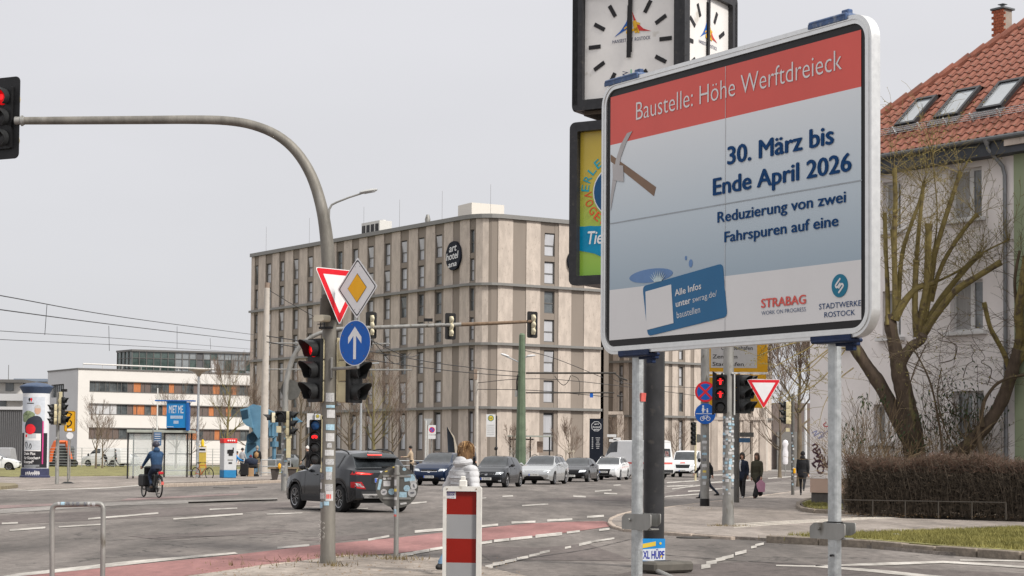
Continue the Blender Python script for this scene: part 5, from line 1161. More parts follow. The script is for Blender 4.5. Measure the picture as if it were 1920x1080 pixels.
for px, py, w_, h_, k, rnd, rt in ((711, 909, 5, 20, 1, 0, -.2), (720, 897.5, 6, 6, 0, 1, 0), (729, 896, 7, 7, 4, 0, 0), (724.5, 907, 13, 10, 0, 0, .02), (719, 923, 12, 12, 4, 1, 0), (733.5, 922, 12, 12, 1, 1, 0), (757, 879.5, 7, 7, 1, 1, 0), (767, 896, 20, 12, 1, 0, .12), (773, 899, 12, 14, 4, 0, .2), (779, 901, 6, 6, 0, 1, 0), (775, 911, 13, 13, 0, 1, 0), (762, 915.5, 12, 12, 1, 1, 0), (772, 924, 16, 14, 4, 1, 0), (755, 927.5, 14, 10, 1, 0, -.05), (739, 876, 8, 3, 5, 0, 0), (756, 944, 12, 3.5, 0, 0, .15), (723, 884, 5, 2, 5, 0, .3)):
 u, v = (px-743.5)/3500*D2, (913-py)/3500*D2; a, b = w_/3500*D2, h_/3500*D2
 pl = circ(a/2, 16) if rnd else rrect(a, b, .004, 2)
 mb = MB(); mb.prism(pl, .001, Mr_ @ Matrix.Translation((u, v, .0035+.0004*rg.random())) @ Matrix.Rotation(rt, 4, 'Z')); mb.build('sticker', M_stk[k], disc, ang=0)
 if rnd and a > .07: MB().prism([(x*.6, y*.25) for x, y in circ(a/2, 8)], .001, Mr_ @ Matrix.Translation((u, v, .006)) @ Matrix.Rotation(rg.uniform(0, 3), 4, 'Z')).build('sticker', M_stk[rg.choice([2, 4, 1])], disc, ang=0)
stickers(rs, V((x0, D2, 0)), .034, [(743, 905, 6, 14, 0), (743, 919, 7, 6, 5), (743, 926, 8, 7, 2), (743.5, 935, 7, 6, 0), (743, 960, 7, 12, 1), (743.5, 966, 6, 6, 3), (743, 952, 5, 7, 0)])
# ---- far mast with the long arm and three heads seen from behind
D3 = 74
fm = thing('signal_mast', 'long-arm signal mast with three black signal boards seen from behind', 'traffic light')
pp = [(533, 920), (533.5, 870), (534.5, 780), (536, 728), (541, 697), (551, 668), (567, 645), (590, 629), (618, 619.5), (650, 616), (720, 613.5), (790, 611), (865, 608.5)]
pts = [P(x, y, D3) for x, y in pp]; pts[0].z = 0
c_ = bez(pts, 60); k = len(c_); MB().tube(c_, [.135-.055*min(1, i/k*1.8) for i in range(k)], 12).build('mast_arm', M_galvp, fm)
MB().tube([P(865, 608.5, D3), P(930, 606, D3), P(1000, 602.5, D3)], [.078, .07, .062], 10).build('rusty_arm', M_rust, fm)
for px, py, nm in ((695, 610, 0), (843.5, 612, 1), (997, 609, 2)):
 Mh = fmat(P(px, py, D3+.1), PI-R(30)); hd_ = signal_head(fm, Mh, 3, .10, .265, None, board=True, vis=.12, hw=.40, hous=mat('cream_signal_back', (.68, .62, .45), .5, var=.06))
mb = MB(); q = P(803, 600, D3); mb.cyl(P(803, 610, D3), q, .02, None, 6, 0); mb.box(q, (.35, .12, .12), None, 1); mb.build('arm_camera', [M_galvp, M_blk], fm)
stickers(fm, V((P(534, 850, D3).x, D3, 0)), .137, [(530+((i*7) % 9), 790+i*5.3, 4+(i % 3), 4+(i % 2)*2, [0, 4, 1, 2][i % 4]) for i in range(20)])
Mh = fmat(P(526, 781.5, D3-.3), R(8)); signal_head(fm, Mh, 1, .16, .44, None, vis=.22)
signal_head(fm, fmat(P(507, 783, D3-.25), R(80)), 1, .11, .40, None, vis=.3, hous=mat('cream_signal_back', None))
signal_head(fm, fmat(P(547, 794, D3-.2), R(-78)), 3, .11, .32, None, vis=.28)
mb = MB(); mb.box(P(541.5, 800, D3-.2), (.22, .15, .9)); mb.box(P(523, 805, D3-.2), (.18, .12, .26)); mb.box(P(541, 838, D3-.2), (.16, .13, .85)); mb.build('control_box', M_hous, fm, ang=0)
Mq = fmat(P(545, 731, D3+.2), 0); MB().prism(circ(.42, 8), .02, Mq).build('sign_back', M_signb, fm)
# ---- right-hand posts
def signpost_layers(a): return None
D4 = 53.3
p1_ = thing('lamp_post', 'thick grey lamp post with no-stopping and footpath signs and a black foot', 'lamp post')
x0 = Xat(1321.5, D4, 900); pole(p1_, x0, D4, .05, 9.5, .128, .11, M_galvp); pole(p1_, x0, D4, .05, Zat(935, D4, 1321), .14, .135, M_black, 'foot_sleeve')
Mn = fmat((x0-.01, D4-.16, Zat(735, D4, 1320)), R(8)); r = .295
sg = sign(p1_, Mn, circ(r, 40), [(circ(r, 40), M_red_r, 'red_border'), (circ(r*.80, 40), M_blue_r, 'blue_field')], 'no_stopping_sign')
mb = MB()
for a in (45, -45): mb.prism([(x*math.cos(R(a))-y*math.sin(R(a)), x*math.sin(R(a))+y*math.cos(R(a))) for x, y in ((-r*.86, -.03), (r*.86, -.03), (r*.86, .03), (-r*.86, .03))], .0006, Mn @ Matrix.Translation((0, 0, .0045 if a > 0 else .0056)))
mb.build('red_cross', M_red_r, sg, ang=0)
Mp_ = fmat((x0-.01, D4-.16, Zat(776, D4, 1320)), R(8)); sg = sign(p1_, Mp_, circ(r, 40), [(circ(r, 40), M_blue_r, 'blue_field')], 'footpath_sign')
mb = MB(); T = Mp_ @ Matrix.Translation((0, 0, .004)); mb.prism([(-r*.9, -.008), (r*.9, -.008), (r*.9, .008), (-r*.9, .008)], .0006, T)
mb.prism(circ(.026, 10, -.06, .215), .0006, T); mb.prism([(-.10, .08), (-.02, .08), (-.035, .18), (-.085, .18)], .0006, T); mb.prism([(-.08, .025), (-.065, .025), (-.06, .09), (-.085, .09)], .0006, T); mb.prism([(-.055, .025), (-.04, .025), (-.035, .09), (-.06, .09)], .0006, T)
mb.prism(circ(.02, 10, .06, .135), .0006, T); mb.prism([(.035, .05), (.085, .05), (.075, .11), (.045, .11)], .0006, T); mb.prism([(.045, .02), (.058, .02), (.058, .055), (.045, .055)], .0006, T); mb.prism([(.064, .02), (.077, .02), (.077, .055), (.064, .055)], .0006, T); mb.prism([(-.03, .12), (.045, .09), (.045, .10), (-.03, .135)], .0006, T)
for sx in (-.085, .085): mb.ring(circ(.062, 16, sx, -.14), circ(.047, 16, sx, -.14), .0006, T)
for st in ([(-.085, -.14), (-.04, -.07), (.05, -.07), (.0, -.14), (-.085, -.14)], [(-.04, -.07), (0, -.14)], [(.085, -.14), (.05, -.05), (.08, -.045)], [(-.04, -.07), (-.055, -.05)]): ribbon(mb, T, st, .012, .0009)
mb.build('path_symbols', M_white, sg, ang=0)
stickers(p1_, V((x0, D4, 0)), .127, [(1321, 818+i*11, 7+(i % 2)*3, 5+(i % 3), [1, 0, 4, 1, 2, 0, 5][i % 7]) for i in range(9)])
D5 = 38.2
p2_ = thing('signal_post', 'signal post plastered with round stickers, carrying two lit red pedestrian lights', 'traffic light')
x0 = Xat(1365.5, D5, 880); pole(p2_, x0, D5, .05, 6.2, .118, .10, M_galvp); pole(p2_, x0, D5, .05, Zat(968, D5, 1365), .128, .124, M_galvp, 'base_sleeve')
rg = random.Random(12); it = []
for row in range(26):
 py = 784+row*5.9
 for c in range(4):
  if rg.random() < .30+max(0, row-18)*.07: continue
  s_ = rg.uniform(3.5, 7.5); it.append((1357+c*5.6+rg.uniform(-1.5, 1.5), py+rg.uniform(-2, 2), s_, s_*rg.uniform(.8, 1.1), rg.choice([0, 0, 1, 4, 0, 2, 1])))
stickers(p2_, V((x0, D5, 0)), .119, it)
hp = signal_head(p2_, fmat(P(1350.5, 739, D5-.1), R(6)), 3, .098, .263, {0: 'man', 1: 'man'}, vis=.10, hous=M_blk, bulge=False, name='pedestrian_signal')
mb = MB()
for px in (1339.5, 1353): q = P(px, 739, D5-.24); mb.prism([(-.05, -.42), (.0, -.42), (.05, .42), (-.04, .47)] if px < 1345 else [(-.05, .36), (.05, .36), (.02, .45)], .01, fmat(q, R(35)))
mb.build('louvre_shield', M_blk, p2_)
mb = MB(); mb.box(P(1377, 739, D5-.1), (.03, .05, .86), None, 0, .004); mb.box(P(1377, 700, D5-.1), (.12, .05, .03), None, 0, .004); mb.box(P(1352, 701, D5-.1), (.12, .05, .03), None, 0, .004); mb.build('mounting_rail', mat('pale_rail', (.5, .5, .48), .5, var=.1), p2_)
signal_head(p2_, fmat(P(1393, 739, D5-.05), R(-48)), 3, .10, .265, None, vis=.22, hous=M_blk, bulge=False)
signal_head(p2_, fmat(P(1403, 739, D5+.35), R(-62)), 3, .10, .265, None, vis=.20, hous=M_blk, bulge=False)
Ms = fmat(P(1432, 729, D5-.12), R(2)); Ms.translation = P(1432, 730, D5-.12); yield_sign(p2_, Ms, .70)
mb = MB(); mb.tube([P(1370, 712, D5), P(1405, 712, D5-.05), P(1432, 712, D5-.1)], .016, 8); mb.build('sign_bracket', M_galvp, p2_)
D6 = 58
p3_ = thing('direction_sign', 'yellow direction sign board reading Zentrum and Stadthafen above the yield sign', 'road sign')
x0 = Xat(1381, D6, 900); pole(p3_, x0, D6, .05, 5.8, .085, m=mat('dark_pole', (.13, .125, .115), .6, .4, var=.2)); x1 = Xat(1432, D6, 800)
Ms = fmat(P(1384, 700, D6-.12), R(0)); o_ = Ms.translation
def sq(px, py): return ((px-1384)/3500*D6, (700-py)/3500*D6+.0)
def rect(x0_, y0_, x1_, y1_): a, b = sq(x0_, y1_), sq(x1_, y0_); return [(a[0], a[1]), (b[0], a[1]), (b[0], b[1]), (a[0], b[1])]
sg = MB().prism(rect(1327, 600, 1439, 697.5), .03, Ms).build('sign_board', mat('sign_yellow', (.62, .32, .01), .4, var=.06), p3_)
MB().prism(rect(1332.5, 604, 1419, 690), .004, Ms @ Matrix.Translation((0, 0, .03))).build('white_panel', mat('sign_white_panel', (.48, .47, .46), .4, var=.05), sg, ang=0)
mb = MB(); T = Ms @ Matrix.Translation((0, 0, .036))
for s_, a, b, y_ in (('Überseehafen', 1352, 1411, 656), ('Zentrum', 1336, 1382, 672.5), ('Stadthafen', 1336, 1394, 686.5)):
 q = sq(a, y_); text_mb(mb, s_, T, q[0], sq(b, y_)[0], q[1], 7.6/3500*D6, 0, .012, 0, 1, 0)
mb.build('lettering', M_black, sg, ang=0)
sg2 = MB().prism(rect(1327, 702, 1436, 764.5), .03, Ms).build('sign_board', mat('sign_yellow', None), p3_)
mb = MB(); mb.prism(rect(1327, 698, 1437, 700.5), .05, Ms @ Matrix.Translation((0, 0, -.01))); mb.prism(rect(1327, 706, 1337, 708), .034, Ms @ Matrix.Translation((0, 0, 0))); mb.build('sign_rail', M_alu, sg2)
mb = MB(); mb.prism(rect(1392, 708, 1420, 727), .004, Ms @ Matrix.Translation((0, 0, .031)), 1); q = sq(1393.5, 725.5); text_mb(mb, 'Messe', T, q[0], sq(1418, 725)[0], q[1], 6/3500*D6, 0, .01, 0, 1, .001); mb.build('lettering', [M_black, mat('sign_white_panel', None)], sg2, ang=0)
mb = MB(); mb.tube([P(1381, 690, D6-.05), P(1434, 690, D6-.05)], .03, 8); mb.tube([P(1436.5, 600, D6), P(1436.5, 700, D6)], .02, 8); mb.build('sign_frame', mat('dark_pole', None), p3_)
for px, py, w_, m_ in ((1400, 815, .44, M_signb), (1396, 825.5, .34, mat('street_sign_blue', (.05, .12, .22), .5, var=.2))):
 mb = MB(); mb.box(P(px, py, D6-.1), (w_, .02, .14)); mb.build('street_name_plate', m_, p3_, ang=0)
# big concrete pole and slender white mast further back
cp_ = thing('concrete_mast', 'tall pale concrete mast rising behind the right yield sign', 'mast'); x0 = Xat(1432.5, 215, 870); pole(cp_, x0, 215, 0, 16, .42, .33, M_conc)
sm_ = thing('flag_mast', 'slender white mast behind the person in the black coat', 'mast'); x0 = Xat(1510.5, 150, 860); pole(sm_, x0, 150, 0, Zat(748, 150, 1510), .13, .10, mat('white_mast', (.6, .6, .6), .5, var=.05))
D7 = 71
p4_ = thing('signal_post', 'dark sticker-covered signal post with yellow push button beside the person in black', 'traffic light')
x0 = Xat(1486.5, D7, 860); pole(p4_, x0, D7, .05, Zat(739, D7, 1487), .062, m=mat('dark_pole', None))
signal_head(p4_, fmat(P(1470, 774, D7), R(84)), 3, .095, .285, None, vis=.20)
mb = MB(); mb.box(P(1480, 774, D7), (.12, .1, .86)); mb.box(P(1477, 806, D7), (.14, .1, .14)); mb.build('mounting_plate', M_hous, p4_)
mb = MB(); q = P(1489.5, 883, D7-.08); mb.box(q, (.09, .1, .20), None, 0, .02); mb.build('push_button', mat('button_yellow', (.75, .38, .01), .4, var=.05), p4_)
stickers(p4_, V((x0, D7, 0)), .063, [(1485+(i % 3)*1.5, 812+i*6, 3.2, 4, [1, 0, 2, 4][i % 4]) for i in range(17)])
wr = thing('wrapped_sign', 'road sign wrapped in white plastic sheeting in the gap beside the tiled house', 'covered sign')
q = G(1472, 884, 0); d_ = 150; q = V((Xat(1472.5, d_, 840), d_, 0)); pole(wr, q.x, q.y, 0, 1.6, .04)
mb = MB(); rg = random.Random(3); pr = []
for i in range(9): pr.append((.22*(1+.25*rg.uniform(-1, 1)), Zat(866-i*5.4, d_)))
pr = [(.02, pr[0][1]-.1)]+pr+[(.03, pr[-1][1]+.1)]; mb.lathe(pr, (q.x, q.y, 0), 9, 0, None, (1, .5)); mb.build('plastic_sheet', mat('white_sheeting', (.7, .68, .70), .4, var=.1, scale=4, bump=.5, bscale=5), wr)
p5_ = thing('signal_post', 'small distant signal post with black louvred head left of the lamp post', 'traffic light'); d_ = 118; x0 = Xat(1304, d_, 850); pole(p5_, x0, d_, 0, Zat(792, d_), .07, m=M_hous)
signal_head(p5_, fmat(P(1299.5, 813, d_-.1), R(40)), 5, .10, .29, None, vis=.2, hous=M_blk, bulge=False); mb = MB(); mb.prism(circ(.27, 20), .02, fmat(P(1309, 822, d_), 0)); mb.build('sign_back', M_signb, p5_)
# ---- left side: signal posts and small signs
D8 = 84
p6_ = thing('signal_post', 'signal post with black head facing left and beige housing, in front of the yellow sign', 'traffic light')
x0 = Xat(107, D8, 880); pole(p6_, x0, D8, 0, Zat(735, D8, 107), .085, m=M_galvp)
signal_head(p6_, fmat(P(97.5, 777, D8-.1), R(58)), 3, .11, .31, None, vis=.22)
signal_head(p6_, fmat(P(119.5, 764, D8-.05), R(-80)), 3, .11, .31, None, vis=.22)
signal_head(p6_, fmat(P(120, 787, D8-.3), R(-70)), 1, .13, .36, None, vis=.34)
mb = MB(); mb.box(P(113.5, 766, D8-.1), (.12, .12, 1.5)); mb.box(P(117, 788, D8-.1), (.34, .12, .46)); mb.build('housing', M_hous, p6_); mb = MB(); mb.box(P(121, 732, D8), (.22, .14, .12)); mb.tube([P(110, 738, D8), P(121, 733, D8)], .02, 6); mb.build('detector', M_blk, p6_)
stickers(p6_, V((x0, D8, 0)), .086, [(105+(i % 2)*3, 812+i*9, 3, 4, [1, 0, 2, 4][i % 4]) for i in range(8)])
d_ = 98; ys = thing('diversion_sign', 'small yellow diversion sign with black arrow on a post by the advertising column', 'road sign'); Ms = fmat(P(131, 790, d_), R(4)); s_ = 3500/d_
o = MB().prism(rrect(21/s_, 39/s_, .08, 3), .03, Ms).build('sign_board', mat('sign_yellow', None), ys); MB().ring(rrect(20/s_, 38/s_, .07, 3), rrect(18.6/s_, 36.6/s_, .06, 3), .002, Ms @ Matrix.Translation((0, 0, .031))).build('black_line', M_black, o, ang=0)
mb = MB(); T = Ms @ Matrix.Translation((0, 0, .034)); ribbon(mb, T, [(-.22, .40), (-.05, .44), (.1, .36), (.02, .30)], .05); ribbon(mb, T, [(.0, .05), (.1, -.05), (.05, -.2), (-.1, -.28)], .06); mb.prism([(-.16, -.2), (-.1, -.38), (-.02, -.24)], .001, T); mb.build('arrow_print', M_black, o, ang=0)
MB().prism(rrect(.26, .11, .02, 2, 0, -.44), .001, Ms @ Matrix.Translation((0, 0, .034))).build('white_plate', M_white, o, ang=0); xx = Xat(127, d_, 880); pole(ys, Xat(131, d_, 880), d_, 0, Zat(775, d_, 131), .03)
d_ = 86; ss = thing('sign_post', 'thin sign post with a small white disc, right of the left signal post', 'sign post'); x0 = Xat(127.5, d_, 880); pole(ss, x0, d_, 0, Zat(815, d_, 127), .04, m=M_galvp); mb = MB(); mb.prism(circ(.16, 20), .01, fmat(P(131, 817, d_-.06), 0)); mb.build('disc', M_white, ss)
mb = MB(); mb.lathe([(.36, 0), (.16, .10)], (x0, d_, 0), 10); mb.build('foot', M_rub, ss)
# ---- overhead line masts, street lamps
D9 = 118
cm2 = thing('catenary_mast', 'tall pale concrete overhead-line mast left of the hotel', 'mast'); x0 = Xat(494, D9, 880); x1 = Xat(500.5, D9, 560)
MB().tube([(x0, D9, 0), (x1, D9, Zat(540, D9, 500))], [.265, .17], 18).build('mast', M_conc, cm2); MB().tube([(x1, D9, Zat(541, D9, 500)), (x1+.01, D9, Zat(530, D9, 500))], [.16, .155], 14).build('mast_head', mat('brown_collar', (.25, .19, .15), .8, var=.2), cm2)
mb = MB()
for py, xe in ((644, 731), (642, 560), (693, 772), (692, 560)): pass
for py, xe in ((643.5, 731), (692.5, 772)): mb.tube([P(500, py, D9), P(xe, py+1, D9)], .05, 6); mb.box(P(xe-14, py+1, D9), (.9, .08, .05))
mb.build('cantilever_tube', M_galvp, cm2)
MB().tube([P(500, 541, D9), P(540, 566, D9), P(600, 600, D9)], .02, 4).build('stay_wire', M_blk, cm2)
D10 = 60
lp = thing('street_lamp', 'curved grey street lamp rising behind the near signal mast', 'street lamp'); x0 = Xat(616, D10, 880)
pts = [(x0, D10, 0), tuple(P(616, 500, D10)), tuple(P(616, 410, D10)), tuple(P(617, 393, D10)), tuple(P(622, 384, D10)), tuple(P(632, 379, D10)), tuple(P(655, 370, D10)), tuple(P(680, 362, D10))]
MB().tube(pts, [.09, .06, .045, .04, .035, .032, .03, .03], 10).build('pole', M_galvp, lp)
q = P(691, 358.5, D10); T = Matrix.Translation(q) @ Matrix.Rotation(R(-11), 4, 'Y'); mb = MB(); mb.lathe([(.01, -.30), (.09, -.26), (.12, -.10), (.11, .12), (.07, .26), (.01, .30)], (0, 0, 0), 12, 0, Matrix.Rotation(PI/2, 3, 'Y')); mb.v = [tuple(T @ V((v[0], v[1], v[2]*.55))) for v in mb.v]; mb.build('lamp_head', mat('lamp_cover', (.42, .42, .41), .35, .2, var=.1), lp)
mb = MB(); mb.box(T @ V((.03, 0, -.045)), (.36, .16, .03), T.to_3x3(), 0, .01); mb.build('lamp_glass', mat('lamp_glass', (.35, .36, .36), .1, var=.1), lp)
D11 = 150
gmst = thing('green_mast', 'green steel overhead-line mast with two lamp arms before the hotel corner', 'mast'); x0 = Xat(979, D11, 860); x1 = Xat(979, D11, 630)
MB().tube([(Xat(976, D11, 860), D11, 0), (x1, D11, Zat(628, D11, 979)), (x1, D11, Zat(625, D11, 979))], [.45, .24, .12], 10).build('mast', mat('green_steel', (.12, .16, .105), .5, .2, var=.2, scale=2), gmst)
mb = MB()
for pts in ([(979, 682), (962, 674), (948, 668)], [(979, 672), (988, 669), (993, 667)]): mb.tube([P(x, y, D11) for x, y in pts], .05, 6)
mb.build('lamp_arm', M_galv, gmst)
for px, py, r_ in ((947, 666, .3), (996, 667, -.1)):
 q = P(px, py, D11); T = Matrix.Translation(q) @ Matrix.Rotation(r_, 4, 'Y'); mb = MB(); mb.lathe([(.02, -.38), (.14, -.28), (.16, 0), (.10, .28), (.02, .38)], (0, 0, 0), 10, 0, Matrix.Rotation(PI/2, 3, 'Y')); mb.v = [tuple(T @ V((v[0], v[1], v[2]*.6))) for v in mb.v]; mb.build('lamp_head', mat('lamp_white', (.62, .62, .63), .4, var=.05), gmst)
mb = MB(); mb.tube([P(986, 699.5, D11), P(1155, 699.5, D11)], .075, 6); mb.tube([P(986, 736.5, D11), P(1152, 736.5, D11)], .055, 6); mb.tube([P(978, 699, D11), P(971, 703, D11), P(969, 715, D11), P(969, 733, D11)], .06, 6)
mb.tube([P(1152, 700, D11), P(1160, 706, D11), P(1168, 716, D11)], .05, 6); mb.tube([P(1160, 707, D11), P(1176, 713, D11)], .07, 6); mb.tube([P(1157, 742, D11), P(1168, 743, D11)], .07, 6)
mb.tube(bez([P(1040, 705, D11), P(1050, 718, D11), P(1058, 722, D11), P(1066, 714, D11), P(1070, 704, D11)], 14), .03, 4); mb.tube(bez([P(1072, 704, D11), P(1084, 710, D11), P(1087, 725, D11), P(1085, 742, D11)], 12), .022, 4)
mb.build('cantilever_tube', mat('dark_steel', (.06, .055, .05), .5, .4), gmst)
mb = MB(); mb.box(P(970, 738, D11), (.4, .2, .5)); mb.build('winch_box', M_galvp, gmst); mb = MB(); mb.box(P(1109, 741.5, D11), (.26, .05, .34)); mb.build('blue_plate', M_blue_r, gmst)
d_ = 165; cp3 = thing('catenary_mast', 'slim pale concrete mast in front of the hotel, left of the green mast', 'mast'); pole(cp3, Xat(893, d_, 860), d_, 0, Zat(696, d_, 893), .19, .13, M_conc, 'mast'); mb = MB(); mb.box(P(892, 702, d_), (.3, .3, .9)); mb.build('mast_head', mat('brown_collar', None), cp3)
d_ = 104; rl = thing('plaza_lamp', 'plaza lamp with flat disc head by the leaning bicycle', 'street lamp'); x0 = Xat(370, d_, 880)
pole(rl, x0, d_, 0, Zat(704, d_, 371), .085, .06, M_galv); mb = MB(); z = Zat(706, d_, 371); mb.lathe([(.08, 0), (.16, .14), (.30, .26), (.58, .34), (.60, .38), (.05, .42)], (x0, d_, z), 24); mb.build('disc_head', mat('lamp_beige', (.36, .31, .23), .5, var=.1), rl)
stickers(rl, V((x0, d_, 0)), .084, [(369+(i % 2)*2, 806+i*6.5, 5, 4.5, [1, 0, 2, 4][i % 4]) for i in range(13)])
# overhead wires
ow = MB()
def wire(pts, r, n_=20, name='overhead_wire', parent=None): MB().tube(bez(pts, n_), r, 4).build(name, M_blk, parent)
wr_ = thing('overhead_wires', 'four tram overhead wires crossing the sky at the left', 'wires')
d0, d1 = 45, 112
for (ya, ym, yb, r) in ((552.5, 596, 628, .013), (579, 612, 640, .014), (619, 636, 655.5, .008), (635, 648, 662, .008)):
 wire([P(-900, ya-(ym-ya)*3.75, 21.5), P(0, ya+1.5, 46), P(240, ym, 66), P(480, yb, d1)], r, 30, 'wire', wr_)
for (xa, ya, xb, yb, d_) in ((88, 571.5, 84, 628, 50), (204, 611, 205, 658, 62), (332, 612, 332, 654, 82), (394, 634, 395, 655, 92)): wire([P(xa, ya, d_), P(xb, yb, d_)], .008, 2, 'dropper', wr_)
wr2 = thing('overhead_wires', 'dark overhead wires running in front of the hotel towards the green mast', 'wires')
for pts in ([(500, 630, 112), (700, 660, 125), (840, 684, 138), (975, 698, 150)], [(500, 641, 112), (700, 676, 125), (860, 697, 138), (975, 706, 150)], [(690, 635, 110), (760, 668, 120), (785, 665, 125)], [(700, 640, 110), (740, 682, 118), (770, 662, 122)], [(975, 655, 150), (1040, 672, 156), (1130, 708, 165)], [(1140, 700, 150), (1180, 720, 170), (1330, 728, 210)], [(893, 730, 165), (1000, 732, 160), (1150, 745, 160)], [(893, 718, 165), (1050, 712, 165), (1330, 745, 215)]):
 wire([P(*q) for q in pts], .028, 12, 'wire', wr2)
# ================================================================= vehicles
def lerp_pts(pts, x):
 if x >= pts[0][0]: return pts[0][1]
 for (a, va), (b, vb) in zip(pts, pts[1:]):
  if x >= b:
   t = (a-x)/(a-b) if a > b else 0; t2_ = t*t*(3-2*t)
   return va+(vb-va)*(t*.5+t2_*.5)
 return pts[-1][1]
def paint(name, col, metal=.5, rough=.15): return mat(name, col, rough, metal, var=.06, scale=2, coat=.35, spec=.4 if (col and max(col) > .2) else .22)
M_cg = mat('car_glass', (.012, .014, .016), .04, var=.5, scale=1.5, spec=.6, col2=(.045, .052, .058)); M_clad = mat('cladding_black', (.03, .03, .032), .6, var=.2, scale=12)
M_rim = mat('rim_alloy', (.38, .38, .39), .3, .8, var=.1); M_hl = mat('headlamp_glass', (.55, .58, .60), .08, .3, var=.35, scale=12, spec=1); M_tl = mat('tail_lamp', (.35, .012, .015), .15, var=.3, scale=14)
M_tlit = mat('tail_lamp_lit', (.8, .05, .04), .3, var=0, emit=(1, .10, .07), estr=.9); M_plate = mat('number_plate', (.62, .62, .60), .4, var=.08); M_eu = mat('plate_blue', (.02, .08, .45), .4); M_chr = mat('chrome_trim', (.6, .6, .61), .15, .9, var=.05)
M_under = mat('underbody', (.012, .012, .012), .9)
def wheel(parent, x, y, r, w_, side, rimc=None, spokes=5, seed=0):
 c = V((x, y, r)); Mw = Matrix(((1, 0, 0), (0, 0, side), (0, 1, 0)))   # lathe z -> outwards
 mb = MB(); mb.lathe([(r*.62, -w_/2), (r*.93, -w_/2), (r, -w_*.33), (r, w_*.33), (r*.93, w_/2), (r*.68, w_/2), (r*.64, w_/2-.02)], c, 28, 0, Mw); t_ = mb.build('wheel', M_rub, parent)
 mb = MB(); mb.lathe([(r*.68, w_/2-.012), (r*.64, w_/2-.004), (r*.60, w_/2-.03), (r*.58, -.02), (.01, -.02)], c, 24, 1, Mw); mb.lathe([(r*.14, w_/2-.05), (r*.13, w_/2-.02), (.01, w_/2-.015)], c, 10, 0, Mw)
 mb.lathe([(r*.685, w_/2-.016), (r*.68, w_/2+.002), (r*.625, w_/2-.004), (r*.61, w_/2-.03)], c, 28, 0, Mw)
 for k in range(spokes):
  for dd in (-.15, .15):
   a = 2*PI*k/spokes+dd+seed*.3; q0 = c+Mw @ V((r*.1*math.cos(a), r*.1*math.sin(a), w_/2-.028)); a2 = a+dd*.6; q1 = c+Mw @ V((r*.63*math.cos(a2), r*.63*math.sin(a2), w_/2-.022)); mb.tube([q0, q1], [r*.06, r*.045], 5, 0)
 mb.build('rim', [rimc or M_rim, M_under], t_); return t_
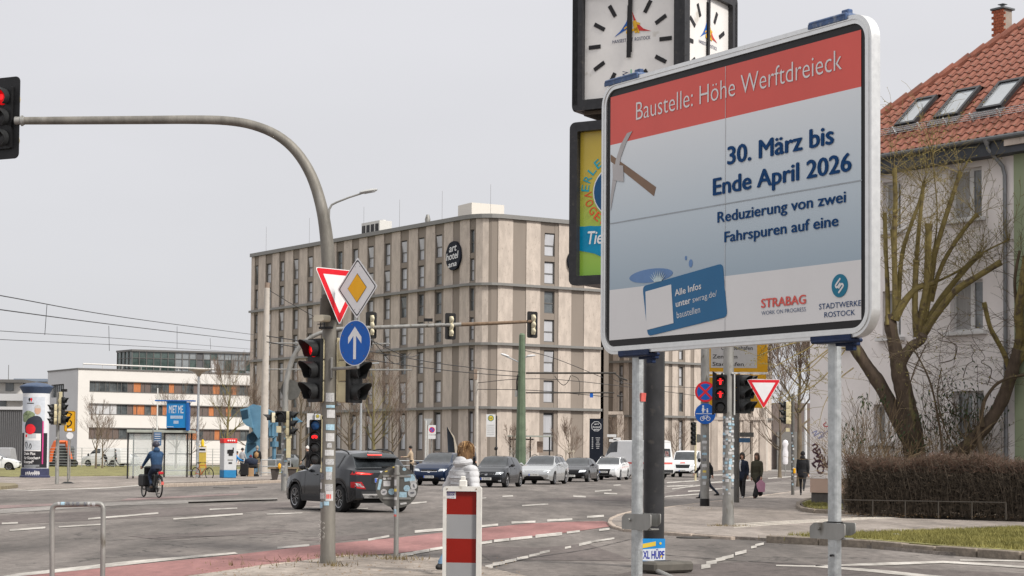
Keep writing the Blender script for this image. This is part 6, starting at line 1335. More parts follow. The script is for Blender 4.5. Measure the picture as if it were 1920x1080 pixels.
def car(name, label, cat, sp, loc, ang, group):
 L_, W_, H = sp['L'], sp['W']/2, sp['H']; pt = sp['paint']; rw = sp.get('rw', .32)
 xf, xb_ = sp['xf'], sp['xb']                  # axle positions
 top, belt, wid = sp['top'], sp['belt'], sp.get('wid', [(L_/2, W_*.80), (L_/2-.12, W_*.90), (L_/2-.45, W_*.985), (L_/2-1.0, W_), (-L_/2+.7, W_), (-L_/2+.2, W_*.955), (-L_/2, W_*.86)])
 zb0 = sp.get('zb', .20); Ra = rw+.055; xg = sp['glass']  # cowl, roof front, roof rear, rear glass bottom
 side = sp['side']                              # side glass spans
 xs = {L_/2, L_/2-.03, L_/2-.08, L_/2-.16, -L_/2, -L_/2+.03, -L_/2+.09, -L_/2+.2}
 for xw in (xf, xb_):
  for i in range(-6, 7): xs.add(xw+Ra*math.sin(i*PI/12))
 for a in xg: xs.add(a)
 for a, b in side: xs |= {a, b}
 for (a, _v) in list(top)+list(belt): xs.add(a)
 x = -L_/2+.2
 while x < L_/2-.16: xs.add(x); x += .16
 xs = sorted(q for q in xs if abs(q) <= L_/2+1e-6); ys = [xs[0]]
 key = set(xg) | {q for s_ in side for q in s_} | {L_/2}
 for q in xs[1:]:
  if q-ys[-1] < .022 and q not in key: continue
  ys.append(q)
 xs = ys[::-1]; rf = min(xg[1], max(xg)); NS = 13; V_ = []
 for x in xs:
  zt, zl, w_ = lerp_pts(top, x), lerp_pts(belt, x), lerp_pts(wid, x); zl = min(zl, zt-.012); ar = 0; ins = False
  for xw in (xf, xb_):
   if abs(x-xw) < Ra*.999: ar = max(ar, rw+math.sqrt(Ra*Ra-(x-xw)**2)-.0); ins = True
  zb = zb0
  if x > L_/2-.35: zb = zb0+.10*((x-(L_/2-.35))/.35)**2
  if x < -L_/2+.4: zb = zb0+.12*((-L_/2+.4-x)/.4)**2
  g = max(0, min(1, (zt-zl)/(H-zl))); zlo = max(zb, ar); m = zl-.13
  if zlo > m-.03: m = zlo+.03
  wr = w_*(.86*(1-g)+sp.get('roofw', .70)*g); ze = zt-(.015+.055*g); wb = w_*.965
  if ze < zl+.004: ze = zl+.004
  P_ = [(w_*.70, zlo if not ins else max(zlo, zb)), (w_*.975, zlo), (w_, zlo+(m-zlo)*.22), (w_*1.0, zlo+(m-zlo)*.62), (w_*.988, m), (wb, zl)]
  for k in (1, 2, 3): t = k/3; P_.append((wb*.985+(wr-wb*.985)*t*(.92+.08*t), zl+.006+(ze-zl-.006)*t))
  for k, (a, b_) in enumerate(((.93, .40), (.72, .74), (.38, .94), (0, 1.0))): P_.append((wr*a, ze+(zt-ze)*b_))
  V_.append([(x, yy, zz) for yy, zz in P_])
 # rake of nose and tail
 for i, x in enumerate(xs):
  tN = max(0, (x-(L_/2-.35))/.35); tR = max(0, (-L_/2+.35-x)/.35)
  row = []
  for j, (px, py, pz) in enumerate(V_[i]):
   d = 0
   if tN > 0: d = -tN*tN*(sp.get('rake', .14)*max(0, (pz-.52)/.35)**1.5+.07*max(0, (.42-pz)/.2))
   if tR > 0: d = tR*tR*(sp.get('tail', .05)*max(0, (pz-.62)/.4)+.05*max(0, (.40-pz)/.2))
   row.append((px+d, py, pz))
  V_[i] = row
 nS = len(xs); bodyM = ('body', 'wind', 'rear', 'side0', 'side1'); allv = []
 for sgn in (1, -1):
  for row in V_: allv += [(x, sgn*y, z) for x, y, z in row]
 def idx(sd, i, j): return sd*nS*NS+i*NS+j
 F_ = {k: [] for k in bodyM}
 for sd in (0, 1):
  for i in range(nS-1):
   xm = (xs[i]+xs[i+1])/2
   for j in range(NS-1):
    q = (idx(sd, i, j), idx(sd, i+1, j), idx(sd, i+1, j+1), idx(sd, i, j+1))
    if sd: q = q[::-1]
    k = 'body'
    if 5 < j < 8 and any(a > xm > b for a, b in side): k = 'side%d' % sd
    elif j >= 9 and xg[0] > xm > xg[1]: k = 'wind'
    elif j >= 9 and xg[2] > xm > xg[3]: k = 'rear'
    elif j == 5 and any(a > xm > b for a, b in side): k = 'body'
    F_[k].append(q)
 for i, fl in ((0, False), (nS-1, True)):
  for j in range(NS-1):
   q = (idx(0, i, j), idx(0, i, j+1), idx(1, i, j+1), idx(1, i, j)); F_['body'].append(q if not fl else q[::-1])
 root = thing(name, label, cat, (loc[0], loc[1], 0.0), ang, group); bvh = BVHTree.FromPolygons([V(v) for v in allv], [f for k in F_ for f in F_[k]])
 made = {}
 for k, nm, m_ in (('body', 'body', pt), ('wind', 'windscreen', M_cg), ('rear', 'rear_window', sp.get('rearglass', M_cg)), ('side0', 'side_window', M_cg), ('side1', 'side_window', M_cg)):
  if not F_[k]: continue
  used = {}; mb = MB()
  for f in F_[k]:
   for v in f: used.setdefault(v, len(used))
  mb.v = [allv[v] for v in used]; mb.f = [tuple(used[v] for v in f) for f in F_[k]]; mb.m = [0]*len(mb.f)
  o = mb.build(nm, m_, root, ang=28); made[k] = o
  bm = bmesh.new(); bm.from_mesh(o.data); bmesh.ops.remove_doubles(bm, verts=bm.verts, dist=.0008); bm.to_mesh(o.data); bm.free(); o.data.set_sharp_from_angle(angle=R(32))
 mb = MB(); mb.box((0, 0, (zb0+.75)/2), (L_*.72, W_*1.5, .75-zb0), None, 0, .05); mb.box((0, 0, zb0+.05), (L_*.92, W_*1.66, .1)); mb.build('underbody', M_under, root)
 for xw in (xf, xb_):
  for sd in (1, -1):
   wheel(root, xw, sd*(W_-.115), rw, .21, sd, sp.get('rim'), sp.get('spokes', 5), sd+xw)
   ac = MB(); vs = []
   for i in range(13):
    a = PI*i/12; vs += [(xw+Ra*math.cos(a), sd*W_*.985, max(zb0, rw+Ra*math.sin(a))), (xw+Ra*math.cos(a), sd*(W_-.32), max(zb0, rw+Ra*math.sin(a)))]
   ac.add(vs, [(2*i, 2*i+1, 2*i+3, 2*i+2) for i in range(12)]); ac.build('wheel_arch', M_under, root)
 dirs = {'f': (V((1, 0, 0)), lambda a, b: V((5, a, b))), 'r': (V((-1, 0, 0)), lambda a, b: V((-5, a, b))), 'l': (V((0, 1, 0)), lambda a, b: V((a, 5, b))), 'R': (V((0, -1, 0)), lambda a, b: V((a, -5, b)))}
 def patch(nm, face, c, m_, off=.006, n_=6, parent=None, both=False, th=0):
  for mir in ((1, -1) if both else (1,)):
   dn, mk = dirs[face]; vs = []; ok = True
   for i in range(n_+1):
    for j in range(n_+1):
     s_, t_ = i/n_, j/n_; p = [c[0][k]*(1-s_)*(1-t_)+c[1][k]*s_*(1-t_)+c[2][k]*s_*t_+c[3][k]*(1-s_)*t_ for k in (0, 1)]
     if face in 'fr': o_ = mk(p[0]*mir, p[1])
     else: o_ = mk(p[0], p[1])
     h = bvh.ray_cast(o_, -dn)
     if h[0] is None or (face in 'lR' and abs(h[0].y) < W_*.5): q = None
     else:
      nn = h[1] if h[1].dot(dn) > 0 else -h[1]; q = h[0]+nn*off
     vs.append(q)
   k = n_+1; fs = [(i*k+j, (i+1)*k+j, (i+1)*k+j+1, i*k+j+1) for i in range(n_) for j in range(n_)]; fs = [f for f in fs if all(vs[v] is not None for v in f)]
   if fs: u_ = sorted({v for f in fs for v in f}); rm = {v: i for i, v in enumerate(u_)}; mb = MB(); mb.add([vs[v] for v in u_], [tuple(rm[v] for v in f) for f in fs]); mb.build(nm, m_, parent or root)
 def plate(face, z, w_=.52):
  dn, mk = dirs[face]; h = bvh.ray_cast(mk(0, z), -dn)[0]; s_ = 1 if face == 'f' else -1
  M = frame(h+dn*.012, (0, s_, 0), (0, 0, 1)); o = MB().prism(rrect(w_, .11, .01, 2), .008, M).build('number_plate', M_plate, root); mb = MB(); mb.prism([(-w_/2+.004, -.05), (-w_/2+.045, -.05), (-w_/2+.045, .05), (-w_/2+.004, .05)], .001, M @ Matrix.Translation((0, 0, .009))); mb.build('plate_strip', M_eu, o, ang=0)
  mb = MB(); rg = random.Random(int(z*100)); x = -w_/2+.07
  while x < w_/2-.05: d_ = rg.choice([.03, .036]); mb.ring(rrect(d_, .07, .008, 2, x, 0), rrect(d_-.018, .07-.02, .004, 2, x, 0), .001, M @ Matrix.Translation((0, 0, .009))); x += d_+rg.choice([.014, .014, .03])
  mb.build('plate_marks', M_black, o, ang=0)
 for sd, fc in ((1, 'l'), (-1, 'R')):       # mirrors, handles
  a = sp.get('mirror', (xg[0]-.18, lerp_pts(belt, xg[0]-.2)+.08)); mb = MB(); y0 = lerp_pts(wid, a[0]); ms = sp.get('ms', 1)
  mb.ico((a[0]+.02, sd*(y0+.09), a[1]), .1*ms, 0, (.75, 1.05, .75 if ms == 1 else 1.3)); mb.tube([(a[0]+.03, sd*y0*.93, a[1]-.05), (a[0]+.03, sd*(y0+.06), a[1]-.03)], .025, 6); mb.build('mirror', sp.get('mirrorm', pt), root)
  for hx in sp.get('handles', []):
   h = bvh.ray_cast(V((hx, sd*3, sp.get('hz', .88))), V((0, -sd, 0)))[0]
   if h: MB().box(h+V((0, sd*.018, 0)), (.17, .03, .025), None, 0, .008).build('door_handle', sp.get('hm', pt), root)
  for dx in sp.get('seams', []):
   z0_, z1_ = zb0+.10, lerp_pts(belt, dx); c = [(dx-.005, z0_), (dx+.005, z0_), (dx+.005, z1_), (dx-.005, z1_)]; patch('door_seam', fc, c, M_under, .002, 5)
  if sp.get('clad'):
   for (a_, b_) in ((xf-Ra-.02, xb_+Ra+.02),): patch('sill_cladding', fc, [(a_, zb0+.01), (b_, zb0+.01), (b_, zb0+.17), (a_, zb0+.17)], M_clad, .006, 8)
   for xw in (xf, xb_):
    vs = [];
    for i in range(17):
     an = R(-8+196*i/16)
     for rr_ in (Ra*.995, Ra+.075):
      X, Z = xw+rr_*math.cos(an), max(zb0+.02, rw+rr_*math.sin(an)); h = bvh.ray_cast(V((X, sd*3, max(Z, zb0+.05))), V((0, -sd, 0)))[0]; vs.append(V((X, (h.y if h and abs(h.y) > W_*.8 else sd*W_)+sd*.008, Z)))
    k = MB(); k.add(vs, [(2*i, 2*i+1, 2*i+3, 2*i+2) for i in range(16)]); k.build('arch_cladding', M_clad, root)
  sg = sp.get('pillars', [])
  for dx in sg:
   c = [(dx-.035, lerp_pts(belt, dx)+.01), (dx+.035, lerp_pts(belt, dx)+.01), (dx+.03, lerp_pts(top, dx)-.10), (dx-.03, lerp_pts(top, dx)-.10)]; patch('pillar', fc, c, M_blk, .005, 4)
 for (nm, fc, c, m_) in sp.get('patches', []): patch(nm, fc, c, m_, .007, 8, None, fc in 'fr' and c[0][0] > .0)
 if 'pf' in sp: plate('f', sp['pf'])
 if 'pr' in sp: plate('r', sp['pr'])
 if sp.get('rails'):
  for sd in (1, -1):
   a, b = xg[1]-.15, xg[2]+.1; y = sd*W_*.69; pts = [(a, y, lerp_pts(top, a)-.04), (a-.12, y, lerp_pts(top, a)+.015), ((a+b)/2, y, H+.02), (b+.12, y, lerp_pts(top, b)+.02), (b, y, lerp_pts(top, b)-.04)]
   MB().tube(bez(pts, 16), .018, 6).build('roof_rail', sp['rails'], root)
 return root, patch, bvh
def hatch(L_, W, H, nose=.72, cowl=1.0, bl=.98, xf=None, xb_=None, cowlx=.78, rfx=.05, rrx=None, rear_gx=None, deck=None, **k):
 h = L_/2; xf = xf or h-.80; xb_ = xb_ or -h+.78; rrx = rrx or -h+.55; rgx = rear_gx or -h+.10; zr = k.pop('zrg', bl+.10)
 top = [(h, nose-.05), (h-.12, nose), (cowlx+.5, cowl-.06), (cowlx, cowl), (rfx+.0, H-.035), (rfx-.45, H), (rrx+.5, H-.015), (rrx, H-.07), (rgx, zr)]
 if deck: top += [(-h+.06, deck-.01), (-h, deck-.06)]
 else: top += [(-h, zr-.12)]
 belt = [(h, nose-.10), (h-.12, nose-.045), (cowlx+.3, cowl-.10), (cowlx-.3, bl-.035), (-h+.8, bl+.03), (-h+.1, (deck or zr)-.05), (-h, (deck or zr)-.20)]
 d = dict(L=L_, W=W, H=H, xf=xf, xb=xb_, top=top, belt=belt, glass=(cowlx, rfx, rrx, rgx), side=[(cowlx-.35, rrx+(.05 if not deck else .15))], rake=.14); d.update(k); return d
def toward(p0, p1): return math.atan2(p1[1]-p0[1], p1[0]-p0[0])
# dark grey crossover driving away, at the centre-left
pg_ = paint('graphite_paint', (.028, .030, .034), .5, .16)
ks = hatch(4.17, 1.80, 1.55, .86, 1.08, 1.06, xf=1.25, xb_=-1.35, cowlx=.75, rfx=.02, rrx=-1.45, rear_gx=-1.88, rw=.335, zb=.24, zrg=1.10, paint=pg_, roofw=.68, clad=True, handles=[-.05, -.95], hz=.92, seams=[.62, -.28, -1.12], pillars=[-.30, -1.22], rails=M_blk, tail=.03, spokes=5,
 side=[(.40, -1.38)], pr=.80, rake=.10,
 patches=[('rear_cladding', 'r', [(-.84, .28), (.84, .28), (.80, .53), (-.80, .53)], M_clad), ('skid_plate', 'r', [(-.50, .30), (.50, .30), (.60, .47), (-.60, .47)], mat('skid_silver', (.45, .44, .43), .45, .4, var=.05)), ('skid_slot', 'r', [(-.42, .37), (.42, .37), (.44, .42), (-.44, .42)], M_blk),
  ('tail_lamp', 'r', [(.28, .965), (.80, 1.01), (.84, .93), (.36, .93)], M_tl), ('lower_lamp', 'r', [(.50, .58), (.84, .62), (.84, .76), (.62, .76)], M_tl), ('lower_lamp_glass', 'r', [(.54, .62), (.78, .65), (.78, .73), (.64, .73)], M_hl), ('spoiler_shadow', 'r', [(-.56, 1.31), (.56, 1.31), (.54, 1.36), (-.54, 1.36)], M_blk), ('badge', 'r', [(-.09, .94), (.09, .94), (.08, 1.02), (-.08, 1.02)], M_chr), ('plate_recess', 'r', [(-.34, .72), (.34, .72), (.32, .88), (-.32, .88)], M_blk)])
rl_ = G(641, 960.5); hd_ang = PI/2+R(31)
fwd = hvec(hd_ang); lft = V((-fwd.y, fwd.x, 0))
cx_ = rl_ - fwd*(-1.35) - lft*(.79)
kona, kp, kb = car('parked_car', 'dark grey crossover car with red brake lights driving away behind the signal mast', 'car', ks, cx_, hd_ang, 'cars in the road')
kona.name = 'crossover_car'
kp('lit_tail_lamp', 'r', [(.34, .952), (.70, .985), (.74, .955), (.40, .940)], M_tlit, .012, 6, None, True)
kp('high_brake_lamp', 'r', [(-.20, 1.40), (.20, 1.40), (.20, 1.425), (-.20, 1.425)], M_tlit, .02, 4)
h = kb.ray_cast(V((-5, -.05, 1.13)), V((1, 0, 0)))[0]; mb = MB(); mb.tube([h+V((-.02, .0, .0)), h+V((-.03, -.35, .02))], .012, 6); mb.build('rear_wiper', M_blk, kona)
mb = MB(); mb.prism([(-1.55, -.62), (-1.93, -.54), (-1.93, .54), (-1.55, .62)][::-1], .03, Matrix.Translation((.12, 0, 1.47)) @ Matrix.Rotation(R(-4), 4, 'Y')); mb.build('spoiler', pg_, kona); mb = MB(); mb.lathe([(.03, 0), (.02, .05), (.004, .07)], (-1.2, 0, 1.53), 8, 0, None, (2, .6)); mb.build('aerial_fin', M_blk, kona)
# queue of five cars facing the camera
def qcar(px, py, heading, sp, label, name='parked_car'):
 fl = G(px, py); f = hvec(heading); l_ = V((-f.y, f.x, 0))
 c = fl - f*sp['xf'] - l_*(sp['W']/2-.11)
 return car(name, label, 'car', sp, c, heading, 'cars queueing in front of the hotel')
HQ = math.atan2(-.97, -.25)
def front(nose, w_, big=False, drl=None, grille=None, chrome=None, hz=.62, intake=.30):
 P_ = [('headlamp', 'f', [(w_*.50, hz), (w_*.88, hz+.03), (w_*.93, hz+.13), (w_*.58, hz+.12)], drl or M_hl), ('lower_intake', 'f', [(-w_*.6, intake), (w_*.6, intake), (w_*.52, intake+.14), (-w_*.52, intake+.14)], M_blk), ('fog_lamp', 'f', [(w_*.68, intake+.02), (w_*.84, intake+.04), (w_*.84, intake+.11), (w_*.70, intake+.10)], M_hl)]
 P_ += [('grille', 'f', grille or [(-w_*.40, hz+.0), (w_*.40, hz+.0), (w_*.46, hz+.09), (-w_*.46, hz+.09)], M_blk)]
 if chrome: P_ += [('chrome_bar', 'f', [(-w_*.44, chrome), (w_*.44, chrome), (w_*.46, chrome+.03), (-w_*.46, chrome+.03)], M_chr), ('badge', 'f', [(-.06, chrome-.04), (.06, chrome-.04), (.06, chrome+.07), (-.06, chrome+.07)], M_chr)]
 return P_
opel = hatch(4.29, 1.80, 1.615, .86, 1.12, 1.02, xf=1.28, xb_=-1.36, cowlx=1.0, rfx=.15, rrx=-1.6, rear_gx=-2.0, zrg=1.15, paint=paint('blue_paint', (.007, .018, .05), .5), pf=.42, patches=front(.86, .9, chrome=.66, hz=.68, intake=.26), pillars=[.55, -.15, -1.15], seams=[.75, -.15, -1.0], handles=[0, -.95], hz=.94)
qcar(843, 910.5, HQ-.02, opel, 'dark blue people carrier, leftmost of the queue, behind the woman')
polo = hatch(3.92, 1.65, 1.465, .76, 1.0, .97, xf=1.17, xb_=-1.29, cowlx=.82, rfx=.12, rrx=-1.35, rear_gx=-1.82, zrg=1.05, rw=.31, paint=paint('black_paint', (.018, .02, .024), .4), pf=.40, patches=front(.76, .82, hz=.58, chrome=.60, intake=.24), pillars=[-.32], seams=[.62, -.45], handles=[-.25], hz=.86, mirrorm=M_blk)
qcar(947.5, 914, HQ, polo, 'black three-door hatchback queueing right of the woman', 'parked_car')
mond = hatch(4.83, 1.86, 1.51, .80, 1.03, 1.0, xf=1.46, xb_=-1.39, cowlx=1.0, rfx=.15, rrx=-1.85, rear_gx=-2.25, zrg=1.10, paint=paint('silver_paint', (.46, .47, .47), .6), pf=.50, rails=M_blk, patches=front(.80, .93, hz=.62, grille=[(-.52, .28), (.52, .28), (.40, .44), (-.40, .44)], chrome=.66, intake=.26), pillars=[-.1, -1.0], seams=[.8, -.12, -1.05], handles=[0, -.9], hz=.9)
qcar(1037, 908.5, HQ+.02, mond, 'silver estate car in the middle of the queue', 'parked_car')
M_drl = mat('daylight_lamp', (.8, .82, .85), .2, var=0, emit=(.9, .95, 1), estr=.8)
merc = hatch(4.42, 1.80, 1.42, .74, .98, .95, xf=1.33, xb_=-1.40, cowlx=.85, rfx=.0, rrx=-1.15, rear_gx=-1.75, zrg=1.02, deck=.98, paint=paint('gloss_black_paint', (.012, .012, .014), .3), pf=.36, patches=front(.74, .9, hz=.56, drl=M_drl, intake=.22), pillars=[-.2], seams=[.7, -.22, -1.0], handles=[-.05, -.85], hz=.84)
qcar(1101, 904, HQ+.02, merc, 'gloss black saloon with its daytime lamps on, between the silver and the white estate', 'parked_car')
audi = hatch(4.94, 1.88, 1.46, .78, 1.0, .98, xf=1.5, xb_=-1.42, cowlx=1.0, rfx=.12, rrx=-1.85, rear_gx=-2.3, zrg=1.08, paint=paint('white_paint', (.66, .67, .67), .1), pf=.52, rails=M_chr, patches=front(.78, .94, hz=.62, grille=[(-.34, .36), (.34, .36), (.44, .70), (-.44, .70)], intake=.24), pillars=[-.1, -1.0], seams=[.8, -.12, -1.05], handles=[0, -.9], hz=.88)
qcar(1161, 900.5, HQ+.03, audi, 'white estate car at the right end of the queue beside the board post', 'parked_car')
# vans
def van(L_, W, H, xf, xb_, nose, cowl, cowlx, rfx, pt_, **k):
 h = L_/2; top = [(h, nose-.05), (h-.12, nose), (cowlx, cowl), (rfx, H-.10), (rfx-.5, H), (-h+.3, H), (-h+.05, H-.05), (-h, H-.15)]
 belt = [(h, nose-.10), (h-.1, nose-.05), (cowlx-.1, cowl-.08), (rfx-.2, k.pop('vb', 1.22)), (-h, 1.25)]
 return dict(L=L_, W=W, H=H, xf=xf, xb=xb_, top=top, belt=belt, glass=(cowlx, rfx, -h+.01, -h), side=[(cowlx-.30, k.pop('doorx', rfx-.75))], paint=pt_, roofw=.86, rw=.34, zb=.28, ms=1.4, mirrorm=M_blk, wid=[(h, W*.42), (h-.25, W*.475), (h-.8, W/2), (-h, W/2)], **k)
wp = paint('van_white_paint', (.70, .70, .70), .05, .35)
v1 = van(5.0, 1.99, 2.0, 1.55, -1.45, 1.05, 1.28, 1.62, .85, wp, pf=.50, patches=[('headlamp', 'f', [(.58, .78), (.93, .82), (.95, .98), (.66, .92)], M_hl), ('grille', 'f', [(-.48, .68), (.48, .68), (.56, .94), (-.56, .94)], M_blk), ('lower_intake', 'f', [(-.6, .30), (.6, .30), (.5, .46), (-.5, .46)], M_blk), ('bumper_trim', 'f', [(.55, .36), (.9, .50), (.88, .60), (.60, .44)], M_blk), ('red_logo', 'f', [(-.22, 1.04), (.16, 1.04), (.16, 1.12), (-.22, 1.12)], M_stk[3])])
fl = G(1306, 895); f = hvec(HQ-.02); l_ = V((-f.y, f.x, 0)); car('delivery_van', 'white low-roofed van facing the camera, just left of the lamp post', 'van', v1, fl-f*1.55-l_*.9, HQ-.02, None)
v2 = van(5.9, 2.05, 2.62, 1.9, -1.9, 1.10, 1.45, 2.25, 1.45, wp, pf=.5, vb=1.42, doorx=.75, patches=[('side_lettering', 'R', [(-1.7, 1.5), (-.7, 1.5), (-.7, 1.95), (-1.7, 1.95)], M_stk[4]), ('red_stripe', 'l', [(-2.6, 1.0), (.2, 1.0), (.2, 1.12), (-2.6, 1.12)], M_stk[3]), ('side_lettering', 'l', [(-2.3, 1.55), (-1.2, 1.55), (-1.2, 1.95), (-2.3, 1.95)], M_stk[4]), ('red_stripe', 'r', [(-.9, 1.0), (.9, 1.0), (.9, 1.12), (-.9, 1.12)], M_stk[3]), ('rear_print', 'r', [(.1, 1.45), (.7, 1.45), (.7, 1.9), (.1, 1.9)], M_stk[4]), ('bumper', 'r', [(-.95, .35), (.95, .35), (.95, .62), (-.95, .62)], M_clad), ('rear_window_panel', 'r', [(-.8, 1.5), (-.12, 1.5), (-.12, 2.05), (-.8, 2.05)], M_cg), ('red_sticker', 'r', [(-.62, 1.55), (-.35, 1.55), (-.35, 1.85), (-.62, 1.85)], M_stk[3])])
q = G(1192, 897.5); car('high_roof_van', 'white high-roofed van half hidden behind the clock column', 'van', v2, (q.x, q.y+1.2, 0), math.atan2(.85, -.62), None)
# vans and a car in the far yard at the left
v3 = dict(v1); v3['paint'] = mat('silver_van_paint', (.40, .40, .41), .35, .4, var=.05); q = G(163, 870.2)
car('parked_van', 'silver van parked in the far yard beside the orange excavator', 'van', v3, (q.x, 205, 0), R(176), 'vans in the far yard')
v4 = dict(v1); car('parked_van', 'white van with a person at its open rear, in the far yard', 'van', v4, (Xat(198, 200, 860), 200, 0), R(160), 'vans in the far yard')
wcar = dict(polo); wcar['paint'] = paint('white_paint', None); car('parked_car', 'small white car parked in the far yard left of the bus shelter', 'car', wcar, (Xat(228, 206, 860), 206, 0), R(165), 'cars in the far yard')
car('parked_car', 'white car nose at the very left edge of the picture', 'car', wcar, (Xat(-8, 150, 860), 150, 0), R(5), 'cars in the far yard')
gcar = dict(mond); gcar['paint'] = mat('grey_car_paint', (.20, .21, .22), .35, .4, var=.06); car('parked_car', 'grey car parked behind the concrete overhead-line mast', 'car', gcar, (Xat(520, 175, 860), 175, 0), R(172), 'cars in the far yard')
# ================================================================= people
M_skin = mat('skin', (.50, .30, .22), .55, var=.08); M_eye = mat('eye_dark', (.03, .02, .015), .3)
def rv_(rg): return V((rg.gauss(0, 1), rg.gauss(0, 1), rg.gauss(0, 1)))
def cloth(name, c, **k): return mat(name, c, .85, var=k.pop('var', .25), scale=k.pop('scale', 9), bump=k.pop('bump', .5), bscale=k.pop('bscale', 14), **k)
def hand(mb, p, d, up, s_, m, curl=.6):
 d = V(d).normalized(); sd = d.cross(V(up)).normalized(); u = sd.cross(d).normalized()
 mb.tube([p-d*.03*s_, p+d*.02*s_, p+d*.085*s_], [.026*s_, .036*s_, .034*s_], 8, m, True, .55)
 for k, (o, L_) in enumerate(((-.027, .058), (-.009, .07), (.009, .066), (.027, .052))):
  a = p+d*.08*s_+sd*o*s_; b = a+(d*.6-u*.25*curl)*L_*.6*s_; c = b+(d*.35-u*.7*curl)*L_*.6*s_; mb.tube([a-d*.02*s_, a, b, c], [.0095*s_, .0095*s_, .0085*s_, .006*s_], 5, m)
 a = p+d*.02*s_-sd*.03*s_; mb.tube([a, a-sd*.025*s_+d*.02*s_, a-sd*.03*s_+d*.052*s_-u*.01], [.012*s_, .011*s_, .008*s_], 5, m)
def person(label, loc, heading, Ht, mats, legs=((18, 12), (-16, 22)), arms=((-22, 8, 20), (22, 8, 20)), lean=4, coat=0.0, bulk=1.0, flare=1.0, seat=None, hair='short', hood=False, vox=.022, targets=None, group=None, head_turn=0, cat='person', boots=False, feet=None, extra=None):
 """mats: top, trousers, shoes, hair; local +Y is the walking direction"""
 s_ = Ht/1.70; root = thing('person', label, cat, loc, heading-PI/2, group); seg = []
 def add(a, b, r0, r1, reg, sq=1.0): seg.append((V(a), V(b), r0, r1, reg, sq))
 ln = R(lean); hip = V((0, 0, (.93 if seat is None else seat)*s_)); ud = V((0, math.sin(ln), math.cos(ln)))
 B = bulk; ch = hip+ud*.36*s_; sh = hip+ud*.50*s_; nk = hip+ud*.56*s_; hd = nk+V((0, .02, .135))*s_
 ks = []
 for i, (th, kn) in enumerate(legs):
  x = (-.085 if i == 0 else .085)*s_; h0 = hip+V((x, 0, 0))
  if feet and feet[i] is not None:
   an = V(feet[i]); L1, L2 = .43*s_, .43*s_; dd = an-h0; dl = min(dd.length, L1+L2-.001); an = h0+dd.normalized()*dl; cosA = (L1*L1+dl*dl-L2*L2)/(2*L1*dl); A = math.acos(max(-1, min(1, cosA))); fw = V((0, 1, 0)); n_ = (fw-dd.normalized()*fw.dot(dd.normalized())).normalized(); kn_ = h0+dd.normalized()*L1*math.cos(A)+n_*L1*math.sin(A)
  else:
   a = R(th); kn_ = h0+V((0, math.sin(a), -math.cos(a)))*.43*s_; a2 = a-R(kn); an = kn_+V((0, math.sin(a2), -math.cos(a2)))*.42*s_
  ks.append((h0, kn_, an))
 if seat is None and not feet:
  mn = min(k[2].z for k in ks); dz = .075*s_-mn
  hip = hip+V((0, 0, dz)); ch.z += dz; sh.z += dz; nk.z += dz; hd.z += dz; ks = [tuple(q+V((0, 0, dz)) for q in k) for k in ks]
 for h0, kn_, an in ks:
  add(h0, kn_, .085*s_*B, .058*s_*(1+.2*(flare-1)), 1); add(kn_, an+V((0, 0, .02)), .056*s_*flare, .042*s_*flare*flare, 1)
  hl = an+V((0, -.05, -.035))*s_; add(hl, hl+V((0, .17, -.008))*s_, .038*s_, .032*s_, 2); add(hl+V((0, .15, -.01))*s_, hl+V((0, .20, -.015))*s_, .030*s_, .022*s_, 2); add(an, hl+V((0, .04, 0)), .042*s_, .038*s_, 2)
 add(hip-ud*.03, hip+ud*.12*s_, .105*s_*B, .10*s_*B, 0 if coat > .05 else 1, 1.40); add(hip+ud*.10*s_, ch, .10*s_*B, .118*s_*B, 0, 1.38); add(ch, sh-ud*.02*s_, .118*s_*B, .085*s_*B, 0, 1.45); add(sh-ud*.03, nk, .075*s_*B, .052*s_, 0, 1.2); add(nk, hd-V((0, .01, .03))*s_, .05*s_, .052*s_, 3)
 if coat > .05: add(hip+ud*.05, hip-V((0, 0, coat))*s_, .118*s_*B, .135*s_*B, 0, 1.30)
 hands = []
 for i, (sw, ab, el) in enumerate(arms):
  sx = -1 if i == 0 else 1; s0 = sh+V((sx*.165*s_*(.9+.1*B), 0, -.035*s_)); a = R(sw)
  if targets and targets[i] is not None:
   tg = V(targets[i]); L1 = .29*s_; dd = tg-s0; dl = min(dd.length, .56*s_); tg = s0+dd.normalized()*dl; L2 = .27*s_; cA = (L1*L1+dl*dl-L2*L2)/(2*L1*dl); A = math.acos(max(-1, min(1, cA))); dn = V((sx*.5, -.2, -1)); n_ = (dn-dd.normalized()*dn.dot(dd.normalized())).normalized(); e = s0+dd.normalized()*L1*math.cos(A)+n_*L1*math.sin(A); w_ = tg
  else:
   e = s0+V((sx*math.sin(R(ab)), math.sin(a), -math.cos(a))).normalized()*.29*s_; a2 = a+R(el); w_ = e+V((sx*.02, math.sin(a2), -math.cos(a2))).normalized()*.25*s_
  add(sh+V((sx*.06*s_, 0, -.03*s_)), s0, .07*s_*B, .062*s_*B, 0); add(s0, e, .060*s_*B, .048*s_*B, 0); add(e, w_, .048*s_*B, .034*s_*B, 0); hands.append((w_, (w_-e).normalized()))
 add(hd+V((0, -.012, .03))*s_, hd+V((0, .008, .03))*s_, .092*s_, .088*s_, 3, .84); add(hd+V((0, .03, -.01))*s_, hd+V((0, .045, -.07))*s_, .062*s_, .042*s_, 3, .9); add(hd+V((0, .085, .015))*s_, hd+V((0, .108, -.012))*s_, .011*s_, .015*s_, 3)
 for sx in (-1, 1): add(hd+V((sx*.078, -.005, .015))*s_, hd+V((sx*.083, -.008, -.02))*s_, .016*s_, .012*s_, 3)
 if hood: add(nk+V((0, -.075, .0))*s_, nk+V((0, -.06, .06))*s_, .075*s_, .065*s_, 0, 1.5)
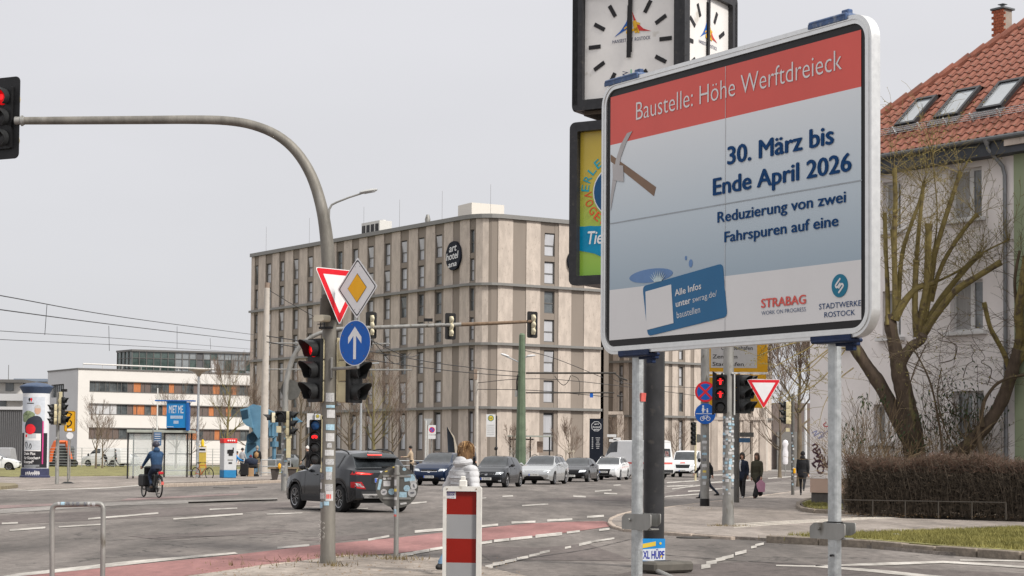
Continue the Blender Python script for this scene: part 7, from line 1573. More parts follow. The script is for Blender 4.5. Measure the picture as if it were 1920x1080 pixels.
 mb = MB()
 for a, b, r0, r1, reg, sq in seg:
  if (b-a).length < 1e-4: continue
  pts = [a-(b-a).normalized()*r0*.6, a, a+(b-a)*.33, a+(b-a)*.67, b, b+(b-a).normalized()*r1*.6]
  mb.tube(pts, [r0*.62, r0, r0+(r1-r0)*.33, r0+(r1-r0)*.67, r1, r1*.62], 12, 0, True, sq)
 me = mb.mesh('person_body', [M_skin], 0); o = bpy.data.objects.new('person_body', me); COL.objects.link(o)
 md = o.modifiers.new('r', 'REMESH'); md.mode = 'VOXEL'; md.voxel_size = vox; sm = o.modifiers.new('s', 'SMOOTH'); sm.iterations = 4; sm.factor = .5
 dg = bpy.context.evaluated_depsgraph_get(); m2 = bpy.data.meshes.new_from_object(o.evaluated_get(dg)); bpy.data.objects.remove(o); bpy.data.meshes.remove(me)
 V2 = [V(v.co) for v in m2.vertices]; F2_ = [tuple(p.vertices) for p in m2.polygons]; bpy.data.meshes.remove(m2)
 if vox < .015:      # stitched quilting of a padded jacket: soft rolls between seams
  for v in V2:
   if hip.z-.12 < v.z < sh.z+.03:
    q = V((v.x, v.y-(v.z-hip.z)*math.sin(ln), 0)); f_ = abs(math.sin(PI*(v.z-hip.z+.012*math.sin(9*v.x))/.072))**.6
    if q.length > .03: v += q.normalized()*(.014*f_-.004+.004*math.sin(31*v.x+17*v.z))
 body_ = MB(); body_.v = [tuple(v) for v in V2]; body_.f = F2_
 for f in F2_:
  c = sum((V2[i] for i in f), V((0, 0, 0)))/len(f); best = (9, 0)
  for a, b, r0, r1, reg, sq in seg:
   ab_ = b-a; t = max(0, min(1, (c-a).dot(ab_)/max(1e-9, ab_.length_squared))); q = c-(a+ab_*t); q.x /= (1+(sq-1)*.8); d = q.length/(r0+(r1-r0)*t)
   if d < best[0]: best = (d, reg)
  body_.m.append(best[1])
 for w_, d_ in hands: hand(body_, w_+d_*.01, d_, (0, 1, 0) if abs(d_.y) < .8 else (0, 0, 1), s_, 3)
 for sx in (-1, 1): body_.ico(tuple(hd+V((sx*.032, .088, .028))*s_), .010*s_, 4)
 body_.tube([hd+V((-.022, .088, -.045))*s_, hd+V((0, .097, -.046))*s_, hd+V((.022, .088, -.045))*s_], .005*s_, 5, 5)
 body_.build('body', [mats[0], mats[1], mats[2], M_skin, M_eye, mat('lip', (.35, .14, .12), .5)], root, ang=60)
 hb = MB(); rg = random.Random(int(Ht*1000))
 def hshell(lo, back, r_, ext=0.0):
  n1, n2 = 9, 20; vs = []
  for i in range(n1+1):
   for j in range(n2):
    ph = PI*i/n1*.62; th_ = 2*PI*j/n2; x, y, z = math.sin(ph)*math.cos(th_), math.sin(ph)*math.sin(th_), math.cos(ph)
    fr_ = max(0, y); ph2 = ph*(1-.42*fr_*fr_)+.0
    x, y, z = math.sin(ph2)*math.cos(th_), math.sin(ph2)*math.sin(th_), math.cos(ph2); rr_ = r_*(1+rg.uniform(-.025, .025))
    low = max(0, (i-6)/3)*ext*(1 if y < .55 else 0)
    vs.append(hd+V((x*rr_*.90, y*rr_-.010, z*rr_*1.06+.03-low))*s_)
  hb.add(vs, [(i*n2+j, i*n2+(j+1) % n2, (i+1)*n2+(j+1) % n2, (i+1)*n2+j) for i in range(n1) for j in range(n2)])
 if hair == 'short': hshell(0, 0, .104)
 elif hair == 'bob': hshell(0, 0, .116, .10)
 elif hair == 'long': hshell(0, 0, .108, .16); hb.tube([hd+V((0, -.07, .03))*s_, hd+V((0, -.085, -.10))*s_, hd+V((0, -.07, -.24))*s_], [.07*s_, .07*s_, .03*s_], 10, 0, True, 1.3)
 elif hair == 'hat': hshell(0, 0, .112); hb.tube([hd+V((0, -.01, .12))*s_, hd+V((0, -.02, .18))*s_], [.05*s_, .02*s_], 8)
 elif hair == 'helmet':
  hshell(0, 0, .125)
 if vox < .015:
  for kk, mm in ((0, mat('hair_dark_strand', (.035, .015, .008), .5)), (1, mat('hair_light_strand', (.42, .27, .13), .5)), (2, mat('hair_mid_strand', (.14, .07, .03), .5))):
   sb = MB()
   for _ in range(150):
    a = rg.uniform(PI*.85, PI*2.15); c0_ = V((rg.uniform(-.02, .02), -.01, .145)); pts = []
    for j in range(7):
     ph = .15+1.45*j/6; r_ = .122*(1-.10*max(0, j-4)); pts.append(hd+(V((math.sin(ph)*math.cos(a+.03*j)*.92*r_/.122*.122, math.sin(ph)*math.sin(a+.03*j)*.122, math.cos(ph)*.125+.03-(max(0, j-4)*.034)))+rv_(rg)*.003)*s_)
    sb.tube(pts, [.002, .0035, .004, .004, .004, .0035, .002], 3)
   sb.build('hair_strands', mm, root, ang=0, kind='stuff')
 hb.build('hair' if hair in ('short', 'bob', 'long') else ('helmet' if hair == 'helmet' else 'hat'), mats[3], root, ang=50)
 return root, hd, hands, hip, sh
K_ = lambda n, c: cloth(n, c)
blk = K_('black_cloth', (.014, .014, .016)); nvy = K_('navy_cloth', (.018, .025, .045)); jean = K_('blue_denim', (.13, .22, .33)); dsh = mat('dark_shoe', (.02, .018, .018), .6); hbl = mat('black_hair', (.012, .010, .009), .5); hbr = mat('brown_hair', (.07, .03, .014), .5, var=.5, scale=7, col2=(.27, .155, .07), stretch=(9, 9, .5), bump=.6, bscale=30)
puff = cloth('silver_puffer', (.46, .46, .47), var=.12, bump=.9, bscale=10)
# woman behind the warning beacon
q = G(866, 1079, 0); rt, hd_, hn, hip_, sh_ = person('woman seen from behind in a pale grey puffer jacket and jeans, behind the striped board', (q.x, q.y+.1, 0), R(38), 1.545, (puff, jean, dsh, hbr), legs=((20, 10), (-22, 14)), targets=(V((-.20, .06, .80)), V((.20, .06, .80))), lean=3, coat=.12, bulk=1.30, hair='bob', hood=True, vox=.012)
mb = MB()
for k in range(7):
 z = hip_.z-.04+k*.075; w_ = .168*1.30; r_ = .150+.010*math.sin(k*1.3)
 mb.tube([(w_*.98*math.cos(a*PI/12), r_*math.sin(a*PI/12)+math.sin(R(3))*(z-hip_.z), z) for a in range(25)], .006, 5)
mb.build('quilt_seam', mat('puffer_seam', (.30, .30, .31), .8), rt)
mb = MB(); mb.tube(bez([hd_+V((-.10, .0, -.10)), hd_+V((-.085, -.09, -.115)), hd_+V((0, -.13, -.12)), hd_+V((.085, -.09, -.115)), hd_+V((.10, 0, -.10))], 16), .035, 8, 0, True, 1.0); mb.build('hood', puff, rt)
# walkers on the right pavement
def at(px, py, z=.05): p = G(px, py, z); return (p.x, p.y, z)
rt, h_, hn, *_ = person('person in black jacket and dark jeans walking behind the thick lamp post', at(1325, 935), R(196), 1.60, (blk, K_('dark_denim', (.03, .04, .06)), dsh, mat('dark_red_cap', (.12, .03, .03), .7)), legs=((24, 6), (-22, 24)), arms=((-30, 24, 25), (26, 22, 18)), lean=6, coat=.10, bulk=1.15, hair='short')
mb = MB(); p = V((.30, -.15, .95)); mb.ico(tuple(p), .26, 0, (.6, .8, 1)); mb.build('rucksack', mat('dark_olive_bag', (.035, .04, .02), .8, var=.3), rt)
rt, h_, hn, *_ = person('young person in dark jacket with white scarf beside the stickered signal post', at(1392, 934), R(250), 1.56, (nvy, blk, mat('white_trainer', (.5, .5, .5), .6), hbl), legs=((22, 8), (-18, 20)), arms=((-10, 10, 30), (14, 10, 30)), lean=3, coat=.12, bulk=1.05, flare=1.35, hair='bob')
mb = MB(); mb.tube([h_+V((.03, .10, -.16)), h_+V((.05, .16, -.34)), h_+V((.02, .16, -.52))], [.05, .055, .03], 8, 0, True, .6); mb.build('scarf', mat('white_scarf', (.5, .5, .52), .9, var=.2), rt)
olv = K_('olive_parka', (.055, .052, .035))
rt, h_, hn, *_ = person('woman in olive coat and wide black trousers carrying a pink bag', at(1420, 934.5), R(238), 1.60, (olv, blk, mat('brown_boot', (.08, .03, .02), .6), mat('dark_brown_hair', (.05, .025, .015), .5, var=.4)), legs=((30, 8), (-24, 20)), arms=((10, 12, 12), (-6, 10, 10)), lean=4, coat=.16, bulk=1.12, flare=1.55, hair='long', cat='person')
p = hn[0][0]+hn[0][1]*.08; bg_ = thing('shopping_bag', 'small pink plastic bag in the hand of the woman in the olive coat', 'bag', (0, 0, 0)); pw = rt.matrix_basis @ p
mb = MB(); mb.prism([(-.13, -.44), (.13, -.44), (.15, -.15), (.03, -.03), (-.03, -.03), (-.15, -.15)], .09, frame(pw+V((0, .04, 0)), (1, 0, 0), (0, 0, 1))); mb.build('bag_body', mat('pink_plastic', (.50, .26, .36), .4, var=.15), bg_)
mb = MB(); mb.tube([pw+V((-.03, 0, -.05)), pw+V((-.02, 0, .0)), pw+V((.02, 0, 0)), pw+V((.03, 0, -.05))], .006, 5); mb.build('handle', mat('pink_plastic', None), bg_)
person('person from behind in a long black hooded coat and leggings beside the tiled house', at(1505, 929), R(76), 1.62, (blk, blk, mat('black_white_trainer', (.05, .05, .05), .6), blk), legs=((12, 4), (-26, 24)), arms=((14, 10, 14), (-10, 10, 12)), lean=2, coat=.13, bulk=1.2, hair='short', hood=True)
# people at the tram stop and beyond
gk = K_('grey_cloth', (.10, .10, .11)); kh = K_('khaki_cloth', (.14, .115, .08)); brn = mat('tan_bag', (.34, .20, .09), .7, var=.2)
rt, h_, hn, hp_, sh_ = person('person from behind in dark jacket with tan rucksack by the overhead-line mast', at(481.5, 892, .12), R(86), 1.78, (blk, kh, dsh, mat('grey_hat', (.25, .23, .2), .8)), legs=((4, 2), (-4, 4)), arms=((10, 12, 30), (-5, 12, 10)), lean=2, coat=.05, bulk=1.15, hair='hat', vox=.03)
mb = MB(); mb.ico((0, -.20, sh_.z-.2), .17, 0, (.9, .6, 1.25)); mb.build('rucksack', brn, rt)
person('bent person in grey jacket and dark red cap seated beside a black suitcase', at(465, 892, .12), R(20), 1.62, (gk, jean, dsh, mat('maroon_cap', (.12, .02, .03), .8)), legs=((80, 80), (70, 75)), arms=((40, 8, 40), (50, 8, 40)), lean=16, coat=0, bulk=1.1, seat=.52, hair='hat', vox=.03, feet=(V((-.1, .42, .08)), V((.1, .40, .08))))
person('person from behind in a grey hooded top near the ticket machine', at(453, 891, .12), R(60), 1.70, (mat('pale_grey_cloth', (.34, .34, .35), .85, var=.1), blk, dsh, hbl), coat=0, hair='short', vox=.035)
sc_ = thing('suitcase', 'black upright suitcase standing on the platform by the seated person', 'suitcase', at(458, 893.5, .12)); mb = MB(); mb.box((0, 0, .42), (.48, .28, .7), None, 0, .04); mb.tube([(-.12, 0, .77), (-.12, 0, 1.02), (.12, 0, 1.02), (.12, 0, .77)], .012, 6); mb.build('shell', blk, sc_); mb = MB()
for x in (-.18, .18): mb.lathe([(.04, -.02), (.04, .02)], (x, 0, .04), 10, 0, Matrix.Rotation(PI/2, 3, 'Y'))
mb.build('wheel', M_rub, sc_)
pb = thing('paper_bag', 'brown paper bag standing at the feet of the two people', 'bag', at(470, 893.5, .12)); MB().box((0, 0, .25), (.34, .2, .5), None, 0, .01).build('bag_body', mat('kraft_paper', (.42, .27, .15), .8, var=.1), pb)
pe = G(553, 888); rt, h_, hn, *_ = person('person in bright blue jacket pushing a dark pram behind the car', (pe.x, 112, 0), R(10), 1.62, (cloth('bright_blue_cloth', (.02, .20, .50)), nvy, dsh, hbl), lean=14, coat=0, bulk=1.2, arms=((50, 5, 20), (50, 5, 20)), vox=.03)
pr_ = thing('pram', 'dark blue pram in front of the person in the bright blue jacket', 'pram', (pe.x+.95, 111.6, 0)); mb = MB(); mb.ico((.1, 0, .98), .42, 0, (1.15, .75, .7)); mb.build('canopy', nvy, pr_, ang=60); mb = MB(); mb.box((.05, 0, .72), (.9, .45, .25), None, 0, .08); mb.build('basket', blk, pr_); mb = MB()
for x in (-.35, .42):
 for y in (-.25, .25): mb.lathe([(.14, -.02), (.14, .02)], (x, y, .14), 12, 0, Matrix.Rotation(PI/2, 3, 'X'))
mb.build('wheel', M_rub, pr_); mb = MB(); mb.tube([(-.35, -.2, .14), (.1, -.2, .7), (-.6, -.2, 1.02), (-.6, .2, 1.02), (.1, .2, .7)], .014, 5); mb.build('chassis', M_galvp, pr_)
person('person with a white knitted hat and dark coat just left of the bicycle signal', (Xat(578, 112, 860), 112, 0), R(200), 1.92, (blk, blk, dsh, mat('white_wool', (.55, .53, .5), .9)), coat=.2, hair='hat', vox=.035)
person('man in beige jacket with black rucksack looking down by the railing', (Xat(772, 120, 860), 120, 0), R(170), 2.02, (cloth('beige_jacket', (.40, .31, .22)), blk, dsh, hbl), legs=((4, 2), (-4, 2)), arms=((30, 8, 60), (30, 8, 60)), lean=6, coat=.1, bulk=1.05, vox=.03)
for px, lb, c in ((872, 'person with dark hair walking beyond the parked cars, left of the woman', blk), (890, 'grey-haired person in a pale blue top beyond the parked cars', gk)):
 person(lb, (Xat(px, 135, 860), 135, 0), R(180), 2.15, (c, blk, dsh, hbl if px < 880 else mat('grey_hair', (.4, .38, .36), .7)), coat=.05, vox=.04)
person('person in dark jacket bending at the back of the white van', (Xat(199, 193, 860), 193, 0), R(200), 1.7, (blk, blk, dsh, hbl), lean=32, coat=.05, bulk=1.2, vox=.045)
person('person in grey top with dark red scarf standing in the far yard', (Xat(217, 196, 860), 196, 0), R(190), 1.85, (gk, blk, dsh, hbl), coat=.05, bulk=1.1, vox=.045)
# ---- bicycles
def ringtube(mb, c, r, t, ax, m=0, n=28, k=6):
 a = V(ax).normalized(); u = a.orthogonal().normalized(); v = a.cross(u); c = V(c); vs = []
 for i in range(n):
  d = u*math.cos(2*PI*i/n)+v*math.sin(2*PI*i/n)
  for j in range(k): vs.append(c+d*(r+t*math.cos(2*PI*j/k))+a*t*math.sin(2*PI*j/k))
 mb.add(vs, [(i*k+j, ((i+1) % n)*k+j, ((i+1) % n)*k+(j+1) % k, i*k+(j+1) % k) for i in range(n) for j in range(k)], m)
def bicycle(label, loc, ang, fcol, cargo=False, tilt=0):
 rt = thing('bicycle', label, 'bicycle', loc, 0); rt.rotation_euler = (tilt, 0, ang); rw, rf, wbx = .345, (.26 if cargo else .345), (1.55 if cargo else 1.08)
 for x, r_ in ((0, rw), (wbx, rf)):
  mb = MB(); ringtube(mb, (x, 0, r_), r_-.026, .026, (0, 1, 0)); w_ = mb.build('wheel', M_rub, rt); mb = MB(); ringtube(mb, (x, 0, r_), r_-.045, .010, (0, 1, 0), 0, 24, 4)
  for k in range(14): a = 2*PI*k/14; mb.tube([(x, .02*(-1)**k, r_), (x+(r_-.045)*math.cos(a), 0, r_+(r_-.045)*math.sin(a))], .0022, 3)
  mb.lathe([(.025, -.05), (.025, .05)], (x, 0, r_), 8, 0, Matrix.Rotation(PI/2, 3, 'X')); mb.build('rim', M_galvp, w_)
 bb = V((.43, 0, .29)); st = V((.28, 0, .86)); hb_ = V((wbx-.28 if not cargo else .88, 0, .80)); hb2 = hb_+V((.04, 0, -.13)); mb = MB()
 for a, b, r_ in ((bb, st, .018), (bb, hb2, .022), (st-V((-.02, 0, .08)), hb_, .018), (V((0, .05, rw)), bb, .012), (V((0, -.05, rw)), bb, .012), (V((0, .05, rw)), st-V((-.02, 0, .12)), .010), (V((0, -.05, rw)), st-V((-.02, 0, .12)), .010), (hb_+V((-.02, 0, .06)), hb2, .022)): mb.tube([a, b], r_, 7)
 if cargo: mb.tube([hb2, V((.95, 0, .42)), V((wbx, 0, .38))], .025, 7)
 mb.build('frame', fcol, rt); mb = MB()
 for sy in (-.05, .05): mb.tube([hb2 if not cargo else V((wbx-.08, sy*.5, .55)), V((wbx-.1 if not cargo else wbx-.02, sy, rf+.25)) if not cargo else V((wbx-.03, sy, rf+.1)), (wbx, sy, rf)], .014, 6)
 mb.build('fork', M_blk, rt); mb = MB(); hbz = hb_+V((-.03, 0, .16)); mb.tube([hb_+V((-.02, 0, .05)), hbz], .014, 6); mb.tube([hbz+V((-.08, -.32, .02)), hbz+V((0, -.18, .0)), hbz, hbz+V((0, .18, 0)), hbz+V((-.08, .32, .02))], .012, 6); mb.build('handlebar', M_blk, rt)
 mb = MB(); mb.lathe([(.02, 0), (.11, .02), (.12, .05), (.03, .07)], st+V((-.02, 0, .03)), 12, 0, None, (1.25, .8)); mb.tube([st, st+V((-.02, 0, .04))], .014, 6); mb.build('saddle', M_blk, rt)
 mb = MB(); ringtube(mb, tuple(bb+V((0, .05, 0))), .09, .008, (0, 1, 0), 0, 16, 4); mb.tube([bb+V((-.02, .09, .15)), bb+V((0, .07, 0)), bb+V((0, -.07, 0)), bb+V((.02, -.09, -.15))], .010, 5); mb.box(bb+V((-.02, .13, .15)), (.09, .08, .02)); mb.box(bb+V((.02, -.13, -.15)), (.09, .08, .02)); mb.build('crank', M_blk, rt)
 return rt, st, hbz, bb
d_ = 103; q = G(367, 894, .0); bk, *_ = bicycle('orange-red mountain bicycle leaning against the plaza lamp', (Xat(369.5, d_, 890), d_-.3, .02), R(-38), mat('orange_frame', (.55, .11, .02), .4, var=.1), tilt=R(4))
# cyclist on a long black cargo bicycle
q = G(298, 934, 0); ang = R(119); bk, st, hbz, bb = bicycle('long black cargo bicycle with front wheel and box pointing left', (q.x, q.y, 0), ang, M_blk, cargo=True)
mb = MB(); mb.box((1.12, 0, .55), (.62, .50, .40), None, 0, .05); mb.build('cargo_box', mat('box_black', (.02, .02, .021), .6, var=.3), bk); mb = MB(); mb.box((.98, 0, .86), (.16, .36, .30), None, 0, .05); mb.build('seat_back', blk, bk); mb = MB(); mb.box((.62, 0, .28), (.5, .3, .22), None, 0, .06); mb.build('battery_box', M_blk, bk)
mb = MB(); mb.box((-.14, 0, .80), (.10, .16, .09), None, 0, .02); mb.build('tail_lamp', mat('rear_lamp_red', (.45, .02, .03), .3), bk); mb = MB(); mb.tube([(x_*1.0, 0, z_) for x_, z_ in ((-.30, .50), (-.22, .66), (0, .73), (.2, .68))], .035, 6, 0, True); mb.build('mudguard', M_blk, bk); mb = MB(); mb.box((-.33, 0, .48), (.03, .08, .10)); mb.build('reflector', M_stk[3], bk)
cjk = cloth('petrol_blue_jacket', (.025, .06, .125), bump=.6); cjn = K_('navy_trousers', (.02, .03, .055))
wd = hvec(ang); lf = V((-wd.y, wd.x, 0)); sp = V((q.x, q.y, 0))+wd*st.x
def tol(p): return (lambda r: (-(r.y), r.x, r.z))(V((p[0]-st.x, p[1], p[2])))   # bicycle frame to the rider's frame
rt, h_, hn, *_ = person('cyclist from behind in petrol blue jacket, navy trousers and dark helmet', (sp.x, sp.y, 0), ang, 1.78, (cjk, cjn, mat('brown_shoe', (.10, .07, .05), .7), mat('helmet_dark', (.035, .035, .05), .4, var=.3)), lean=10, coat=.04, bulk=1.22, seat=.90, hood=True, hair='helmet', vox=.018,
 feet=(V(tol((bb.x-.02, .13, .24)))+V((0, .0, .14)), V(tol((bb.x+.02, -.13, .52)))+V((0, 0, .03))), targets=(V(tol((hbz.x-.05, .30, hbz.z+.04))), V(tol((hbz.x-.05, -.30, hbz.z+.04)))))
# ================================================================= tram stop, advertising column, far street things
d_ = 106; c0 = V((Xat(66, d_, 860), d_, 0)); ac = thing('advertising_column', 'round advertising column with dark blue domed cap and posters', 'advertising column')
k = 3500/d_; r_ = 25.3/k
z_ = lambda py: Zat(py, d_, 66)
mb = MB(); mb.lathe([(r_*1.10, 0), (r_*1.10, .12), (r_*1.03, .16), (r_*1.03, z_(879)), (r_*.98, z_(878))], c0, 32); mb.build('base', mat('column_blue', (.04, .045, .09), .6, var=.2), ac)
mb = MB(); mb.lathe([(r_*.97, z_(880)), (r_*.97, z_(737))], c0, 32); drum = mb.build('drum', mat('drum_white', (.62, .63, .65), .6, var=.05), ac)
mb = MB(); mb.lathe([(r_*.97, z_(738)), (r_*1.18, z_(728)), (r_*1.22, z_(726)), (r_*1.20, z_(724)), (r_*.72, z_(719)), (.02, z_(717))], c0, 32); mb.build('cap', mat('cap_blue', (.05, .075, .13), .5, var=.15), ac)
def wrap(name, m_, fn, parent=drum, R_=r_*.97):
 t = MB(); fn(t); o = MB(); bm = bmesh.new(); vv = [bm.verts.new(v) for v in t.v]
 for f, mm in zip(t.f, t.m):
  try: bm.faces.new([vv[i] for i in f]).material_index = mm
  except ValueError: pass
 bmesh.ops.triangulate(bm, faces=bm.faces)
 for _ in range(3):
  le = [e for e in bm.edges if abs(e.verts[0].co.x-e.verts[1].co.x) > .13]
  if le: bmesh.ops.subdivide_edges(bm, edges=le, cuts=1); bmesh.ops.triangulate(bm, faces=[f for f in bm.faces if len(f.verts) > 3])
 bm.verts.index_update(); o.f = [tuple(v.index for v in f.verts) for f in bm.faces]; o.m = [f.material_index for f in bm.faces]; tv_ = [tuple(v.co) for v in bm.verts]; bm.free()
 for x, y, z in tv_: a = x/R_; o.v.append((c0.x+(R_+z)*math.sin(a), c0.y-(R_+z)*math.cos(a), y))
 return o.build(name, m_, parent, ang=0)
I4 = Matrix.Identity(4)
def gridq(t, x0, x1, y0, y1, z, m=0, n=10):
 vs = []
 for i in range(n+1): x = x0+(x1-x0)*i/n; vs += [(x, y0, z), (x, y1, z)]
 t.add(vs, [(2*i, 2*i+2, 2*i+3, 2*i+1) for i in range(n)], m)
wrap('poster', mat('poster_black', (.02, .02, .024), .5, var=.1), lambda t: gridq(t, -.85, .95, z_(877), z_(812), .006, 0, 16))
wrap('poster', mat('poster_pale', (.5, .53, .58), .5, var=.1), lambda t: gridq(t, -.80, .70, z_(812), z_(745), .008, 0, 16))
pm_ = [mat('foliage_print', (.10, .16, .07), .5, var=.6, scale=6, col2=(.35, .42, .25)), mat('jumper_print', (.03, .035, .05), .5), mat('face_print', (.48, .30, .22), .5), mat('grey_hair_print', (.45, .44, .43), .5), mat('poster_red_dot', (.65, .02, .03), .5), M_pw, M_black, mat('poster_grey_panel', (.45, .47, .5), .5, var=.1), mat('poster_magenta', (.5, .05, .2), .5)]
def scene_print(t):
 t.prism([(x*.75-.30, z_(782)+y*.50) for x, y in rpoly([(-.5, -.6), (.6, -.6), (.55, .45), (0, .75), (-.6, .3)], .2, 3)], .002, Matrix.Translation((0, 0, .010)), 0)
 t.prism([(x, z_(813)+y) for x, y in rpoly([(-.45, 0), (.62, 0), (.60, .65), (.45, .95), (.15, 1.02), (-.30, .82), (-.50, .45)], .15, 3)], .002, Matrix.Translation((0, 0, .014)), 1)
 t.prism(circ(.17, 16, .27, z_(770), 1.35), .002, Matrix.Translation((0, 0, .018)), 2); t.prism([(.27+.18*math.cos(a*PI/8), z_(766)+.20*math.sin(a*PI/8)) for a in range(9)], .002, Matrix.Translation((0, 0, .021)), 3)
 t.prism(circ(.29, 24, -.12, z_(805)), .002, Matrix.Translation((0, 0, .024)), 4)
 gridq(t, .55, .63, z_(870), z_(790), .026, 8, 2)
wrap('portrait_print', pm_, scene_print)
def text_print(t):
 for s_, x0, x1, py, cp, m_ in (('Dein Plus', -.50, .18, 853, .17, 5), ('für Knochen+', -.50, .45, 861, .17, 5), ('Knorpel*', -.50, .10, 868.5, .17, 5)): text_mb(t, s_, I4, x0, x1, z_(py), cp, m_, .03, 0, 1, .012)
 for j in range(3): gridq(t, -.50, .42-.2*(j == 2), z_(872+j*1.8)-.015, z_(872+j*1.8)+.008, .012, 7, 6)
 gridq(t, -.52, .48, z_(846), z_(812), .012, 5, 8); gridq(t, -.46, .44, z_(844), z_(826), .016, 7, 8)
 for pts in ([(-.40, z_(838)), (-.44, z_(832)), (-.34, z_(829)), (-.28, z_(834)), (-.32, z_(841))], [(-.18, z_(840)), (-.10, z_(832)), (-.04, z_(838)), (-.12, z_(842))]): ribbon(t, I4, pts, .04, .02, 6)
 gridq(t, -.42, -.30, z_(820), z_(815), .016, 4, 2); gridq(t, -.24, .20, z_(822), z_(814), .016, 7, 4)
 for sx, m_ in ((-.20, 6), (-.09, 4)): t.prism([(sx-.07, z_(749)), (sx, z_(755)), (sx+.07, z_(749)), (sx+.035, z_(747)), (sx, z_(748.4)), (sx-.035, z_(747))], .002, Matrix.Translation((0, 0, .012)), m_)
 gridq(t, -.36, .06, z_(757)-.02, z_(757)+.03, .012, 6, 3)
wrap('lettering', pm_, text_print)
t = MB()
def graf(t):
 rg = random.Random(3); x = -.36
 for i in range(8):
  ribbon(t, I4, [(x, z_(891)), (x+.03, z_(884)+rg.uniform(-.05, .05)), (x+.07, z_(889)), (x+.04, z_(886)+rg.uniform(-.05, .05))], .03, .01, 5); x += .105
wrap('graffiti', pm_, graf, ac, r_*1.03)
# shelter and billboard
d_ = 104; bs = thing('bus_shelter', 'tram stop shelter with thin black frames, glass panes and pale flat roof', 'shelter'); X = lambda px: Xat(px, d_, 870); Z = lambda py: Zat(py, d_, 300)
mb = MB(); mb.box(((X(238)+X(357))/2, d_+.7, Z(809)), (X(357)-X(238), 1.9, .16), None, 0, .02); mb.build('roof', mat('shelter_roof', (.34, .36, .32), .5, var=.1), bs)
bfm = mat('shelter_black', (.02, .02, .021), .5)
for px, dy in ((240, -.1), (286.5, -.1), (308.5, -.1), (351.5, -.1), (286, 1.3), (351, 1.3), (241, 1.3)):
 mb = MB(); mb.box((X(px), d_+dy, Z(811)/2), (.075, .09, Z(811))); mb.build('post', bfm, bs, ang=0)
mb = MB()
for a, b, py, h in ((240, 286.5, 812.5, .07), (308.5, 351.5, 809.5, .28), (240, 286, 851, .05), (308, 351, 850.5, .05)): mb.box(((X(a)+X(b))/2, d_-.1 if py < 820 else d_+1.3, Z(py)), (X(b)-X(a), .06, h))
mb.build('cross_rail', bfm, bs, ang=0)
shg = mat('shelter_glass', (.75, .8, .78), .03, var=0, alpha=.22, spec=.6)
for a, b, dy in ((241, 286, -.1), (309, 351, -.1), (242, 285, 1.3), (287, 350, 1.3)):
 mb = MB(); mb.box(((X(a)+X(b))/2, d_+dy, (Z(893)+Z(813))/2), (X(b)-X(a)-.1, .01, Z(813)-Z(893))); mb.build('glass_pane', shg, bs, ang=0)
mb = MB(); mb.box((X(330), d_+.9, .5), (2.2, .4, .06)); mb.build('bench', M_galv, bs)
bb_ = thing('billboard', 'blue billboard reading MIET ME. standing on the shelter roof', 'billboard'); a, b = X(313), X(350); z0, z1 = Z(802), Z(752.5); W = b-a; Ms = frame((a, d_-.3, z0), (1, 0, 0), (0, 0, 1))
MB().prism([(0, 0), (W, 0), (W, z1-z0), (0, z1-z0)], .05, Ms @ Matrix.Translation((0, 0, 0))).build('panel', mat('billboard_blue', (.01, .17, .42), .45, var=.05), bb_, ang=0)
mb = MB(); mb.box((b+.07, d_-.15, (z0+z1)/2-.1), (.14, .5, z1-z0+.1)); mb.box(((a+b)/2, d_, z0-.05), (W, .4, .1), None, 1); mb.box(((a+b)/2-.1, d_-.2, z1+.03), (W+1.1, .5, .07)); mb.build('frame', [mat('billboard_side', (.01, .10, .34), .5, var=.1), M_black], bb_, ang=0)
mb = MB(); T = Ms @ Matrix.Translation((0, 0, .055)); H = z1-z0; text_mb(mb, 'MIET ME.', T, W*.12, W*.86, H*.55, H*.30, 0, .015); rg = random.Random(2)
for x0, x1, y in ((.20, .82, .34), (.36, .60, .15)):
 x = x0
 while x < x1-.02: mb.box(T @ V((W*(x+.018), H*(y+.06), 0)), (W*.026, .004, H*.115), None, 0); x += .042
mb.box(T @ V((W*.20, H*.04, 0)), (W*.32, .004, H*.02)); mb.build('lettering', mat('billboard_print', (.52, .56, .62), .5), bb_, ang=0)
fp = thing('flag_pole', 'white flag pole with a drooping white flag left of the billboard', 'flag pole'); x0 = Xat(293.5, 150, 860); pole(fp, x0, 150, 0, Zat(733, 150), .07, .05, mat('white_mast', None)); mb = MB(); p0, p1, p2 = P(295, 736, 150), P(303, 747, 150), P(296, 748, 150); mb.prism([(p0.x, p0.z), (p1.x, p1.z), (p2.x, p2.z)][::-1], .05, frame((0, 150, 0), (1, 0, 0), (0, 0, 1))); mb.build('flag', M_wr, fp)
ib = thing('info_board', 'blue information board hanging beside the shelter above the cyclist', 'sign'); q = P(295.5, 823, 101); mb = MB(); mb.box(q, (.40, .08, .72)); mb.build('board', mat('info_blue', (.05, .12, .24), .5, var=.2), ib, ang=0); pole(ib, q.x-.25, 101, 0, Zat(806, 101), .04)
mb = MB()
for k_ in range(5): mb.box(q+V((0, -.045, .26-.12*k_)), (.32, .006, .03))
mb.build('print_lines', M_pw, ib, ang=0)
tm2 = thing('ticket_machine', 'white and blue ticket machine with red top sign right of the bicycle', 'ticket machine'); x0, x1 = Xat(412, 103, 870), Xat(440, 103, 870); zt = Zat(830, 103, 428); rz = Matrix.Rotation(R(28), 3, 'Z'); cc_ = V(((x0+x1)/2, 103.3, 0)); w_ = 1.0
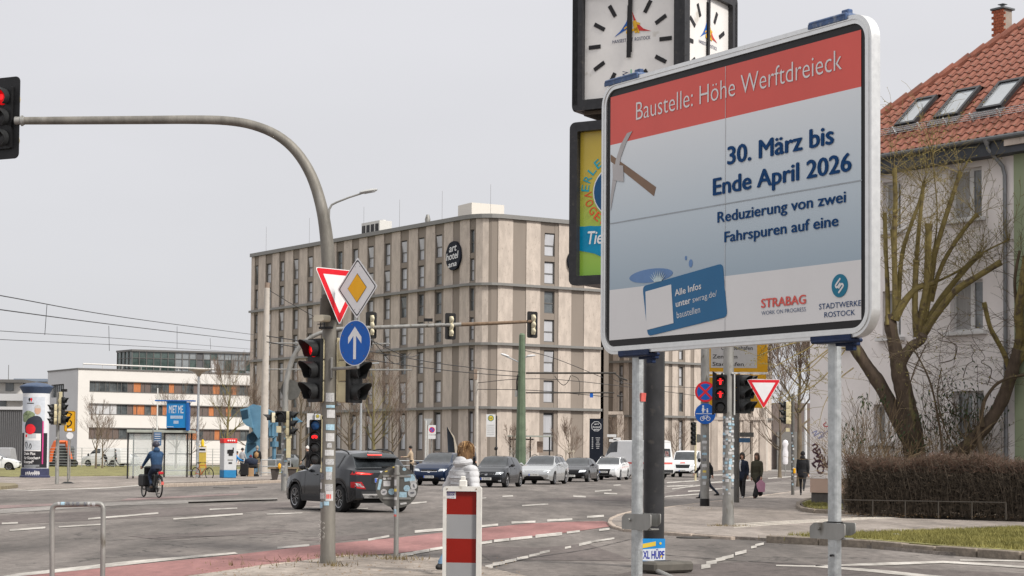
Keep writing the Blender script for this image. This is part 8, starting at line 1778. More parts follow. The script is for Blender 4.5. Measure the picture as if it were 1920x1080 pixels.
mb = MB(); mb.box(cc_+V((0, 0, (.55+zt)/2)), (w_*.72, w_*.72, zt-.55), rz, 0, .02); mb.build('cabinet', mat('machine_grey', (.50, .51, .52), .5, var=.05), tm2); mb = MB(); mb.box(cc_+V((0, 0, .34)), (w_*.722, w_*.722, .42), rz, 0, .02); mb.build('plinth', mat('machine_blue', (.02, .18, .38), .5), tm2)
mb = MB(); mb.box(cc_+V((.02, -.05, zt+.10)), (w_*.80, w_*.66, .26), rz, 0, .02); T = frame(cc_+rz @ V((-w_*.3, -w_*.42, zt+.02)), rz @ V((1, 0, 0)), (0, 0, 1)); mb.build('top_sign', mat('machine_red', (.62, .03, .03), .5), tm2); mb = MB()
for i in range(4): mb.box(T @ V((.14+i*.12, .10, .02)), (.08, .01, .08), rz)
mb.build('sign_marks', M_pw, tm2, ang=0); F_ = frame(cc_+rz @ V((0, -w_*.37, 0)), rz @ V((1, 0, 0)), (0, 0, 1)); mb = MB()
for x, y, w2, h2, m_ in ((.02, zt-.55, .24, .34, 0), (-.14, zt-.50, .08, .2, 0), (.16, zt-.42, .06, .3, 0), (.0, .95, .2, .08, 0), (.0, zt-.95, .3, .05, 1)): mb.box(F_ @ V((x, y, .005)), (w2, .012, h2), rz, m_)
mb.build('controls', [M_black, M_galvp], tm2, ang=0)
yp = thing('poster_stand', 'small yellow and white poster stand with a yellow lamp behind the bicycle', 'poster stand'); q = P(379.5, 857, 106); mb = MB(); mb.box(q, (.42, .06, 1.25)); mb.build('board', mat('stand_yellow', (.58, .42, .08), .6, var=.1), yp, ang=0); mb = MB(); mb.box(q+V((0, -.04, .42)), (.40, .02, .30)); mb.build('white_panel', M_pw, yp, ang=0); mb = MB(); mb.box(q+V((0, -.055, .42)), (.34, .01, .10)); mb.build('dark_print', M_black, yp, ang=0)
mb = MB(); mb.lathe([(.09, .62), (.09, .88), (.04, 1.0)], q, 10); mb.build('lamp', mat('lamp_yellow', (.75, .5, .02), .4), yp)
# blue harbour-crane head
hc = thing('crane_sculpture', 'light blue riveted steel harbour machine part behind the concrete mast', 'sculpture'); d_ = 132; mbl = mat('crane_blue', (.10, .21, .30), .5, .1, var=.2, scale=1.2, dirt=((.08, .17, .25), 2, .6)); T = frame((0, d_, 0), (1, 0, 0), (0, 0, 1))
def cpoly(pts): return [(P(x, y, d_).x, P(x, y, d_).z) for x, y in pts][::-1]
MB().prism(cpoly([(471, 764), (480, 759), (489, 761), (523, 776), (523, 786), (506, 806), (490, 823), (478, 805)]), 1.6, T).build('head', mbl, hc, ang=20)
q0 = cpoly([(458, 769), (474, 765), (482, 804), (470, 799), (463, 792)]); mb = MB(); mb.prism(q0, .7, T @ Matrix.Translation((0, 0, 1.4))); mb.build('snout', mbl, hc, ang=20); MB().prism(cpoly([(460, 772), (472, 769), (474, 785), (461, 788)]), .02, T @ Matrix.Translation((0, 0, 2.11))).build('recess', mat('crane_dark', (.012, .04, .07), .6), hc, ang=0)
MB().prism(rpoly(cpoly([(463, 885), (463, 845), (468, 822), (478, 806), (488, 806), (494, 822), (494, 885)]), .35, 4), .9, T @ Matrix.Translation((0, 0, .3))).build('arched_leg', mbl, hc, ang=25)
mb = MB(); q = P(476.5, 821.5, d_); mb.lathe([(.36, 0), (.36, .06), (.22, .06), (.2, .02), (.01, .02)], (q.x, d_-1.25, q.z), 20, 0, Matrix.Rotation(PI/2, 3, 'X')); mb.build('bearing', mat('crane_dark', None), hc); MB().prism(cpoly([(468, 832), (485, 831), (485, 836), (468, 850)]), .02, T @ Matrix.Translation((0, 0, 1.21))).build('slot', mat('crane_dark', None), hc, ang=0)
MB().prism(cpoly([(500, 780), (522, 778), (521, 818), (516, 822), (502, 820)]), 1.2, T).build('gear_box', mbl, hc, ang=20); mb = MB()
for px in (505, 510, 515): mb.tube([(P(px, 790, d_).x, d_-1.25, P(px, 790, d_).z), (P(px, 818, d_).x, d_-1.25, P(px, 818, d_).z)], .10, 6)
mb.build('pipe', mbl, hc); mb = MB(); a = P(516, 818, d_); b = P(516, 862, d_); mb.tube([(a.x, d_-.5, a.z), (a.x, d_-.5, b.z)], .14, 8); mb.tube([(a.x, d_-.5, P(516, 828, d_).z), (a.x, d_-.5, P(516, 838, d_).z)], .3, 10); mb.build('spindle', mbl, hc)
mb = MB(); mb.prism(cpoly([(545, 782), (552, 779), (568, 791), (556, 793), (546, 789)]), .3, T); mb.tube([P(552, 788, d_), P(523, 784, d_)], .07, 6); mb.build('jib_tip', mbl, hc, ang=20); MB().box((P(480, 880, d_).x, d_-.2, .2), (2.6, 1.8, .4)).build('plinth', M_conc, hc, ang=0)
# fences
def fence(label, x0, x1, d_, h, step, nr, m=None, name='metal_fence', rr=.018):
 f = thing(name, label, 'fence'); a, b = Xat(x0, d_, 860), Xat(x1, d_, 860); n_ = max(2, round((b-a)/step))
 for i in range(n_+1): x = a+(b-a)*i/n_; MB().box((x, d_, h/2), (.06, .06, h)).build('post', m or M_galv, f, ang=0)
 for k_ in range(nr): z = h*(k_+1)/nr-.04; MB().tube([(a, d_-.02, z), (b, d_-.02, z)], rr, 4).build('rail', m or M_galv, f)
 return f
fence('long pale wire fence along the far yard in front of the white building', 92, 460, 188, 2.0, 3.2, 7)
fence('pale tubular railing in front of the hotel, left of the blue people carrier', 600, 800, 140, 1.1, 1.9, 3, rr=.035)
fence('pale railing behind the people at the tram stop', 490, 545, 112, 1.15, 1.4, 3, rr=.03)
bn_ = thing('platform_barrier', 'low dark bench with yellow ends on the tram platform', 'bench'); d_ = 100; mb = MB(); mb.box((Xat(532, d_, 880), d_, .72), (1.6, .3, .10)); mb.build('seat', mat('bench_wood', (.20, .15, .10), .8), bn_, ang=0)
for px in (516, 548): mb = MB(); mb.prism([(-.14, 0), (.1, 0), (.25, .7), (-.25, .7)], .1, frame((Xat(px, d_, 880), d_, 0), (1, 0, 0), (0, 0, 1))); mb.build('leg', mat('bench_iron', (.06, .05, .045), .7), bn_, ang=0)
mb = MB()
for px in (524, 535): mb.ico(tuple(P(px, 874, d_-.2)), .14, 0, (.7, .5, 1.3))
mb.build('yellow_bag', mat('bag_yellow', (.75, .36, .02), .6), bn_)
# excavator
ex = thing('excavator', 'small orange excavator with folded arm in the far yard', 'excavator'); d_ = 192; orr = mat('excavator_orange', (.62, .13, .04), .5, var=.15, scale=2)
mb = MB()
for pts, r_ in (([(93, 866), (97, 845), (105, 828)], .24), ([(103, 829), (124, 829)], .18), ([(124, 827), (128, 842), (133, 862)], .2)): mb.tube([P(x, y, d_) for x, y in pts], r_, 4)
mb.build('arm', orr, ex, ang=20); q = P(114, 857, d_); mb = MB(); mb.box((q.x, d_+1, 1.35), (2.0, 1.6, 1.7), None, 0, .15); mb.build('cab', mat('cab_dark', (.04, .045, .045), .3, var=.3), ex); mb = MB()
for sy in (0, 1.7): mb.box((q.x, d_+.2+sy, .38), (2.7, .45, .7), None, 0, .25)
mb.build('track', M_rub, ex); mb = MB(); mb.prism([(-.5, 0), (.4, 0), (.55, .7), (-.2, .8)], .9, frame((P(131, 868, d_).x, d_+.4, .1), (1, 0, 0), (0, 0, 1))); mb.build('bucket', M_black, ex)
# things before the hotel
tt = thing('hotel_totem', 'tall black hotel sign with octagonal emblem and letter P behind the silver estate', 'sign'); d_ = 150; a, b = Xat(1105, d_, 850), Xat(1130, d_, 850); zt = Zat(785, d_, 1117); W = b-a; T = frame((a, d_, 0), (1, 0, 0), (0, 0, 1)); MB().prism([(0, 0), (W, 0), (W, zt), (0, zt)], .3, T).build('slab', mat('sign_navy', None), tt, ang=0); T = T @ Matrix.Translation((0, 0, .305))
mb = MB(); s_ = W/25; mb.ring([(W/2+.42*math.cos(PI*(i+.5)/4), zt-.62+.42*math.sin(PI*(i+.5)/4)) for i in range(8)], [(W/2+.38*math.cos(PI*(i+.5)/4), zt-.62+.38*math.sin(PI*(i+.5)/4)) for i in range(8)], .004, T)
for s2, y, x0, x1 in (('art', .50, -.16, .2), ('hotel', .74, -.3, .3), ('ana', .92, -.2, .2)): text_mb(mb, s2, T, W/2+x0, W/2+x1, zt-y, .15, 0, .02, .2)
for j in range(6): mb.box(T @ V((W*.43+.20, zt-1.55-j*.165, 0)), (.34-(j % 3)*.06, .01, .04)); mb.box(T @ V((W*.22, zt-1.55-j*.165, 0)), (.10, .01, .06))
text_mb(mb, 'P', T, W*.40, W*.56, .55, .26, 0, .03); mb.ring(rrect(.26, .34, .03, 2, W*.24, .68), rrect(.2, .28, .02, 2, W*.24, .68), .004, T); mb.build('lettering', mat('totem_print', (.55, .55, .56), .5), tt, ang=0)
hs_ = thing('stop_sign', 'white tram stop sign with yellow H roundel on a black pole before the hotel corner', 'stop sign'); d_ = 138
def hsign(root, px0, px1, py0, py1, d_, polex):
 a, b = P(px0, py1, d_), P(px1, py0, d_); W, H = b.x-a.x, b.z-a.z; T = frame((a.x, d_, a.z), (1, 0, 0), (0, 0, 1)); MB().prism([(0, 0), (W, 0), (W, H), (0, H)], .05, T).build('panel', mat('stop_white', (.62, .62, .62), .5, var=.04), root, ang=0)
 mb = MB(); T = T @ Matrix.Translation((0, 0, .055)); r = W*.33; cy = H-W*.42; mb.prism(circ(r, 20, W/2, cy), .004, T, 0); mb.prism(circ(r*.78, 20, W/2, cy), .004, T @ Matrix.Translation((0, 0, .005)), 1); text_mb(mb, 'H', T @ Matrix.Translation((0, 0, .011)), W/2-r*.4, W/2+r*.4, cy-r*.4, r*.8, 0, .02)
 for j in range(6): mb.box(T @ V((W/2, H*(.52-.085*j), 0)), (W*.8, .01, H*.012), None, 2)
 mb.build('roundel', [mat('stop_green', (.02, .14, .10), .5), mat('stop_yellow', (.62, .45, .05), .5), M_galvp], root, ang=0); pole(root, Xat(polex, d_, 850), d_, 0, Zat(py0+3, d_), .05, m=M_blk)
hsign(hs_, 911.5, 929, 777, 819, d_, 930.5); mb = MB(); mb.ico(tuple(P(930, 841, d_)), .16); mb.build('litter_bin', M_blk, hs_)
h2_ = thing('stop_sign', 'white tram stop sign with yellow H roundel seen beside the bicycle signal', 'stop sign'); hsign(h2_, 590, 601, 776, 799, 120, 589); mb = MB(); a, b = P(575, 801, 120), P(588, 775, 120); mb.box(((a.x+b.x)/2, 120.1, (a.z+b.z)/2), (b.x-a.x, .06, b.z-a.z)); mb.build('timetable', mat('stop_white', None), h2_, ang=0)
ns2 = thing('no_stopping_sign', 'small no-stopping sign on a white panel before the hotel', 'road sign'); d_ = 128; pole(ns2, Xat(809, d_, 850), d_, 0, Zat(797, d_), .035); T = fmat(P(810, 806, d_-.1), 0); s_ = 3500/d_; MB().prism(rrect(14.5/s_, 18/s_, .05, 2), .02, T).build('panel', mat('stop_white', None), ns2, ang=0); MB().prism(rrect(14/s_, 7/s_, .04, 2, 0, -13.5/s_), .02, T).build('lower_panel', mat('stop_white', None), ns2, ang=0)
mb = MB(); mb.prism(circ(5.5/s_, 16), .004, T @ Matrix.Translation((0, 0, .022)), 0); mb.prism(circ(4/s_, 16), .004, T @ Matrix.Translation((0, 0, .027)), 1); ribbon(mb, T, [(-.11, -.11), (0, 0), (.11, .11)], .05, .033, 0); mb.build('roundel', [M_red_r, M_blue_r], ns2, ang=0)
yb = thing('yield_sign', 'back of a small yield sign on a sticker-covered post before the hotel', 'road sign'); d_ = 126; pole(yb, Xat(798, d_, 850), d_, 0, Zat(790, d_), .06, m=mat('pale_rail', None)); pole(yb, Xat(802, d_, 850), d_, 0, Zat(808, d_), .04, m=mat('pale_rail', None)); MB().prism(tri(.62, 0, .04), .01, fmat(P(803, 790, d_), 0)).build('sign_back', mat('pale_back', (.34, .35, .35), .5), yb, ang=0)
sa = thing('steel_sail', 'dark pointed steel sculpture with pale wooden edge before the hotel', 'sculpture'); d_ = 150; T = frame((0, d_, 0), (1, 0, 0), (0, 0, 1)); cq = lambda pts: [(P(x, y, d_).x, P(x, y, d_).z) for x, y in pts][::-1]; MB().prism(cq([(838, 800), (851, 815), (855, 862), (841, 868)]), .3, T).build('plate', mat('dark_slate', (.035, .045, .06), .5), sa, ang=0); MB().prism(cq([(840, 802), (852, 818), (859, 845), (859, 862), (855, 862), (851, 822)]), .35, T @ Matrix.Translation((0, 0, .31))).build('edge', mat('pale_wood', (.42, .37, .30), .7, var=.15), sa, ang=0)
bs2 = thing('bus_shelter', 'small dark-framed shelter beside the green mast', 'shelter'); d_ = 158; X = lambda px: Xat(px, d_, 870); Z = lambda py: Zat(py, d_, 990); mb = MB(); mb.box(((X(951)+X(1035))/2, d_, Z(818)), (X(1035)-X(951), 1.6, .12)); mb.build('roof', mat('shelter_roof', None), bs2, ang=0); mb = MB(); mb.box(((X(954)+X(1000))/2, d_-.6, Z(824)), (X(1000)-X(954), .1, .12)); mb.build('roof_beam', bfm, bs2, ang=0)
for px in (994, 1030, 956): MB().box((X(px), d_-.3, Z(819)/2), (.12, .12, Z(819))).build('post', bfm, bs2, ang=0)
MB().box(((X(956)+X(994))/2, d_+.5, 1.3), (X(994)-X(956), .02, 1.8)).build('glass_pane', shg, bs2, ang=0); mb = MB(); mb.box((X(1012), d_, Z(838)), (.5, .3, .95)); mb.build('poster_case', mat('poster_faded', (.30, .22, .17), .5, var=.4, scale=3), bs2, ang=0)
gs_ = thing('guide_signs', 'two stacked white direction plates on twin posts beside the hotel totem', 'sign'); d_ = 152; mb = MB()
for px, py, w_ in ((1147, 817, .75), (1149, 826, .6), (1157, 823, .6)): mb.box(P(px, py, d_-.1), (w_, .04, .22))
mb.build('plate', mat('stop_white', None), gs_, ang=0)
for px in (1144, 1153): pole(gs_, Xat(px, d_, 850), d_, 0, Zat(814, d_), .035)
for px, lb in ((676, 'thin pale street lamp pole left of the blue arrow sign'),): l2 = thing('lamp_pole', lb, 'street lamp'); d_ = 110; pole(l2, Xat(px, d_, 850), d_, 0, Zat(690, d_), .09, .05, M_galv); q = P(676, 690, d_); MB().tube([q, q+V((.3, 0, .25)), q+V((1.1, 0, .3))], .04, 6).build('lamp_arm', M_galv, l2)
# ================================================================= trees, hedge, grass
M_bark = mat('bark_brown', (.085, .062, .045), .95, var=.4, scale=7, bump=1.0, bscale=18, stretch=(1, 1, .35), dirt=((.15, .13, .06), 5, .56))
M_limb = mat('limb_algae', (.175, .138, .052), .9, var=.3, scale=4, bump=.8, bscale=20, dirt=((.075, .055, .035), 5, .55))
M_twig = mat('twig_brown', (.085, .062, .04), .9, var=.3, scale=3); M_twigy = mat('twig_olive', (.17, .13, .05), .9, var=.3, scale=3); M_bud = mat('bud_green', (.22, .19, .06), .8, var=.4, scale=9)
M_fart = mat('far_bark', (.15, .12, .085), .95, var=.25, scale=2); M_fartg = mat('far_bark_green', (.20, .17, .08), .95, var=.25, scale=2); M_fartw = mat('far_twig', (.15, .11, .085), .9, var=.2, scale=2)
def rv(rg): return V((rg.gauss(0, 1), rg.gauss(0, 1), rg.gauss(0, 1))).normalized()
def grow(mbs, p, d, L_, r, depth, rg, up=.25, spread=.55, kids=(3, 4), minr=.006, bud=None):
 n_ = 4; pts = [p]; dd = d.normalized(); rr_ = [r]
 for i in range(n_):
  dd = (dd+rv(rg)*.13+V((0, 0, up*.12))).normalized(); pts.append(pts[-1]+dd*L_/n_); rr_.append(max(minr, r*(1-.12*(i+1))))
 mbs[0 if depth > 2 else 1].tube(pts, rr_, 6 if r > .05 else (4 if r > .02 else 3), 0, r > .05)
 if depth == 0:
  if bud is not None:
   for q in pts[1:]:
    if rg.random() < bud: mbs[2].ico(tuple(q), rg.uniform(.008, .016))
  return
 for k in range(rg.randint(*kids)):
  t = rg.uniform(.35, 1.0) if k else 1.0; i = min(n_-1, int(t*n_)); q = pts[i].lerp(pts[i+1], t*n_-i) if t < 1 else pts[-1]
  nd = (dd+rv(rg)*spread*(1.2 if t < 1 else .5)+V((0, 0, up*.5))).normalized(); grow(mbs, q, nd, L_*rg.uniform(.58, .82), max(minr, rr_[i]*rg.uniform(.5, .68)), depth-1, rg, up, spread, kids, minr, bud)
def bare_tree(label, x, y, H, seed, depth=5, tr=None, mat_=None, up=.4, spread=.5, trunk=.22, kids=(2, 4), group=None, minr=.007, lean=(0, 0), name='bare_tree', tw=None):
 rg = random.Random(seed); t = thing(name, label, 'tree', (0, 0, 0), 0, group); mbs = [MB(), MB(), MB()]; r = tr or H*.017; p0 = V((x, y, 0)); p1 = V((x+lean[0], y+lean[1], H*trunk)); mbs[0].tube([p0, p0.lerp(p1, .15), p0.lerp(p1, .6), p1], [r*1.35, r*1.08, r*.95, r*.88], 9); ax = (p1-p0).normalized()
 q = p1
 for k in range(5): # leader with whorls
  nq = q+(ax+rv(rg)*.08).normalized()*H*(1-trunk)/6.0; mbs[0].tube([q, nq], [r*(.85-.14*k), r*(.72-.14*k)], 7);
  for j in range(3 if k < 4 else 4):
   a = rg.uniform(0, 2*PI); dr = V((math.cos(a), math.sin(a), .75+.15*k)).normalized(); grow(mbs, q.lerp(nq, rg.random()), dr, H*(.27-.028*k)*rg.uniform(.8, 1.2), r*(.40-.05*k), depth-2, rg, up, spread, kids, minr)
  q = nq
 mbs[0].build('trunk', mat_ or M_fart, t); mbs[1].build('crown', tw or M_fartw, t, ang=0); return t
GT = 'bare street trees in front of the white building and the hotel'
for i, (px, d_, H, lb, kw) in enumerate([(424, 168, 8.8, 'broad bare tree with greenish trunk in front of the right end of the white building', dict(mat_=M_fartg, depth=6)), (180, 172, 5.6, 'young bare tree in front of the lower left windows of the white building', {}), (192, 176, 4.6, 'small bare tree beside the silver van', {}),
 (330, 180, 7.2, 'bare tree rising behind the blue billboard', dict(depth=5)), (355, 150, 4.4, 'low bare tree behind the glass shelter', {}), (701, 150, 8.4, 'bare yellowish-barked tree in front of the hotel, right of the blue arrow sign', dict(mat_=M_fartg, depth=6)), (563, 160, 8.2, 'bare tree in front of the hotel behind the head-high bus signals', dict(depth=5)),
 (655, 158, 7.0, 'bare tree seen right behind the near signal mast', dict(depth=5)), (735, 156, 6.4, 'slender bare tree in front of the hotel beside the dark railing', {}), (476, 165, 6.6, 'bare tree behind the concrete overhead-line mast', {}), (1068, 148, 3.9, 'young staked tree in front of the hotel, left of the black totem', dict(minr=.008)),
 (963, 155, 3.6, 'young staked tree left of the green mast', dict(minr=.008)), (1157, 185, 5.0, 'slender bare tree by the entrance frame of the hotel', {}), (1268, 180, 4.6, 'bare tree beside the clock column, in front of the hotel wing', {}), (1385, 190, 5.2, 'bare tree in front of the hotel wing by the pale concrete mast', {})]):
 bare_tree(lb, Xat(px, d_, 860), d_, H, 20+i, kw.pop('depth', 5), group=GT, **kw)
for px in (1068, 963):
 d_ = 148 if px > 1000 else 155; st = thing('tree_stake', 'wooden stake frame round the young tree left of the %s' % ('black totem' if px > 1000 else 'green mast'), 'stake frame'); x = Xat(px, d_, 860)
 for s_ in (-.42, .42): MB().cyl((x+s_*.7, d_+.3*s_, 0), (x+s_*.7, d_+.3*s_, 2.0), .05, None, 6).build('stake', mat('pale_wood', None), st)
 MB().box((x, d_-.3, 1.9), (.85, .05, .10)).build('cross_bar', mat('pale_wood', None), st, ang=0)
# trees in the gap left of the tiled house
bare_tree('tall bare tree in the gap between the hotel and the tiled house', Xat(1499, 96, 860), 96, 8.2, 71, 6, minr=.009, mat_=M_fart, trunk=.35, kids=(3, 5)); bare_tree('bare tree further back above the brown building', Xat(1462, 140, 860), 140, 7.5, 72, 5, minr=.012)
bare_tree('bare tree right behind the slender white mast', Xat(1528, 118, 860), 118, 9.5, 73, 5, minr=.012)
# ---- the two pollarded trees by the hedge, limbs traced where they stand
def limb(mb, pts, d0, d1, r0, r1, rg, n_=10, lump=.0, end=False):
 ps = [P(x, y, d0+(d1-d0)*i/(len(pts)-1)) for i, (x, y) in enumerate(pts)]; ps = bez(ps, max(8, len(pts)*5)); k = len(ps)
 mb.tube(ps, [(r0+(r1-r0)*i/(k-1))*(1+rg.uniform(-.06, .06)+.04*math.sin(i*.7+len(pts))+lump*(i > k-3)) for i in range(k)], n_); return ps
def shoots(mbs, ps, rg, n_, L0, L1, r=.006, up=.7, side=.6, t0=.3, bud=.5):
 for i in range(n_):
  t = rg.uniform(t0, 1)**.7; k = min(len(ps)-2, int(t*(len(ps)-1))); p = ps[k].lerp(ps[k+1], rg.random()); d = (V((rg.gauss(0, 1)*side, rg.gauss(0, 1)*side*.8, up+rg.uniform(-.4, .4)))).normalized(); L_ = rg.uniform(L0, L1); pts = [p]; m = 6
  for j in range(m): d = (d+rv(rg)*.12+V((0, 0, -.015))).normalized(); pts.append(pts[-1]+d*L_/m)
  mbs[1].tube(pts, [r*(1.25-.14*j) for j in range(m+1)], 3, 0, False)
  for j in range(2, m+1):
   for _ in range(rg.randint(1, 2)):
    d2 = (d+rv(rg)*.9).normalized(); l2 = L_*rg.uniform(.10, .30); q2 = pts[j]+d2*l2*.5+V((0, 0, .02)); q3 = q2+(d2+rv(rg)*.3).normalized()*l2*.5; mbs[1].tube([pts[j], q2, q3], r*.6, 3, 0, False)
    if rg.random() < bud: mbs[2].ico(tuple(q3), rg.uniform(.008, .016), 0, (1, 1, 1.5))
    if rg.random() < bud*.6: mbs[2].ico(tuple(q2), rg.uniform(.007, .013))
   if rg.random() < bud: mbs[2].ico(tuple(pts[j]), rg.uniform(.007, .013))
rg = random.Random(99)
t1 = thing('pollarded_tree', 'large pollarded tree with thick yellowish limbs and cut stubs, left behind the hedge', 'tree'); TM, LM, TW, BU = MB(), MB(), MB(), MB(); mbs = [TM, TW, BU]; D_ = 50.2
DT = lambda a: 50.0
limb(TM, [(1722, 905), (1718, 870), (1707, 800), (1697, 745), (1687, 700), (1680, 660), (1674, 635)], 49.4, 49.4, .34, .165, rg, 14); limb(TM, [(1717, 872), (1705, 828), (1682, 783), (1652, 725), (1628, 690), (1605, 655), (1585, 620), (1568, 570), (1560, 500)], 49.4, 50.2, .23, .13, rg, 12)
limb(TM, [(1686, 690), (1696, 668), (1709, 650), (1724, 640), (1731, 628)], 49.4, 49.0, .15, .13, rg, 10); limb(TM, [(1676, 640), (1670, 612), (1671, 590)], 49.4, 49.4, .17, .16, rg, 10)
for pts, r0, r1, d1 in (([(1718, 632), (1716, 590), (1715.5, 556), (1717, 510), (1718, 488)], .085, .075, 49), ([(1718, 490), (1723, 430), (1731, 352), (1733, 343)], .060, .045, 49), ([(1722, 628), (1730, 575), (1738, 527), (1740, 470), (1741.5, 419)], .085, .090, 48.7), ([(1729, 622), (1745, 535), (1752, 480), (1767, 427), (1785, 370), (1801, 322)], .085, .055, 49), ([(1746, 565), (1756, 525), (1770, 490), (1790, 456), (1812, 425), (1833, 401)], .065, .050, 48.6),
 ([(1729, 630), (1748, 600), (1772, 568), (1797, 541), (1838, 515), (1877, 491)], .110, .075, 48.3), ([(1733, 615), (1750, 583), (1768, 556), (1797, 519), (1818, 495), (1839, 475)], .085, .075, 49.3), ([(1672, 600), (1680, 576), (1678, 520), (1675, 464), (1673, 430)], .085, .05, 49.6), ([(1679, 590), (1678, 540), (1677, 450), (1679, 380), (1677, 315)], .085, .055, 49.2),
 ([(1684, 580), (1687, 520), (1693, 470), (1705, 430), (1722, 384), (1731, 352)], .07, .04, 49.8), ([(1678, 600), (1693, 570), (1719, 541), (1752, 530)], .12, .07, 49), ([(1752, 530), (1797, 508), (1841, 475), (1893, 449)], .035, .02, 48.6), ([(1665, 610), (1664, 540), (1661, 470), (1659, 400)], .07, .05, 50), ([(1743, 500), (1755, 440), (1757, 390), (1752, 330), (1748, 275)], .022, .014, 49)):
 ps = limb(LM, pts, 49.3, d1, r0, r1, rg, 9, .18); shoots(mbs, ps, rg, 12 if r1 > .03 else 6, .5, 1.9, .0075, .55, .75, .35)
 sp_ = ps[-3:]; shoots(mbs, sp_, rg, 7, .6, 2.0, .007, .8, .6, 0)
ps = limb(TM, [(1560, 500), (1558, 470)], 50.2, 50.2, .13, .12, rg, 8); shoots(mbs, ps, rg, 10, .5, 1.5)
ps = [P(1595, 650, 49.8), P(1570, 600, 50), P(1540, 620, 49.5)];
for pts in ([(1590, 648), (1560, 690), (1530, 720), (1500, 738), (1470, 752)], [(1575, 640), (1540, 665), (1500, 700), (1478, 735), (1462, 748)], [(1560, 610), (1520, 650), (1480, 672), (1448, 690)], [(1600, 655), (1560, 655), (1520, 690), (1490, 700)], [(1560, 620), (1500, 640), (1450, 655), (1420, 668)], [(1600, 690), (1570, 715), (1545, 760), (1535, 800)]):
 ps = limb(TW, pts, 49.8, 48.6, .02, .008, rg, 4); shoots(mbs, ps, rg, 7, .4, 1.1, .006, -.1, .9, .1, .7)
TM.build('trunk', M_bark, t1); LM.build('pollard_limbs', M_limb, t1); TW.build('twigs', M_twigy, t1, ang=0); BU.build('buds', M_bud, t1, ang=0, kind='stuff')
t2_ = thing('pollarded_tree', 'leaning pollarded tree with a curved side branch at the right edge', 'tree'); TM, LM, TW, BU = MB(), MB(), MB(), MB(); mbs = [TM, TW, BU]
limb(TM, [(1778, 880), (1790, 858), (1811, 838), (1836, 812), (1860, 783), (1880, 748), (1893, 712), (1902, 682), (1909, 655)], 48.9, 48.2, .20, .155, rg, 12)
for pts, r0, r1 in (([(1908, 660), (1913, 630), (1910, 590), (1916, 540), (1925, 480)], .15, .09), ([(1900, 690), (1912, 672), (1930, 640), (1950, 600)], .12, .10), ([(1892, 690), (1882, 662), (1868, 636), (1856, 612), (1845, 567)], .07, .055), ([(1842, 800), (1841, 778), (1846, 752), (1858, 732), (1872, 718), (1895, 708), (1930, 702)], .055, .035), ([(1833, 800), (1838, 838), (1843, 868)], .06, .07), ([(1915, 600), (1905, 560), (1903, 520), (1912, 470)], .05, .035), ([(1700, 740), (1716, 690), (1735, 650)], .022, .015), ([(1768, 850), (1760, 790), (1745, 720), (1722, 670), (1700, 640)], .035, .015), ([(1795, 850), (1770, 800), (1758, 740), (1765, 690)], .02, .012)):
 ps = limb(LM if r0 > .06 else TW, pts, 48.4, 48.0, r0, r1, rg, 8, .1); shoots(mbs, ps, rg, 13, .5, 1.8, .0065, .35, .9, .2, .25)
for _ in range(16):
 x, y = rg.uniform(1700, 1930), rg.uniform(640, 860); pts = [(x, y)]
 for j in range(5): pts.append((pts[-1][0]+rg.uniform(-34, 34), pts[-1][1]-rg.uniform(2, 30)))
 ps = limb(TW, pts, 48.9, 48.2, .013, .006, rg, 4); shoots(mbs, ps, rg, 6, .3, 1.0, .005, .1, 1.0, .1, .1)
TM.build('trunk', M_bark, t2_); LM.build('pollard_limbs', M_limb, t2_); TW.build('twigs', M_twig, t2_, ang=0); BU.build('buds', M_bud, t2_, ang=0, kind='stuff')
# undergrowth behind the hedge: bare shrub and a few evergreen leaves
sh_ = thing('bare_shrub', 'tangled brown bare shrub between the hedge and the ground-floor windows', 'shrub'); TW, BU, LF = MB(), MB(), MB(); mbs = [TW, TW, BU]
for i in range(95):
 px = rg.choice([rg.uniform(1585, 1690), rg.uniform(1585, 1700), rg.uniform(1730, 1900)]); p = P(px, 905, rg.uniform(48.6, 50.5)); p.z = .2; d = V((rg.gauss(0, .35), rg.gauss(0, .2), 1)).normalized(); grow([TW, TW, BU], p, d, rg.uniform(.7, 1.3), .016, 3, rg, .15, .7, (2, 3), .0045)
TW.build('twigs', mat('shrub_twig', (.20, .145, .085), .9, var=.3), sh_, ang=0)
ev = thing('evergreen_shrub', 'evergreen shrub with drooping dark leaves in front of the ground-floor window', 'shrub'); TW, LF = MB(), MB()
for cx_, cy_, n_, sp_ in ((1795, 760, 260, 32), (1765, 800, 170, 28), (1655, 745, 26, 10), (1620, 753, 30, 8), (1600, 815, 40, 18), (1855, 770, 60, 25), (1700, 820, 60, 20)):
 for i in range(n_):
  p = P(cx_+rg.gauss(0, sp_), cy_+rg.gauss(0, sp_*.9), 48.7+rg.uniform(-.3, .5)); d = V((rg.gauss(0, .6), rg.gauss(0, .5), -1)).normalized(); s_ = d.cross(rv(rg)).normalized()*.022; L_ = rg.uniform(.08, .15); m_ = p+d*L_*.5+V((0, 0, .01))
  LF.add([p, m_+s_, p+d*L_, m_-s_], [(0, 1, 2, 3)])
  if i % 6 == 0: TW.tube([p, p+V((rg.uniform(-.15, .15), .1, -.35)), p+V((rg.uniform(-.2, .2), .15, -.8))], .007, 3)
LF.build('leaves', mat('rhododendron_leaf', (.028, .048, .016), .5, var=.4, scale=8), ev, ang=0, kind='stuff'); TW.build('branches', M_twig, ev, ang=0)
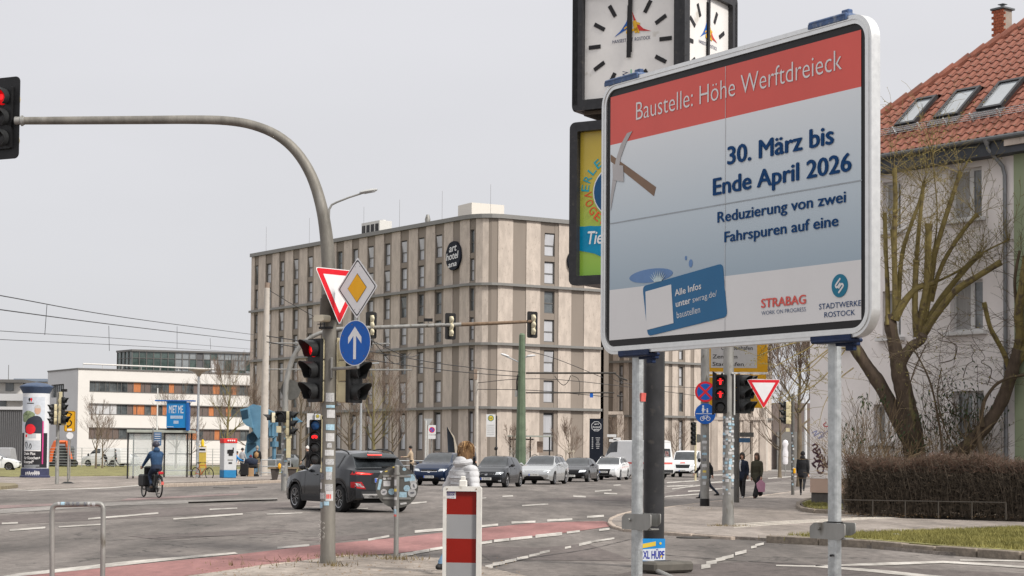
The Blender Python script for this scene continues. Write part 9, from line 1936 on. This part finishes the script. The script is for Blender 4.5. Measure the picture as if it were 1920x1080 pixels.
# hedge
hg = thing('hedge', 'long clipped brown leafless hedge in front of the pollarded trees', 'hedge'); A0, B0 = G(1590, 962, .13), G(1990, 974, .13); A0.z = B0.z = 0; hu = (B0-A0).normalized(); hv = V((-hu.y, hu.x, 0)); LH = (B0-A0).length; HH = 1.42
mb = MB(); n_ = 26
def hp(u, v, z): return A0+hu*u+hv*v+V((0, 0, z))
vs = []
for i in range(n_+1):
 u = LH*i/n_
 for (v, z) in ((.20, .18), (.14, .5), (.16, 1.0), (.24, 1.26), (.55, 1.30), (.9, 1.2), (.95, .2)): vs.append(hp(u+rg.uniform(-.03, .03), v+rg.uniform(-.05, .05), z+rg.uniform(-.05, .05)))
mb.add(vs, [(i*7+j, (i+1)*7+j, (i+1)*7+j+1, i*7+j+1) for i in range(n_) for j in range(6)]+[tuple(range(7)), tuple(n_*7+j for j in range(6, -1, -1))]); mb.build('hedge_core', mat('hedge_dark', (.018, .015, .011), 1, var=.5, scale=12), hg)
TWH, TWR, LF = MB(), MB(), MB()
for i in range(260):
 u = rg.uniform(0, LH); p = hp(u, rg.uniform(-.02, .12), .12); TWH.tube([p, p+V((rg.uniform(-.12, .12), 0, .5)), p+V((rg.uniform(-.25, .25), .05, rg.uniform(.8, 1.35)))], [.010, .007, .004], 3)
for i in range(22000):
 u = rg.uniform(-.08, LH); f = rg.random()
 if f < .62: v, z = rg.uniform(.0, .2), rg.uniform(.13, HH)
 elif f < .9: v, z = rg.uniform(.05, .95), HH-.14+rg.uniform(-.05, .16)
 else: v, z = rg.uniform(.0, .95), rg.uniform(.15, HH); u = rg.uniform(-.12, .05)
 z -= .06*math.sin(u*1.7)+.04*math.sin(u*5.1)+.02*math.sin(u*13); z += (.16*rg.random() if rg.random() < .05 else 0)
 p = hp(u, v, z); d = (rv(rg)+V((0, 0, .45))).normalized(); L_ = rg.uniform(.05, .20); w_ = rg.uniform(.0025, .006)
 s_ = d.cross(V((.2, -1, .1))).normalized()*w_; q = p+d*L_; (TWR if z > HH-.30 and rg.random() < .7 else TWH).add([p-s_, p+s_, q+s_*.6, q-s_*.6], [(0, 1, 2, 3)])
 if rg.random() < .30:
  a = rv(rg)*.016; b = rv(rg)*.012; LF.add([q-a, q+b, q+a, q-b], [(0, 1, 2, 3)])
TWH.build('twigs', mat('hedge_twig', (.045, .035, .025), .9, var=.5, scale=9, col2=(.15, .12, .09)), hg, ang=0, kind='stuff'); TWR.build('top_twigs', mat('hedge_twig_red', (.095, .058, .042), .9, var=.35, scale=5), hg, ang=0, kind='stuff'); LF.build('withered_leaves', mat('hedge_leaf', (.08, .055, .035), .9, var=.5, scale=7), hg, ang=0, kind='stuff')
lr = thing('low_rail', 'low dark metal rail along the foot of the hedge', 'rail'); mb = MB(); a, b = G(1575, 966, .13), G(1885, 972, .13); za = .48
mb.tube([(a.x, a.y-.05, za), (b.x, b.y-.05, za)], .012, 6); mb.build('rail', mat('dark_rail', (.05, .042, .034), .7), lr)
for t in (0, .2, .4, .6, .8, 1): q = a.lerp(b, t); MB().cyl((q.x, q.y-.05, .1), (q.x, q.y-.05, za), .018, None, 6).build('post', mat('dark_rail', None), lr)
# grass blades on the right verge, at the bed edge, tufts at post feet and kerbs
def inpoly(x, y, pl):
 c = False
 for i in range(len(pl)):
  (x0, y0), (x1, y1) = pl[i], pl[i-1]
  if (y0 > y) != (y1 > y) and x < (x1-x0)*(y-y0)/(y1-y0)+x0: c = not c
 return c
def blades(mb, px_poly, n_, z, h0, h1, rg, w_=.006):
 pl = [(G(x, y, z).x, G(x, y, z).y) for x, y in px_poly]; xa, xb = min(p[0] for p in pl), max(p[0] for p in pl); ya, yb = min(p[1] for p in pl), max(p[1] for p in pl); k = 0
 while k < n_:
  x, y = rg.uniform(xa, xb), rg.uniform(ya, yb)
  if not inpoly(x, y, pl): continue
  k += 1; a = rg.uniform(0, PI); s_ = V((math.cos(a), math.sin(a), 0))*w_; h = rg.uniform(h0, h1); l_ = V((rg.gauss(0, .4)*h, rg.gauss(0, .4)*h, h)); p = V((x, y, z)); mb.add([p-s_, p+s_, p+l_], [(0, 1, 2)])
gr = MB(); blades(gr, [(1472, 1004), (1602, 1000), (1760, 995), (2055, 984), (2055, 1041), (1925, 1032), (1760, 1021), (1640, 1011)], 34000, .11, .03, .085, rg); blades(gr, [(1504, 944), (1515, 939.5), (1560, 937), (1580, 955), (1530, 955), (1508, 950)], 2500, .145, .02, .07, rg)
gr.build('grass', mat('grass_blade', (.17, .165, .042), .8, var=.4, scale=1.2, col2=(.29, .26, .085)), ang=0, kind='stuff')
g2 = MB()
for cx_, cy_, n_, sp_ in ((1348, 988, 160, .13), (1385, 989, 140, .15), (640, 1044, 60, .25), (560, 1052, 50, .35), (690, 1043, 60, .2), (628, 1061, 60, .12), (755, 1049, 80, .16), (735, 1048, 50, .1), (480, 1062, 40, .3), (1470, 1010, 60, .25), (1310, 955, 20, .2)):
 c = G(cx_, cy_, .03)
 for i in range(n_): p = c+V((rg.gauss(0, sp_), rg.gauss(0, sp_), 0)); a = rg.uniform(0, PI); s_ = V((math.cos(a), math.sin(a), 0))*.006; h = rg.uniform(.02, .09); g2.add([p-s_, p+s_, p+V((rg.gauss(0, .5)*h, rg.gauss(0, .5)*h, h))], [(0, 1, 2)])
g2.build('weeds', mat('dry_weed', (.17, .13, .06), .9, var=.4, scale=5), ang=0, kind='stuff')
# litter, fallen leaves and grit on the near pavement and verge
lv = MB()
for i in range(420):
 px, py = (rg.uniform(350, 980), rg.uniform(1046, 1084)) if rg.random() < .5 else (rg.uniform(1560, 1925), rg.uniform(962, 972)); z = .022 if px < 1100 else .15; p = G(px, py, z); a = rv(rg)*.018; b = V((-a.y, a.x, 0))*.8; a.z = abs(a.z)*.3; lv.add([p-a+V((0, 0, .012)), p+b+V((0, 0, .006)), p+a+V((0, 0, .012)), p-b+V((0, 0, .006))], [(0, 1, 2, 3)])
lv.build('fallen_leaves', mat('dead_leaf', (.20, .125, .06), .9, var=.5, scale=9), ang=0, kind='stuff')
for px, py in ((1678, 1003), (1683, 1003), (1795, 955)):
 p = G(px, py, .12); mb = MB(); mb.ico((p.x, p.y, .13), .03, 0, (1.2, .8, .5)); o = mb.build('litter', M_pw); tag(o, 'small scrap of white litter lying on the grass verge' if py > 990 else 'small scrap of white litter lying in the hedge bed', 'litter', 'scraps of litter on the verge' if py > 990 else None)
